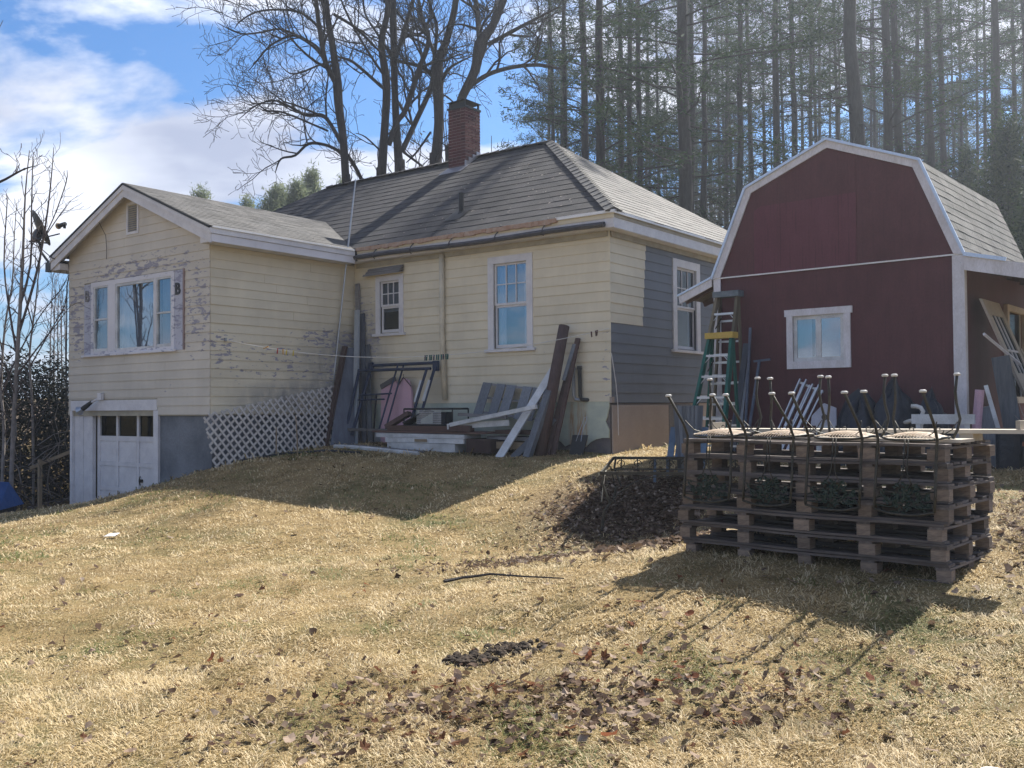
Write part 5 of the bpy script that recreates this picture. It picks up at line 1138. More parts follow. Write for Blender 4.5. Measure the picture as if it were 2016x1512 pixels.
for k, (x0, x1, y0, y1, z0_, z1_, mt, lab) in enumerate(((-4.7, -1.95, -1.0, -.35, zs + .31, zs + .345, m_brownx, 'wide brown board lying over the white lengths'), (-4.35, -2.7, -.95, -.4, zs + .35, zs + .44, m_brownx, 'dark brown timber on top of the stack'), (-2.75, -2.3, -1.02, -.85, zs + .35, zs + .46, m_brown, 'short dark block at the right of the stack'),
        (-2.38, -1.85, -.98, -.4, zs - .02, zs + .22, m_brown, 'brown block under the right end of the stack'), (-1.9, -1.2, -.8, -.3, zs + .05, zs + .17, m_tan, 'pale tan board between the stack and the posts'), (-2.1, -.95, -.75, -.2, zs + .2, zs + .26, m_gwoodx, 'gray board behind the leaning planks'), (-1.95, -1.1, -.7, -.25, zs + .3, zs + .37, m_brownx, 'dark board end behind the leaning white plank'))):
    q = MB().hexa([(x0, y0, z0_), (x1, y0 + .03, z0_ - .01), (x1, y1, z0_ - .01), (x0, y1, z0_), (x0, y0, z1_), (x1, y0 + .03, z1_ - .01), (x1, y1, z1_ - .01), (x0, y1, z1_)]); solo('board', lab, 'board', H, ((x0 + x1) / 2, y0, z0_), q, mt, 'boards piled along the wall')
# wire cage on top
cz = zs + .45; cg = thing('wire_cage', 'dark wire animal cage lying on the lumber stack', 'cage', H, (-3.5, -.6, cz))
X0c, X1c, Y0c, Y1c, Z0c, Z1c = -4.05, -2.85, -.80, -.35, cz, cz + .30
q = MB()
for (a, b) in (((X0c, Y0c), (X1c, Y0c)), ((X1c, Y0c), (X1c, Y1c)), ((X1c, Y1c), (X0c, Y1c)), ((X0c, Y1c), (X0c, Y0c))):
    for z in (Z0c, Z1c): q.tube([(a[0], a[1], z), (b[0], b[1], z)], .018, 4)
    q.tube([(a[0], a[1], Z0c), (a[0], a[1], Z1c)], .018, 4)
part(cg, 'cage_frame', q, m_dark)
q = MB()
for k in range(22): x = -3.72 + k * .028; q.tube([(x, Y0c, Z0c), (x, Y0c, Z1c)], .004, 3, False)
for k in range(9): z = Z0c + k * .033; q.tube([(-3.72, Y0c, z), (-3.12, Y0c, z)], .004, 3, False)
part(cg, 'wire_mesh', q, m_galv)
q = MB().box(-3.42, -3.1, -.70, -.5, cz, cz + .24); part(cg, 'dark_box', q, m_tarp); q = MB().beam((-4.02, -.78, cz + .02), (-3.55, -.6, cz + .27), .3, .02, (0, 1, 0)); part(cg, 'flap', q, m_dark)
leaner('dark_timber', 'dark sloping timber end left of the cage', 'board', H, (-4.45, -.85, cz - .04), (-3.95, -.75, cz + .22), .14, .08, m_brown, (0, 1, 0))
# pallet leaning on the wall
lp = thing('leaning_pallet', 'small gray pallet leaning on the yellow wall, slats upright', 'pallet', H, (-1.85, -.4, zs + .45))
def lpp(u, v, n=0): return (-2.66 + u + .03 * v, -.42 + .26 * v - n, 1.48 + .58 * v - .10 * u)
for k, (a, b) in enumerate(((0, .20), (.33, .52), (.56, .76), (.92, 1.12), (1.15, 1.32), (1.42, 1.62))):
    q = MB().hexa([lpp(a, 0, .0), lpp(b, 0, .0), lpp(b, 0, .02), lpp(a, 0, .02), lpp(a, 1.0, .0), lpp(b, 1.0, .0), lpp(b, 1.0, .02), lpp(a, 1.0, .02)]); part(lp, 'slat', q, m_gwood)
for v in (.04, .5, .92):
    q = MB().hexa([lpp(0, v, -.07), lpp(1.62, v, -.07), lpp(1.62, v, -.002), lpp(0, v, -.002), lpp(0, v + .06, -.07), lpp(1.62, v + .06, -.07), lpp(1.62, v + .06, -.002), lpp(0, v + .06, -.002)]); part(lp, 'stringer', q, m_gwoodx)
leaner('gray_rail', 'gray rail lying in front of the leaning pallet', 'rail', H, (-2.85, -.62, 1.47), (-1.75, -.62, 1.42), .06, .06, m_gwoodx)
leaner('white_gutter_length', 'white gutter length lying tilted across the planks', 'gutter', H, (-2.72, -1.0, zs + .46), (-.98, -.80, 1.60), .09, .07, m_pvc)
leaner('white_trim_strip', 'flatter white strip under the tilted gutter length', 'strip', H, (-2.8, -1.0, zs + .43), (-1.6, -.75, zs + .50), .03, .10, m_pvc)
zg1 = hg(-1.6, -1.0)
leaner('white_plank', 'long white plank leaning diagonally on the posts', 'plank', H, (-1.64, -1.00, zg1 - .02), (-.92, -.36, 2.24), .15, .03, m_pvc, (1, 0, -.3))
leaner('white_plank_stub', 'light gray plank leaning low to the right of the white plank', 'plank', H, (-1.36, -.98, zg1 - .02), (-.82, -.5, 1.40), .13, .035, m_gwood, (1, 0, -.5))
leaner('brown_plank', 'short brown plank leaning between the pale planks', 'plank', H, (-1.35, -.85, zg1 - .02), (-1.05, -.45, 1.35), .10, .035, m_brown, (1, 0, -.5))
zg2 = hg(-.9, -.8)
q = MB().tube([(-.93, -.78, zg2 - .03), (-.80, -.20, 3.0)], [.105, .095], 12); solo('round_post', 'tall dark brown round post leaning on the yellow wall', 'post', H, (-.93, -.78, zg2), q, m_brown, smooth=True)
leaner('square_post', 'gray square post in front of the round post', 'post', H, (-1.02, -1.02, zg2 - .03), (-.88, -.55, 1.86), .13, .10, m_gwood, (1, 0, 0))
leaner('long_brown_board', 'long thin brown board right of the round post', 'board', H, (-.78, -.62, zg2 - .03), (-.58, -.10, 2.78), .09, .04, m_brown, (1, 0, 0))
leaner('short_pale_board', 'short pale strip behind the thin brown board', 'board', H, (-.72, -.35, 2.05), (-.63, -.14, 2.68), .07, .02, m_gwood, (1, 0, 0))
leaner('second_brown_board', 'second brown board leaning beside the round post', 'board', H, (-.85, -.70, zg2 - .03), (-.72, -.2, 2.2), .10, .04, m_brown, (1, 0, 0))
zsv = hg(-.45, -.45); sh = thing('dust_pan', 'black scoop with a wire handle standing at the wall', 'scoop', H, (-.42, -.35, zsv))
part(sh, 'blade', MB().hexa([(-.55, -.46, zsv - .02), (-.28, -.46, zsv - .02), (-.28, -.44, zsv - .02), (-.55, -.44, zsv - .02), (-.57, -.32, zsv + .33), (-.26, -.32, zsv + .33), (-.26, -.30, zsv + .33), (-.57, -.30, zsv + .33)]), m_dark)
part(sh, 'handle', MB().tube([(-.47, -.36, zsv + .22), (-.44, -.28, zsv + .42), (-.39, -.22, zsv + .62), (-.35, -.20, zsv + .64), (-.33, -.24, zsv + .58), (-.38, -.30, zsv + .4), (-.37, -.36, zsv + .22)], .007, 5), m_galv)
# white gutter on the grass
def groundpts(pts, dz=.03, fr=WD, n=8):
    out = []
    for (a, b) in zip(pts, pts[1:]):
        for k in range(n): f = k / n; x, y = a[0] + (b[0] - a[0]) * f, a[1] + (b[1] - a[1]) * f; out.append((x, y, gh(fr, x, y) + dz))
    x, y = pts[-1]; out.append((x, y, gh(fr, x, y) + dz)); return out
q = MB().tube(groundpts([(-5.35, -1.35), (-3.1, -1.45)], .02, H), .045, 6); solo('fallen_gutter', 'white gutter length lying in the grass', 'gutter', H, (-4.2, -1.4, hg(-4.2, -1.4)), q, m_pvc)
q = MB().tube(groundpts([(-5.2, -1.15), (-3.2, -1.18)], .02, H), .022, 5); solo('fallen_pipe', 'thin gray pipe in the grass behind the white gutter', 'pipe', H, (-4.2, -1.2, hg(-4.2, -1.2)), q, m_gwoodx)
q = MB().tube(groundpts([(-5.9, -3.2), (-5.5, -2.5), (-5.0, -1.9), (-4.3, -1.7)], .012, H), .028, 5); solo('garden_edging', 'dark plastic edging curving through the grass', 'edging', H, (-5.4, -2.4, hg(-5.4, -2.4)), q, m_tarp)
for (x, y, hgt, lean, lab) in ((-5.02, -2.55, .72, -.05, 'taller thin wooden stake in the grass'), (-5.55, -2.6, .52, .0, 'shorter thin wooden stake left of the tall one')):
    z = hg(x, y); solo('garden_stake', lab, 'stake', H, (x, y, z), MB().tube([(x, y, z - .03), (x + lean * .3, y, z + hgt * .5), (x + lean, y, z + hgt)], [.014, .012, .008], 5), m_tan, 'garden stakes by the lattice')
# clothesline with pins
A_ = np.array([-6.16, -3.25, 2.86]); B_ = np.array([.02, -.06, 2.92])
def cl(t): p = A_ + (B_ - A_) * t; p[2] -= .40 * 4 * t * (1 - t) * (1 - .12 * (t - .5)); return p
clo = thing('clothesline', 'thin white clothesline strung from the wing to the house corner', 'clothesline', H, A_)
part(clo, 'line', MB().tube([cl(k / 30) for k in range(31)], .006, 4), m_cap); part(clo, 'hook', MB().box(A_[0] - .03, A_[0] + .01, A_[1] - .02, A_[1] + .02, A_[2] - .03, A_[2] + .03), m_galv)
pm = {n_: M('peg_' + n_, c, var=0) for n_, c in (('yellow', (.75, .6, .1)), ('red', (.55, .08, .06)), ('green', (.02, .12, .11)), ('brown', (.12, .06, .05)), ('orange', (.7, .4, .12)), ('slate', (.09, .08, .12)))}
PEG0, PEG1 = .112, .537
PG = [(PEG0, 'orange', 1), (PEG0 + .032, 'red', 0), (PEG0 + .045, 'orange', 0), (PEG0 + .057, 'yellow', 0), (PEG0 + .075, 'yellow', 0)] + [(PEG1 + .0058 * k, 'green' if k % 4 else 'slate', 0) for k in range(11)] + [(.955, 'brown', 0), (.966, 'brown', 0), (.972, 'brown', 0)]
for k, (t_, c_, fl_) in enumerate(PG):
    p = cl(t_); q = MB(); dx = random.uniform(-.012, .012)
    if fl_: q.beam(p + [-.06, -.01, -.01], p + [.06, .0, .02], .018, .012)
    else: q.beam(p + [dx, 0, .02], p + [dx * 2.2, 0, -.075], .016, .012, (1, 0, 0)); q.beam(p + [dx + .012, 0, .02], p + [dx * 2.2 + .004, 0, -.075], .012, .012, (1, 0, 0))
    lab = {'orange': 'pale orange clothespin on the line before the wing wall', 'red': 'red clothespin on the line', 'yellow': 'yellow clothespin on the line before the wing wall', 'green': 'dark green clothespin in the cluster near the downspout', 'slate': 'slate clothespin in the cluster near the downspout', 'brown': 'brown clothespin near the house corner'}[c_]
    solo('clothespin', lab, 'clothespin', H, p, q, pm[c_], 'clothespins on the line: ' + c_)
# ---- satellite dish
sdz = thing('satellite_dish', 'dark satellite dish seen edge-on at the left eave', 'satellite dish', H, (-11.4, YF + .05, 4.62))
c0_ = np.array([-12.05, -3.72, 5.50]); nrm = np.array([.30, .86, .42]); nrm /= np.linalg.norm(nrm); uu = np.array([-.42, -.10, .86]); uu -= nrm * (uu @ nrm); uu /= np.linalg.norm(uu); vv = np.cross(nrm, uu)
q = MB(); vs = []; fs = []
for j in range(6):
    for k in range(24):
        a = 2 * math.pi * k / 24; rr = j / 5; vs.append(c0_ + uu * .42 * rr * math.cos(a) + vv * .36 * rr * math.sin(a) + nrm * .08 * rr * rr)
for j in range(5):
    for k in range(24): fs.append((j * 24 + k, j * 24 + (k + 1) % 24, (j + 1) * 24 + (k + 1) % 24, (j + 1) * 24 + k))
q.add(vs, fs); part(sdz, 'reflector', q, m_dark, smooth=True)
q = MB().beam(c0_ - nrm * .02 - uu * .05, c0_ - nrm * .14 - uu * .25, .16, .12); part(sdz, 'bracket', q, m_dark)
q = MB().tube([c0_ - nrm * .10 - uu * .2, (-11.98, -3.70, 5.15), (-11.96, -3.70, 5.02), (-11.75, -3.70, 4.85), (-11.50, -3.70, 4.66)], .028, 7); part(sdz, 'mast', q, m_dark); part(sdz, 'mount_plate', MB().box(-11.56, -11.36, -3.80, -3.68, 4.52, 4.72), m_dark)
lb = np.array([-11.74, -4.05, 5.16])
part(sdz, 'arm', MB().beam(c0_ - uu * .4 + nrm * .06, lb, .03, .03), m_dark); part(sdz, 'strut', MB().tube([lb, (-11.0, YF, 5.27)], .015, 5), m_dark)
part(sdz, 'dish_cable', MB().tube([lb, (-11.5, -3.9, 4.98), (-11.2, -3.85, 4.78), (-11.08, YF + .2, 4.68)], .010, 5), m_dark)
q = MB().tube([(-10.80, YF, 5.36), (-10.80, YF, 5.45)], .03, 8); q.tube([(-10.78, YF, 5.45), (-10.98, YF - .02, 5.43)], .045, 10); cm = solo('roof_camera', 'small horn-shaped fixture on the left rake of the wing', 'fixture', H, (-10.8, YF, 5.35), q, m_dark)
part(cm, 'pale_ring', MB().tube([(-10.98, YF - .02, 5.43), (-11.01, YF - .02, 5.43)], [.05, .07], 10), m_tan)

# ------------------------------------------------------------------ lawn bits
def stick(pts, r0, r1, name, label, cat, mat, fr=WD):
    n = len(pts); return solo(name, label, cat, fr, pts[0], MB().tube(pts, [r0 + (r1 - r0) * k / (n - 1) for k in range(n)], 5), mat)
sp1 = groundpts([(-.60, 8.42), (-.45, 8.55), (-.2, 8.5), (.1, 8.1), (.40, 7.75)], .035, n=4); stick(sp1, .016, .005, 'fallen_branch', 'thin dark branch lying on the lawn', 'branch', m_bark)
r_ = random.Random(9)
def clod(cx, cy, n, s, label):
    q = MB()
    for k in range(n):
        x, y = cx + r_.gauss(0, s), cy + r_.gauss(0, s * .55); rr = r_.uniform(.008, .034); z = g1(x, y) + rr * .35; vs = []; ph = r_.uniform(0, 6)
        nn = 7
        for j, (zz, f) in enumerate(((-.8, .6), (-.1, 1.0), (.55, .75))):
            for i_ in range(nn): a = 2 * math.pi * i_ / nn + ph; w = 1 + r_.uniform(-.3, .3); vs.append((x + rr * f * w * math.cos(a), y + rr * f * w * math.sin(a), z + rr * zz * r_.uniform(.7, 1.2)))
        vs.append((x, y, z + rr * .9)); fs = [(j * nn + i_, j * nn + (i_ + 1) % nn, (j + 1) * nn + (i_ + 1) % nn, (j + 1) * nn + i_) for j in range(2) for i_ in range(nn)] + [(2 * nn + i_, 2 * nn + (i_ + 1) % nn, 3 * nn) for i_ in range(nn)]
        q.add(vs, fs)
    o = solo('dug_earth', label, 'earth', WD, (cx, cy, g1(cx, cy)), q, M('wet_earth', (.075, .052, .035), (.035, .027, .02), 20, .95, bump=.8, bscale=60, bd=.01))
clod(-.28, 6.18, 95, .075, 'left clump of dark dug-up earth on the lawn'); clod(-.04, 6.32, 110, .085, 'right clump of dark dug-up earth on the lawn')
zp = g1(-5.05, 12.2); solo('paper_scrap', 'white scrap of paper on the lawn at the left', 'paper', WD, (-5.05, 12.2, zp), MB().hexa([(-5.12, 12.15, zp + .03), (-4.97, 12.13, zp + .035), (-4.95, 12.25, zp + .06), (-5.10, 12.27, zp + .05), (-5.11, 12.16, zp + .035), (-4.98, 12.14, zp + .04), (-4.96, 12.24, zp + .065), (-5.09, 12.26, zp + .055)]), m_cap)
zp = g1(2.0, 4.27); solo('white_dish', 'white round dish at the bottom edge of the lawn', 'dish', WD, (2.0, 4.27, zp), MB().tube([(1.97, 4.02, zp + .015), (1.97, 4.02, zp + .05)], .055, 14), m_cap)
# blue tarp-covered thing at the left edge
bx0 = H.l((-10.35, 18.4, 0)); zz = g1(-10.35, 18.4); bb = thing('covered_cart', 'cart under a bright blue tarp at the left edge', 'cart', WD, (-10.6, 18.2, zz))
q = MB().hexa([(-12.2, 17.4, zz + .32), (-9.48, 17.9, zz + .28), (-9.55, 19.0, zz + .30), (-12.2, 18.9, zz + .3), (-12.2, 17.6, zz + .86), (-9.95, 18.0, zz + .80), (-9.75, 18.8, zz + .74), (-12.2, 18.8, zz + .86)]); part(bb, 'tarp', q, m_bluetarp)
q = MB().box(-12.1, -9.6, 17.9, 18.8, zz - .02, zz + .31); part(bb, 'base', q, m_tarp)
# stair rail at the slope behind the wing
rl = thing('hand_rail', 'weathered wooden hand rail on a single post beside the garage', 'railing', H, (-11.9, -3.4, hg(-11.9, -3.4)))
part(rl, 'post', MB().box(-11.95, -11.88, -3.75, -3.68, hg(-11.9, -3.7) - .05, .55), m_tan); part(rl, 'rail', MB().beam((-12.3, -3.72, .36), (-10.9, -2.9, .98), .07, .05, (0, 0, 1)), m_tan)

# ------------------------------------------------------------------ fallen leaves
def leaf_mesh(kind, seed, mat):
    r = random.Random(seed); out = []
    if kind == 0:   # lobed oak or maple leaf
        n = 5
        for k in range(n):
            a = math.pi * (.02 + .96 * k / (n - 1)); L = .06 * r.uniform(.7, 1.15) * (1.0 if k == n // 2 else .82 - .25 * (k in (0, n - 1))); out.append((a, L)); 
            if k < n - 1: out.append((a + math.pi * .96 / (n - 1) / 2, r.uniform(.024, .042)))
        pts = [(math.cos(a) * l, math.sin(a) * l + .02) for a, l in out] + [(0, -.004)]
    else:
        pts = [(-.0, -.03), (.022, -.012), (.03, .015), (.02, .042), (0, .062), (-.022, .04), (-.03, .012), (-.02, -.014)]
    cx, cy = 0, .02; cu_, tw_ = r.uniform(8, 24) * r.choice((-1, 1, 1)), r.uniform(-10, 10)
    f = lambda x, y: cu_ * x * x * .5 + tw_ * x * (y - .02) + r.uniform(-.006, .006) + r.uniform(2, 9) * (y - .02) ** 2
    vs = [(cx, cy, f(cx, cy))] + [(x, y, f(x, y)) for x, y in pts]; n = len(pts)
    mb = MB().add(vs, [(0, 1 + k, 1 + (k + 1) % n) for k in range(n)])
    mb.tube([(0, -.0, f(0, 0)), (.004, -.035, f(0, 0) + .008)], .0012, 3, False)
    return mb.mesh('leaf', mat)
m_leafs = [leafm('leaf_brown', (.10, .045, .025), (.17, .085, .048), .5, False), leafm('leaf_pale', (.27, .19, .14), (.40, .31, .24), .35, False), leafm('leaf_dark', (.045, .025, .02), (.09, .045, .03), .4, False), leafm('leaf_rust', (.16, .06, .03), (.22, .09, .05), .5, False)]
leaf_me = [leaf_mesh(k % 2 if k % 3 else 0, k, m_leafs[(0, 1, 2, 1, 2, 3, 0, 1, 0, 1)[k % 10]]) for k in range(20)]
# clusters where the photo shows drifts
drift = [(.6, 5.45, .75, .32, 30), (-.15, 5.35, .6, .35, 26), (.1, 5.0, .9, .3, 28), (.9, 5.0, .6, .35, 22), (-.6, 5.6, .5, .3, 14), (.55, 5.9, .6, .25, 16), (-.2, 4.65, .8, .2, 16), (1.5, 5.3, .6, .3, 8), (.9, 6.6, .6, .4, 12), (-.9, 4.9, .5, .3, 10)]
lv = []
rl_ = random.Random(21)
for cx, cy, sx, sy, n in drift:
    for k in range(n): lv.append((cx + rl_.gauss(0, sx * .55), cy + rl_.gauss(0, sy * .6)))
while len(lv) < 290:
    y = 3.9 + 5.6 * rl_.random() ** 1.2; x = rl_.uniform(-1, 1) * (.54 * y + .1); lv.append((x, y))
ls = gz(np.array([p[0] for p in lv]), np.array([p[1] for p in lv]))
for (x, y), z in zip(lv, ls):
    me = rl_.choice(leaf_me); up_r = rl_.random() < .07
    rx = R(rl_.uniform(50, 100)) if up_r else R(rl_.gauss(0, 15)); s = rl_.uniform(.5, 1.05)
    link(lawn, 'leaf', me, (x, y, float(z) + (.055 if up_r else rl_.uniform(.016, .034))), (rx, R(rl_.gauss(0, 15)), rl_.uniform(0, 6.28)), (s, s, s))
# the rest of the litter, too many to count
def litter(n, sampler, zo, size, seed, heap=None):
    r = np.random.default_rng(seed); P_ = np.array([sampler(r) for _ in range(n)]); x, y = P_[:, 0], P_[:, 1]; k = ~in_house(x, y); x, y = x[k], y[k]; n = len(x)
    z = gz(x, y) + zo + r.random(n) * .018; s = size * (.5 + .9 * r.random(n)); a = r.random(n) * 6.28; t1 = r.normal(0, .35, n); t2 = r.normal(0, .35, n)
    U = np.stack([np.cos(a), np.sin(a), t1], -1); Vv = np.stack([-np.sin(a), np.cos(a), t2], -1); c = np.stack([x, y, z], -1); m = 7; cu = r.uniform(-.5, .9, n)
    ring = [c]
    for q in range(m):
        an = 2 * math.pi * q / m; rad = s * r.uniform(.45, 1.15, n); uu_, vv_ = math.cos(an) * rad, math.sin(an) * rad * .75
        ring.append(c + U * uu_[:, None] + Vv * vv_[:, None] + np.array([0, 0, 1]) * (cu * (vv_ ** 2) / s * .9 + r.normal(0, .12, n) * s)[:, None])
    V = np.stack(ring, 1).reshape(-1, 3); o = np.arange(n)[:, None] * (m + 1)
    F = np.concatenate([o + [0, 1 + q, 1 + (q + 1) % m] for q in range(m)], 1).reshape(-1, 3); return V, F, np.repeat(r.random(n), m)
def s_lawn(r):
    y = 6 + 13 * r.random() ** 1.1; return (r.uniform(-1, 1) * (.55 * y), y)
def s_g(cx, cy, sx, sy, rot=0):
    def f(r):
        a, b = r.normal(0, sx), r.normal(0, sy); return (cx + a * math.cos(rot) - b * math.sin(rot), cy + a * math.sin(rot) + b * math.cos(rot))
    return f
LT = [litter(420, s_lawn, .012, .034, 1), litter(6500, s_g(1.55, 11.9, .48, .75, -.2), .01, .033, 2), litter(700, s_g(.05, 9.5, .45, .28), .010, .024, 3), litter(2200, s_g(5.0, 8.0, .6, 1.0, -.6), .010, .034, 4), litter(250, s_g(1.3, 8.9, .35, .25), .02, .045, 6), litter(1000, s_g(.35, 5.2, 1.0, .42), .010, .028, 7), litter(600, lambda r: (r.uniform(-1, 1) * 3.2, r.uniform(3.7, 6.5)), .01, .016, 8)]
off = 0; Vs, Fs, Rs = [], [], []
for v, f, r_2 in LT: Vs.append(v); Fs.append(f + off); Rs.append(r_2); off += len(v)
t = NT('leaf_litter'); at_ = t.n('ShaderNodeAttribute', attribute_name='rnd').outputs['Fac']
t.col(t.ramp(at_, (0, (.04, .027, .02)), (.45, (.095, .06, .042)), (.75, (.15, .105, .078)), (.90, (.25, .19, .145)), (1, (.40, .32, .25)))); t.b.inputs['Specular IOR Level'].default_value = .1; tl_ = t.n('ShaderNodeBsdfTranslucent', {0: (.11, .075, .05, 1)}); mm_ = t.n('ShaderNodeMixShader', {0: .35, 1: t.b.outputs[0], 2: tl_.outputs[0]}); t.t.links.new(mm_.outputs[0], t.out.inputs[0]); t.set(Roughness=.8)
ll = bpy.data.objects.new('leaf_litter', fromnp('leaf_litter', np.concatenate(Vs), np.concatenate(Fs), t.m, rnd=np.concatenate(Rs))); COL.objects.link(ll); ll['kind'] = 'stuff'; ll['label'] = 'brown and bleached fallen leaves heaped and scattered over the lawn'; ll['category'] = 'leaves'
# ------------------------------------------------------------------ bare trees behind the house
def wp(x, y, D): return EYE + (RT * (x - 1008) / 1909 - UP * (y - 756) / 1909 + FW) * D
class TB_:
    """collects thin tapered tubes as numpy triangles"""
    def __init__(s): s.V = []; s.F = []; s.n = 0
    def tube(s, pts, r, k=5):
        pts = np.array(pts, float); r = np.array(r, float); m = len(pts)
        d = np.gradient(pts, axis=0); d /= np.linalg.norm(d, axis=1)[:, None] + 1e-9
        ref = np.array([.3, .9, .2]) if abs(d[0] @ np.array([.3, .9, .2])) < .9 else np.array([1., 0, 0])
        a = ref - d * (d @ ref)[:, None]; a /= np.linalg.norm(a, axis=1)[:, None] + 1e-9; b = np.cross(d, a)
        t = np.arange(k) * 2 * math.pi / k
        V = pts[:, None] + (a[:, None] * np.cos(t)[None, :, None] + b[:, None] * np.sin(t)[None, :, None]) * r[:, None, None]
        i = np.arange(m - 1)[:, None] * k + np.arange(k)[None]; j = np.arange(m - 1)[:, None] * k + (np.arange(k)[None] + 1) % k
        F = np.concatenate([np.stack([i, j, j + k], -1).reshape(-1, 3), np.stack([i, j + k, i + k], -1).reshape(-1, 3)]) + s.n
        s.V.append(V.reshape(-1, 3)); s.F.append(F); s.n += m * k
    def mesh(s, name, mat, base, smooth=True): return fromnp(name, np.concatenate(s.V) - np.array(base), np.concatenate(s.F), mat, smooth)
def smoothline(pts, rr, sub=3):
    pts = np.array(pts, float); n = len(pts)
    if n < 3: sub = 1
    out = []; ro = []
    for i in range(n - 1):
        p0, p1, p2, p3 = pts[max(i - 1, 0)], pts[i], pts[i + 1], pts[min(i + 2, n - 1)]
        for k in range(sub):
            t = k / sub; out.append(.5 * ((2 * p1) + (-p0 + p2) * t + (2 * p0 - 5 * p1 + 4 * p2 - p3) * t * t + (-p0 + 3 * p1 - 3 * p2 + p3) * t ** 3)); ro.append(rr[i] + (rr[i + 1] - rr[i]) * t)
    out.append(pts[-1]); ro.append(rr[-1]); return np.array(out), np.array(ro)
TWK = 1.0
def grow(tb, pts, rad, r, lvl, lf=1.0, dens=1.0, droop=0.0, kmin=.2):
    """twigs along a limb"""
    L = np.linalg.norm(np.diff(pts, axis=0), axis=1).sum(); n = int(max(2, L * (2.8, 5.4, 6.6)[min(lvl, 2)] * dens))
    seg = np.linalg.norm(np.diff(pts, axis=0), axis=1); cum = np.concatenate([[0], np.cumsum(seg)])
    for k in range(n):
        f = kmin + (1 - kmin) * (k + r.random()) / n; s = f * L; i = min(np.searchsorted(cum, s, side='right') - 1, len(seg) - 1); t = (s - cum[i]) / (seg[i] + 1e-9)
        p = pts[i] + (pts[i + 1] - pts[i]) * t; d = pts[i + 1] - pts[i]; d /= np.linalg.norm(d) + 1e-9; rr = rad[i] * (1 - t) + rad[i + 1] * t
        q = r.normal(0, 1, 3); q -= d * (q @ d); q /= np.linalg.norm(q) + 1e-9
        dr = d * r.uniform(.35, .9) + q * r.uniform(.55, .95) + np.array([0, 0, .25 - droop]); dr /= np.linalg.norm(dr)
        ln = (3.0, 1.35, .6)[min(lvl, 2)] * lf * r.uniform(.5, 1.25) * (1.15 - .45 * f); m = (6, 4, 3)[min(lvl, 2)]; c = [p]
        cur = dr.copy()
        for j in range(m):
            cur = cur + r.normal(0, .22, 3) + np.array([0, 0, .07 - droop * .1]); cur /= np.linalg.norm(cur); c.append(c[-1] + cur * ln / m)
        c = np.array(c); r0 = min(rr * .6, (.058, .028, .016)[min(lvl, 2)] * lf ** .5); rd = np.linspace(r0, max(.0085 * TWK, r0 * .28), m + 1)
        tb.tube(c, rd, (4, 3, 3)[min(lvl, 2)])
        if lvl < 2: grow(tb, c, rd, r, lvl + 1, lf, dens, droop, .15)
def bare_tree(label, D, limbs, seed, name='bare_tree', group='large bare trees behind the house', dens=1.0, lf=1.0):
    r = np.random.default_rng(seed); k0 = D / 1909
    base = wp(limbs[0][0][0][0], limbs[0][0][0][1], D); bz = g1(base[0], base[1]); b = (base[0], base[1], bz)
    o = thing(name, label, 'tree', WD, b, group); tr = TB_(); br = TB_()
    for li, (px_, ws, lv_) in enumerate(limbs):
        off = 0 if li == 0 else r.uniform(-1, 1) * 2.2
        P3 = []; m = len(px_)
        for i, (x, y) in enumerate(px_): P3.append(wp(x, y, D + off * (i / max(m - 1, 1)) ** 1.0))
        if li == 0 and lv_ == 0: P3.insert(0, np.array([P3[0][0] + (P3[0][0] - P3[1][0]) * .2, P3[0][1], bz - .2])); ws = [ws[0] * 1.3] + list(ws)
        rr = [w * k0 / 2 for w in ws]; c, cr_ = smoothline(P3, rr, 4); (tr if lv_ == 0 else br).tube(c, cr_, 8)
        if px_[-1][1] <= 2:    # runs out of the top of the picture: carry on upwards and fork
            d = P3[-1] - P3[-2]; d /= np.linalg.norm(d)
            for q in range(2):
                dd = d + r.normal(0, .22, 3); e = [P3[-1]]
                for j in range(5): dd = dd / np.linalg.norm(dd) + r.normal(0, .12, 3) + [0, 0, .06]; e.append(e[-1] + dd * .95)
                c2, cr2_ = smoothline(e, np.linspace(rr[-1] * .8, .02, 6), 2); br.tube(c2, cr2_, 5); grow(br, c2, cr2_, r, 0, lf * .8, .6)
        if lv_ == 0: grow(br, c, cr_, r, 1, lf, .22 * dens, 0, .35)
        else: grow(br, c, cr_, r, 0, lf * (.75 if lv_ == 1 else .6), .8 * dens, 0.05, .18)
    t_ = bpy.data.objects.new('trunk', tr.mesh('trunk', m_bark, b)); COL.objects.link(t_); t_.parent = o
    t_ = bpy.data.objects.new('branches', br.mesh('branches', m_bark, b)); COL.objects.link(t_); t_.parent = o
    return o
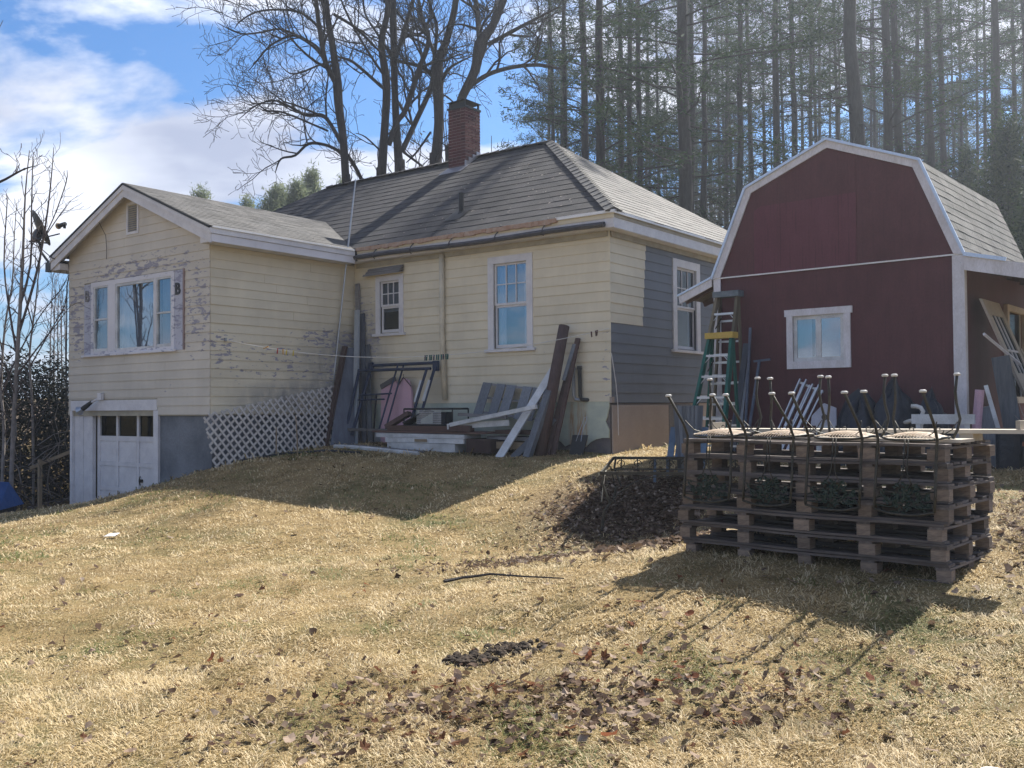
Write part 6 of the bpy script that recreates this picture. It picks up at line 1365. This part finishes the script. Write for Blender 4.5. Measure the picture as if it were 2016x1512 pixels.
bare_tree('leftmost bare tree, long limbs spread leftwards over the garage wing', 30, [
    ([(682, 380), (681, 361), (676, 278), (667, 208), (664, 163), (657, 104), (648, 52), (640, 0)], [17, 16, 16, 18, 19, 14, 13, 12], 0),
    ([(662, 166), (643, 128), (636, 100), (627, 42), (622, 0)], [11, 11, 10, 9, 8], 1),
    ([(672, 300), (643, 286), (608, 283), (581, 306), (553, 313), (542, 340)], [7, 6, 6, 5, 4, 1.5], 1),
    ([(672, 282), (650, 243), (633, 227), (601, 226), (567, 208), (539, 198), (504, 208), (469, 236)], [9, 8, 8, 7, 5, 4, 3, 1.3], 1),
    ([(658, 158), (629, 104), (594, 76), (570, 71), (532, 90), (504, 122), (490, 139)], [6, 6, 5, 5, 4, 3, 1.3], 1),
    ([(632, 105), (622, 90), (586, 70), (549, 57), (518, 63), (473, 66), (428, 45)], [5, 5, 5, 4, 4, 3, 1.2], 1),
    ([(628, 55), (594, 26), (549, 19), (504, 24), (473, 42), (462, 56)], [5, 5, 4, 4, 3, 1.2], 1),
    ([(664, 118), (629, 128), (594, 142), (570, 144), (546, 122)], [4, 4, 4, 3, 1.2], 1),
    ([(646, 258), (560, 222), (520, 215), (480, 175), (440, 165)], [4, 4, 3, 2, 1], 2), ([(605, 283), (600, 255), (597, 225), (590, 200)], [3, 3, 2, 1], 2),
    ([(657, 28), (702, 56), (740, 94), (756, 106)], [6, 6, 5, 4], 1), ([(684, 305), (700, 330), (716, 362)], [7, 8, 8], 1),
    ([(642, 20), (610, -30), (560, -60)], [5, 4, 2], 1)], 31)
bare_tree('bare tree second from the left, standing just left of two close trunks', 32, [
    ([(751, 365), (751, 347), (758, 243), (761, 167), (751, 87), (761, 35), (765, 0)], [21, 20, 16, 17, 14, 12, 11], 0),
    ([(754, 173), (747, 167), (695, 122), (667, 112), (650, 95)], [7, 7, 6, 4, 2], 1), ([(757, 150), (730, 110), (700, 60), (680, 20), (672, 0)], [6, 5, 5, 4, 3], 1),
    ([(765, 285), (782, 240), (799, 215), (824, 139), (844, 80), (831, 35), (824, 0)], [12, 11, 11, 11, 10, 8, 7], 1), ([(752, 300), (720, 270), (700, 262)], [4, 3, 1], 2)], 32)
bare_tree('bare tree third from the left with a straight twin-stemmed trunk', 32.5, [
    ([(787, 350), (787, 338), (782, 278), (777, 174), (775, 70), (773, 0)], [22, 21, 16, 14, 15, 14], 0),
    ([(792, 297), (820, 236), (848, 174), (853, 139)], [11, 11, 11, 9], 1), ([(777, 120), (796, 62), (813, 0)], [9, 9, 8], 1), ([(795, 300), (822, 320), (833, 328)], [5, 5, 3], 2), ([(770, 110), (745, 70), (720, 30), (715, 0)], [6, 5, 4, 4], 1)], 33)
bare_tree('bare tree fourth from the left with a thick dark trunk left of the chimney', 33, [
    ([(858, 338), (858, 323), (864, 243), (862, 156), (865, 115), (879, 80), (893, 28), (897, 0)], [27, 25, 20, 24, 18, 15, 14, 13], 0),
    ([(853, 156), (851, 150), (831, 132), (785, 120), (765, 108)], [9, 9, 8, 6, 3], 1), ([(860, 120), (848, 87), (838, 62), (824, 35)], [8, 8, 7, 5], 1),
    ([(870, 160), (885, 135), (905, 122), (930, 110)], [7, 6, 4, 2], 1), ([(848, 260), (820, 300), (800, 320)], [5, 4, 2], 2), ([(850, 150), (860, 60), (850, 20), (845, 0)], [8, 7, 6, 6], 1)], 34)
bare_tree('leaning bare tree rising from behind the chimney to the upper right', 31, [
    ([(886, 330), (893, 290), (905, 205), (935, 139), (945, 87), (970, 50), (992, 0)], [22, 20, 18, 20, 24, 17, 14], 0),
    ([(945, 87), (942, 45), (936, 0)], [13, 12, 11], 1), ([(925, 170), (962, 146), (1011, 132), (1060, 128), (1100, 135)], [10, 9, 8, 7, 5], 1),
    ([(960, 88), (1008, 62), (1053, 38), (1100, 14)], [9, 8, 6, 4], 1), ([(935, 140), (955, 100), (962, 60), (975, 20), (980, 0)], [6, 5, 5, 4, 4], 1), ([(905, 215), (880, 190), (860, 185)], [4, 3, 1.5], 2)], 35)
# ---- pines
def pine_meshes(seed, hgt, crown0, lush, rad=.24):
    r = np.random.default_rng(seed); tr = TB_(); lean = r.normal(0, .18, 2); n = 12
    zs_ = np.linspace(-1, hgt, n); wob = np.cumsum(r.normal(0, .055, (n, 2)), 0); pts = np.stack([lean[0] * zs_ / hgt + wob[:, 0], lean[1] * zs_ / hgt + wob[:, 1], zs_], -1)
    pts[0, :2] = 0; pts[1, :2] *= .3
    tr.tube(pts, rad * 1.12 * (1 - .6 * np.clip(zs_ / hgt, 0, 1)), 8)
    def at(z): return np.array([np.interp(z, zs_, pts[:, 0]), np.interp(z, zs_, pts[:, 1]), z])
    C, NRM = [], []
    z = 2.0
    while z < hgt - .5:
        dead = z < crown0; z += r.uniform(.16, .5) if not dead else r.uniform(.22, .6)
        az = r.uniform(0, 6.28); L = (r.uniform(.8, 3.4) if dead else r.uniform(2.0, 5.2) * (1.15 - .6 * (z - crown0) / (hgt - crown0))); p = at(z); d = np.array([math.cos(az), math.sin(az), r.uniform(-.25, .25) if dead else r.uniform(-.1, .35)]); c = [p]
        for j in range(4): d = d + r.normal(0, .14, 3) + np.array([0, 0, -.03]); d /= np.linalg.norm(d); c.append(c[-1] + d * L / 4)
        c = np.array(c); tr.tube(c, np.linspace(.035 if dead else .045, .010, 5), 3)
        if dead:
            for _ in range(3):
                q = c[r.integers(1, 4)]; dd = d + r.normal(0, .6, 3); dd /= np.linalg.norm(dd); tr.tube(np.array([q, q + dd * .5, q + dd * .9 + [0, 0, .08]]), [.014, .009, .006], 3)
        if (not dead) or r.random() < lush:
            for _ in range(int(L * (5.5 if not dead else 3))):
                f = r.uniform(.3, 1.05); i = min(int(f * 4), 3); q = c[i] + (c[i + 1] - c[i]) * (f * 4 - i); s = np.array([-d[1], d[0], 0]) * r.normal(0, .38); C.append(q + s + [0, 0, r.normal(.05, .10)])
    C = np.array(C); m = 9; n = len(C); o = np.repeat(C, m, 0) + r.normal(0, .17, (n * m, 3)) * [1, 1, .45]
    a = r.random(n * m) * 6.28; e = r.normal(.25, .5, n * m); D_ = np.stack([np.cos(a) * np.cos(e), np.sin(a) * np.cos(e), np.sin(e)], -1); S = np.cross(D_, r.normal(0, 1, (n * m, 3))); S /= np.linalg.norm(S, axis=1)[:, None]
    ln = r.uniform(.14, .34, n * m)[:, None]; w = r.uniform(.03, .07, n * m)[:, None]
    V = np.stack([o - S * w / 2, o + S * w / 2, o + D_ * ln], 1).reshape(-1, 3); F = np.arange(n * m * 3).reshape(-1, 3)
    rn = np.repeat(np.clip(r.normal(.4, .25, n), 0, 1), m)
    return tr.mesh('trunk', m_barkp, (0, 0, 0)), fromnp('crown', V, F, m_needle, rnd=rn)
PM = [pine_meshes(100 + k, h, c, l, .24) for k, (h, c, l) in enumerate(((26, 9, .28), (24, 14, .14), (27, 16, .08), (22, 7, .42), (25, 18, .05), (28, 12, .2)))]
PT = [(1086, 9, 52, 0), (1120, 12, 46, 3), (1143, 15, 44, 0), (1176, 20, 40, 3), (1220, 12, 50, 0), (1247, 12, 52, 5), (1260, 13, 48, 3), (1300, 8, 60, 1), (1333, 25, 38, 3), (1362, 12, 52, 0), (1387, 12, 50, 1), (1427, 8, 58, 2), (1458, 13, 48, 1), (1488, 10, 54, 2),
      (1504, 6, 62, 4), (1512, 5, 70, 4), (1530, 15, 46, 2), (1551, 7, 62, 4), (1572, 14, 48, 1), (1593, 9, 56, 2), (1617, 8, 60, 4), (1632, 6, 68, 4), (1658, 8, 56, 2), (1688, 27, 37, 1), (1712, 7, 64, 4), (1745, 20, 41, 3), (1777, 18, 43, 1), (1819, 10, 54, 0), (1840, 14, 47, 2), (1868, 12, 50, 2), (1900, 7, 64, 4), (1938, 8, 58, 4), (1953, 9, 54, 2), (1970, 15, 44, 2), (2007, 10, 52, 1), (2040, 14, 46, 2), (2090, 12, 50, 1), (2150, 16, 44, 3), (2220, 14, 48, 0)]
rt_ = random.Random(77)
for k in range(62): PT.append((rt_.uniform(1075, 2080), rt_.uniform(4, 8), rt_.uniform(62, 92), rt_.choice((0, 1, 2, 4, 5))))
for k in range(10): PT.append((rt_.uniform(2100, 2900), rt_.uniform(8, 14), rt_.uniform(48, 70), rt_.choice((0, 1, 2, 3))))
PLAB = lambda x, w, D: ('thin distant pine trunk deep in the wood' if D > 61 else None)
named = {1688: 'thickest pine trunk, straight above the barn roof ridge', 1333: 'very thick pine trunk between the house roof and the barn', 1745: 'thick pine trunk right of the thickest one above the barn', 1777: 'thick pine trunk, third of the trio above the barn', 1176: 'thick dark pine just right of the house roof peak', 1086: 'slender pine rising at the house roof peak', 1120: 'slender pine next to the roof peak on its right', 1143: 'pine between the roof peak and the thick dark pine', 1970: 'pine trunk near the right edge above the barn roof', 1530: 'straight medium pine left of the barn peak', 1572: 'medium pine just left of the barn peak', 1458: 'medium pine above the left slope of the barn', 1840: 'medium pine above the right slope of the barn', 1868: 'straight pine above the shingled right side of the barn'}
SEEN = {}
for idx, (x, w, D, v) in enumerate(sorted(PT, key=lambda a: a[0])):
    p = wp(x, 500, D); z = g1(p[0], p[1]); sc = w * D / 1909 / .40
    if D > 61 and w < 7.5: sc = max(sc, .5)
    lab = named.get(x)
    near = x < 2030
    if lab is None:
        if D > 61: lab, grp = 'thin distant pine trunk deep in the wood behind the buildings', 'thin distant pines'
        elif x > 2030: lab, grp = 'pine standing beyond the right edge of the picture', 'pines beyond the frame'
        else: lab, grp = 'SLIM', None
        if 0: lab, grp = 'slim pine of medium distance, ' + ('number %s' % '' if 0 else ('between the house roof and the barn' if x < 1450 else 'behind the left half of the barn' if x < 1640 else 'behind the right half of the barn' if x < 1900 else 'at the right end of the wood')), None
    else: grp = 'pines of the wood behind the buildings'
    if lab == 'SLIM':
        grp = 'pines of the wood behind the buildings'; nk = min(named, key=lambda q: abs(q - x)); side_ = 'left' if x < nk else 'right'
        cnt_ = SEEN.get((nk, side_), 0); SEEN[(nk, side_)] = cnt_ + 1
        lab = ('slim pine', 'another slim pine, further out,', 'outermost slim pine', 'faint slim pine')[min(cnt_, 3)] + ' to the ' + side_ + ' of the ' + named[nk].split(',')[0].replace('very ', '')
        lab = ' '.join(lab.split()[:16])
    o = thing('pine_tree', lab, 'tree', WD, (p[0], p[1], z), grp); o.rotation_euler = (0, 0, rt_.uniform(0, 6.28)); s = min(max(sc, .42), 1.6); o.scale = (s, s, rt_.uniform(.95, 1.1) * (1 if D < 60 else 1.05))
    a = bpy.data.objects.new('trunk', PM[v][0]); COL.objects.link(a); a.parent = o; a = bpy.data.objects.new('crown', PM[v][1]); COL.objects.link(a); a.parent = o
# ---- far wood: one mass of thin stems, branches and foliage
r = np.random.default_rng(55); tb = TB_(); C = []
for k in range(330):
    x = r.uniform(-6, 75); y = r.uniform(62, 105); z = g1(x, y); h = r.uniform(10, 22); l = r.normal(0, .6, 2)
    pts = np.array([[x, y, z - .5], [x + l[0] * .5 + r.normal(0, .2), y, z + h * .5], [x + l[0], y + l[1], z + h]]); tb.tube(pts, [r.uniform(.06, .16), .07, .025], 4)
    for j in range(12):
        zz = z + r.uniform(1.5, h); az = r.uniform(0, 6.28); L = r.uniform(1, 3); q = np.array([x + l[0] * (zz - z) / h, y, zz]); dd = np.array([math.cos(az), math.sin(az), r.uniform(0, .5)]); tb.tube(np.array([q, q + dd * L * .5, q + dd * L + [0, 0, .2]]), [.03, .02, .01], 3)
        if r.random() < .7:
            for _ in range(3): C.append(q + dd * L * r.uniform(.4, 1.1) + r.normal(0, .35, 3))
xx_ = r.uniform(2, 62, 7500); yy_ = r.uniform(52, 98, 7500); zz_ = gz(xx_, yy_) + .3 + np.abs(r.normal(0, 4.2, 7500)); C += [np.array(q) for q in zip(xx_, yy_, zz_)]
for k in range(60):
    x = r.uniform(2, 60); y = r.uniform(50, 75); z = g1(x, y) + r.uniform(2, 12)
    C += [np.array([x, y, z]) + r.normal(0, 1, 3) * [1.8, 1.8, .6] for _ in range(22)]
fo_ = bpy.data.objects.new('far_wood', tb.mesh('far_wood', m_barkp, (0, 0, 0))); COL.objects.link(fo_); fo_['kind'] = 'stuff'; fo_['label'] = 'dense far wood of thin stems behind the pines'; fo_['category'] = 'wood'
C = np.array(C); m = 14; n = len(C); o = np.repeat(C, m, 0) + r.normal(0, .55, (n * m, 3)) * [1, 1, .6]
a = r.random(n * m) * 6.28; e = r.normal(.2, .5, n * m); D_ = np.stack([np.cos(a) * np.cos(e), np.sin(a) * np.cos(e), np.sin(e)], -1); S = np.cross(D_, r.normal(0, 1, (n * m, 3))); S /= np.linalg.norm(S, axis=1)[:, None]
ln = r.uniform(.25, .55, n * m)[:, None]; w = r.uniform(.07, .16, n * m)[:, None]
V = np.stack([o - S * w / 2, o + S * w / 2, o + D_ * ln], 1).reshape(-1, 3)
me = fromnp('far_foliage', V, np.arange(n * m * 3).reshape(-1, 3), m_needlef, rnd=np.repeat(r.random(n), m)); ff = bpy.data.objects.new('far_foliage', me); COL.objects.link(ff); ff.parent = fo_; ff['kind'] = 'stuff'
# ---- evergreen tops over the wing roof
def evergreen(x, y, D, hpx, wpx, label, seed, spire=1.0, n=260, mt=None):
    r = np.random.default_rng(seed); top = wp(x, y, D); z0 = g1(top[0], top[1]); hh = hpx * D / 1909; ww = wpx * D / 1909 / 2; C = []
    for k in range(n):
        f = r.random() ** .8; rad = ww * (f ** spire) * r.uniform(.3, 1.05); a = r.uniform(0, 6.28); C.append([math.cos(a) * rad, math.sin(a) * rad, top[2] - z0 - hh * f + r.normal(0, .1)])
    C = np.array(C); m = 14; n = len(C); o = np.repeat(C, m, 0) + r.normal(0, .22, (n * m, 3)); a = r.random(n * m) * 6.28; e = r.normal(.5, .5, n * m); D_ = np.stack([np.cos(a) * np.cos(e), np.sin(a) * np.cos(e), np.sin(e)], -1); S = np.cross(D_, r.normal(0, 1, (n * m, 3))); S /= np.linalg.norm(S, axis=1)[:, None]
    ln = r.uniform(.18, .4, n * m)[:, None]; w = r.uniform(.03, .08, n * m)[:, None]; V = np.stack([o - S * w / 2, o + S * w / 2, o + D_ * ln], 1).reshape(-1, 3)
    t_ = thing('evergreen_tree', label, 'tree', WD, (top[0], top[1], z0), 'evergreen tops over the wing roof')
    c = bpy.data.objects.new('crown', fromnp('crown', V, np.arange(n * m * 3).reshape(-1, 3), mt or m_spruce, rnd=np.repeat(r.random(n), m))); COL.objects.link(c); c.parent = t_
    tb = TB_(); tb.tube(np.array([[0, 0, -.3], [0, 0, (top[2] - z0) * .6], [0, 0, top[2] - z0 - .1]]), [.2, .12, .02], 6)
    for k in range(30): f = r.random(); a = r.uniform(0, 6.28); rr = ww * f ** spire; zz = top[2] - z0 - hh * f; tb.tube(np.array([[0, 0, zz - .3], [math.cos(a) * rr * .5, math.sin(a) * rr * .5, zz - .1], [math.cos(a) * rr, math.sin(a) * rr, zz]]), [.03, .02, .01], 3)
    c = bpy.data.objects.new('trunk', tb.mesh('trunk', m_barkp, (0, 0, 0))); COL.objects.link(c); c.parent = t_
evergreen(395, 376, 60, 60, 45, 'small evergreen top over the left part of the wing roof ridge', 1, .7, 160); evergreen(488, 393, 60, 50, 26, 'tiny evergreen top between its two larger neighbours', 2, .8, 100); evergreen(548, 376, 58, 70, 95, 'broad evergreen top where the wing ridge meets the main roof', 3, .55, 420)
evergreen(613, 342, 60, 95, 75, 'pointed spruce top, the tallest left of the main roof', 4, 1.2, 420); evergreen(585, 365, 56, 60, 40, 'rounded evergreen between the broad one and the pointed spruce', 5, .6, 200); evergreen(676, 352, 64, 60, 30, 'sliver of evergreen beside the leftmost big trunk', 6, .7, 90)
# ---- saplings and thicket at the left
TWK = .55
def sapling(limbs, D, label, seed, mat=m_sap, lf=.45, dens=.8, group='bare saplings at the left edge'):
    r = np.random.default_rng(seed); k0 = D / 1909; b = wp(*limbs[0][0][0], D); bz = g1(b[0], b[1]); b = (b[0], b[1], bz); o = thing('sapling', label, 'tree', WD, b, group); tr, br = TB_(), TB_()
    for li, (px_, ws) in enumerate(limbs):
        off = r.uniform(-.6, .6) if li else 0; P3 = [wp(x, y, D + off * i / len(px_)) for i, (x, y) in enumerate(px_)]
        if li == 0: P3.insert(0, np.array([P3[0][0], P3[0][1], bz - .1])); ws = [ws[0]] + list(ws)
        c, cr_ = smoothline(P3, [w * k0 / 2 for w in ws], 3); (tr if li == 0 else br).tube(c, cr_, 6); grow(br, c, cr_, r, 1, lf, dens * .8, 0, .25)
    for nm, tt, mt in (('trunk', tr, mat), ('branches', br, m_twig)): c = bpy.data.objects.new(nm, tt.mesh(nm, mt, b)); COL.objects.link(c); c.parent = o
sapling([([(22, 960), (27, 830), (34, 700), (40, 600), (46, 480), (50, 380), (58, 296)], [9, 8, 8, 7, 5, 3, 1.5]), ([(34, 700), (20, 620), (8, 520), (14, 400), (12, 385)], [5, 4, 3, 2, 1]), ([(40, 600), (60, 520), (62, 420), (64, 330), (66, 300)], [5, 4, 3, 2, 1]), ([(36, 660), (66, 560), (84, 480), (98, 380), (106, 290)], [5, 5, 4, 3, 1.2]), ([(80, 480), (105, 430), (130, 360), (132, 335)], [3, 2, 2, 1]), ([(30, 780), (10, 720), (-20, 680)], [4, 3, 2]), ([(34, 740), (70, 690), (110, 640), (140, 600)], [4, 3, 2, 1]), ([(86, 470), (120, 420), (140, 395)], [2, 2, 1])], 19, 'pale-stemmed sapling at the left edge, the tallest there', 5)
sapling([([(4, 960), (8, 840), (2, 760), (10, 640), (24, 560), (28, 470), (33, 400)], [7, 6, 5, 4, 3, 2, 1]), ([(8, 760), (40, 690), (80, 620), (120, 570), (135, 540)], [4, 3, 2, 2, 1]), ([(6, 700), (-10, 620), (-20, 560)], [3, 2, 1])], 20, 'thin forked sapling at the very left edge', 6)
sapling([([(66, 930), (64, 800), (58, 700), (70, 600), (78, 520), (90, 440)], [6, 5, 4, 3, 2, 1]), ([(60, 720), (100, 650), (128, 600), (132, 560)], [3, 2, 2, 1]), ([(64, 640), (44, 560), (40, 500)], [3, 2, 1])], 21.5, 'thin sapling closest to the garage wing', 7)
for k in range(5): sapling([([(95 + k * 9, 900), (98 + k * 8, 760), (100 + k * 7, 640 - 8 * k), (104 + k * 7, 540 + 10 * k)], [4, 3, 2, 1])], 27 + k * 1.5, 'faint distant sapling between the thicket and the wing', 40 + k, group='faint saplings behind the thicket', lf=.6)
# twig reaching in from outside the frame
sapling([([(-150, 760), (-160, 500), (-140, 420), (-60, 380), (0, 358), (30, 342), (50, 332), (72, 326)], [7, 7, 7, 6, 5, 4, 3, 1.2]), ([(30, 342), (34, 320), (28, 300)], [2, 1.5, .8]), ([(-150, 470), (-60, 240), (-20, 100), (6, 40)], [3, 3, 2, 1]), ([(72, 326), (78, 312)], [1.5, .8])], 11, 'branch reaching in from beyond the left edge against the sky', 8, m_bark, .22, .6, 'tree beyond the left edge')
r = np.random.default_rng(91); tb = TB_(); C = []
for k in range(420):
    x = r.uniform(-24, -8.6); y = r.uniform(20.5, 27); z = g1(x, y); h = r.uniform(1.6, 3.9); c = [np.array([x, y, z])]; d = np.array([r.normal(0, .4), r.normal(0, .4), 1.0])
    for j in range(6): d = d + r.normal(0, .35, 3) + [0, 0, -.14 * j]; d /= np.linalg.norm(d); c.append(c[-1] + d * h / 5)
    c = np.array(c); q = H.l(c.mean(0))
    if q[0] > -11.5 and q[1] > -3.9: continue
    tb.tube(c, np.linspace(.018, .004, 7), 3)
    if r.random() < .6: grow(tb, c, np.linspace(.016, .004, 7), r, 2, .8, .5)
for k in range(5200):
    x = r.uniform(-25, -8.8); y = r.uniform(21.5, 28); q = H.l((x, y, 0))
    if q[0] > -11.8 and q[1] > -3.9: continue
    top = 2.9 + .5 * math.sin(x * 1.3) + .35 * math.sin(x * 3.1 + 1); C.append([x, y, g1(x, y) + top * r.random() ** .7])
tb2 = TB_()
for k in range(170):
    x = r.uniform(-20, -9.4); y = r.uniform(20.0, 21.6); z = g1(x, y) + r.uniform(0, 1.6); q = H.l((x, y, 0))
    if q[0] > -11.6 and q[1] > -4.2: continue
    d = np.array([r.normal(0, .8), r.normal(0, .2), r.uniform(.3, 1)]); c = [np.array([x, y, z])]
    for j in range(5): d = d + r.normal(0, .35, 3); d /= np.linalg.norm(d); c.append(c[-1] + d * r.uniform(.15, .35))
    tb2.tube(np.array(c), np.linspace(.013, .004, 6), 3)
th_ = bpy.data.objects.new('thicket', tb.mesh('thicket', m_twig, (0, 0, 0))); COL.objects.link(th_); th_['kind'] = 'stuff'; th_['label'] = 'dark tangled thicket of vines and brush left of the garage'; th_['category'] = 'thicket'
C = np.array(C); m = 14; n = len(C); o = np.repeat(C, m, 0) + r.normal(0, .2, (n * m, 3)); a = r.random(n * m) * 6.28; e = r.normal(0, .6, n * m); D_ = np.stack([np.cos(a) * np.cos(e), np.sin(a) * np.cos(e), np.sin(e)], -1); S = np.cross(D_, r.normal(0, 1, (n * m, 3))); S /= np.linalg.norm(S, axis=1)[:, None]
ln = r.uniform(.08, .2, n * m)[:, None]; w = r.uniform(.03, .07, n * m)[:, None]; V = np.stack([o - S * w / 2, o + S * w / 2, o + D_ * ln], 1).reshape(-1, 3)
c = bpy.data.objects.new('thicket_leaves', fromnp('thicket_leaves', V, np.arange(n * m * 3).reshape(-1, 3), m_thick, rnd=np.repeat(r.random(n), m))); COL.objects.link(c); c.parent = th_; c['kind'] = 'stuff'
c = bpy.data.objects.new('pale_twigs', tb2.mesh('pale_twigs', m_sap, (0, 0, 0))); COL.objects.link(c); c.parent = th_; c['kind'] = 'stuff'
# dark mass of hemlocks behind the barn at the right edge
for k, (x, D) in enumerate(((1985, 34), (2080, 30), (1905, 46), (1830, 58))):
    top = wp(x, 250 if k < 2 else 330, D); evergreen(x, 240 if k < 2 else 300, D, 330, 150 + 40 * (k < 2), ['dark hemlock behind the right end of the barn roof', 'dark hemlock just outside the right edge', 'hemlock behind the middle of the barn roof', 'distant hemlock above the barn roof shoulder'][k], 60 + k, .7, 700, m_needle)
for o in bpy.data.objects:
    if o.name.startswith('evergreen_tree') and 'hemlock' in o.get('label', ''): o['group'] = 'hemlocks behind the barn';
# ------------------------------------------------------------------ haze added to the air in place of lens glare
hb = MB().box(-1100, 1100, -60, 1300, -4.0, 34.0)
hm = bpy.data.materials.new('glare_haze'); hm.use_nodes = True; ht = hm.node_tree; ht.nodes.remove(ht.nodes['Principled BSDF'])
pv = ht.nodes.new('ShaderNodeVolumePrincipled'); pv.inputs['Color'].default_value = (.80, .88, 1.0, 1); pv.inputs['Density'].default_value = HAZE; pv.inputs['Anisotropy'].default_value = .55
ht.links.new(pv.outputs[0], ht.nodes['Material Output'].inputs['Volume'])
hz_o = bpy.data.objects.new('haze', hb.mesh('haze', hm)); COL.objects.link(hz_o); hz_o['kind'] = 'stuff'; hz_o['label'] = 'thin haze added to the air to imitate sun glare'; hz_o['category'] = 'haze'
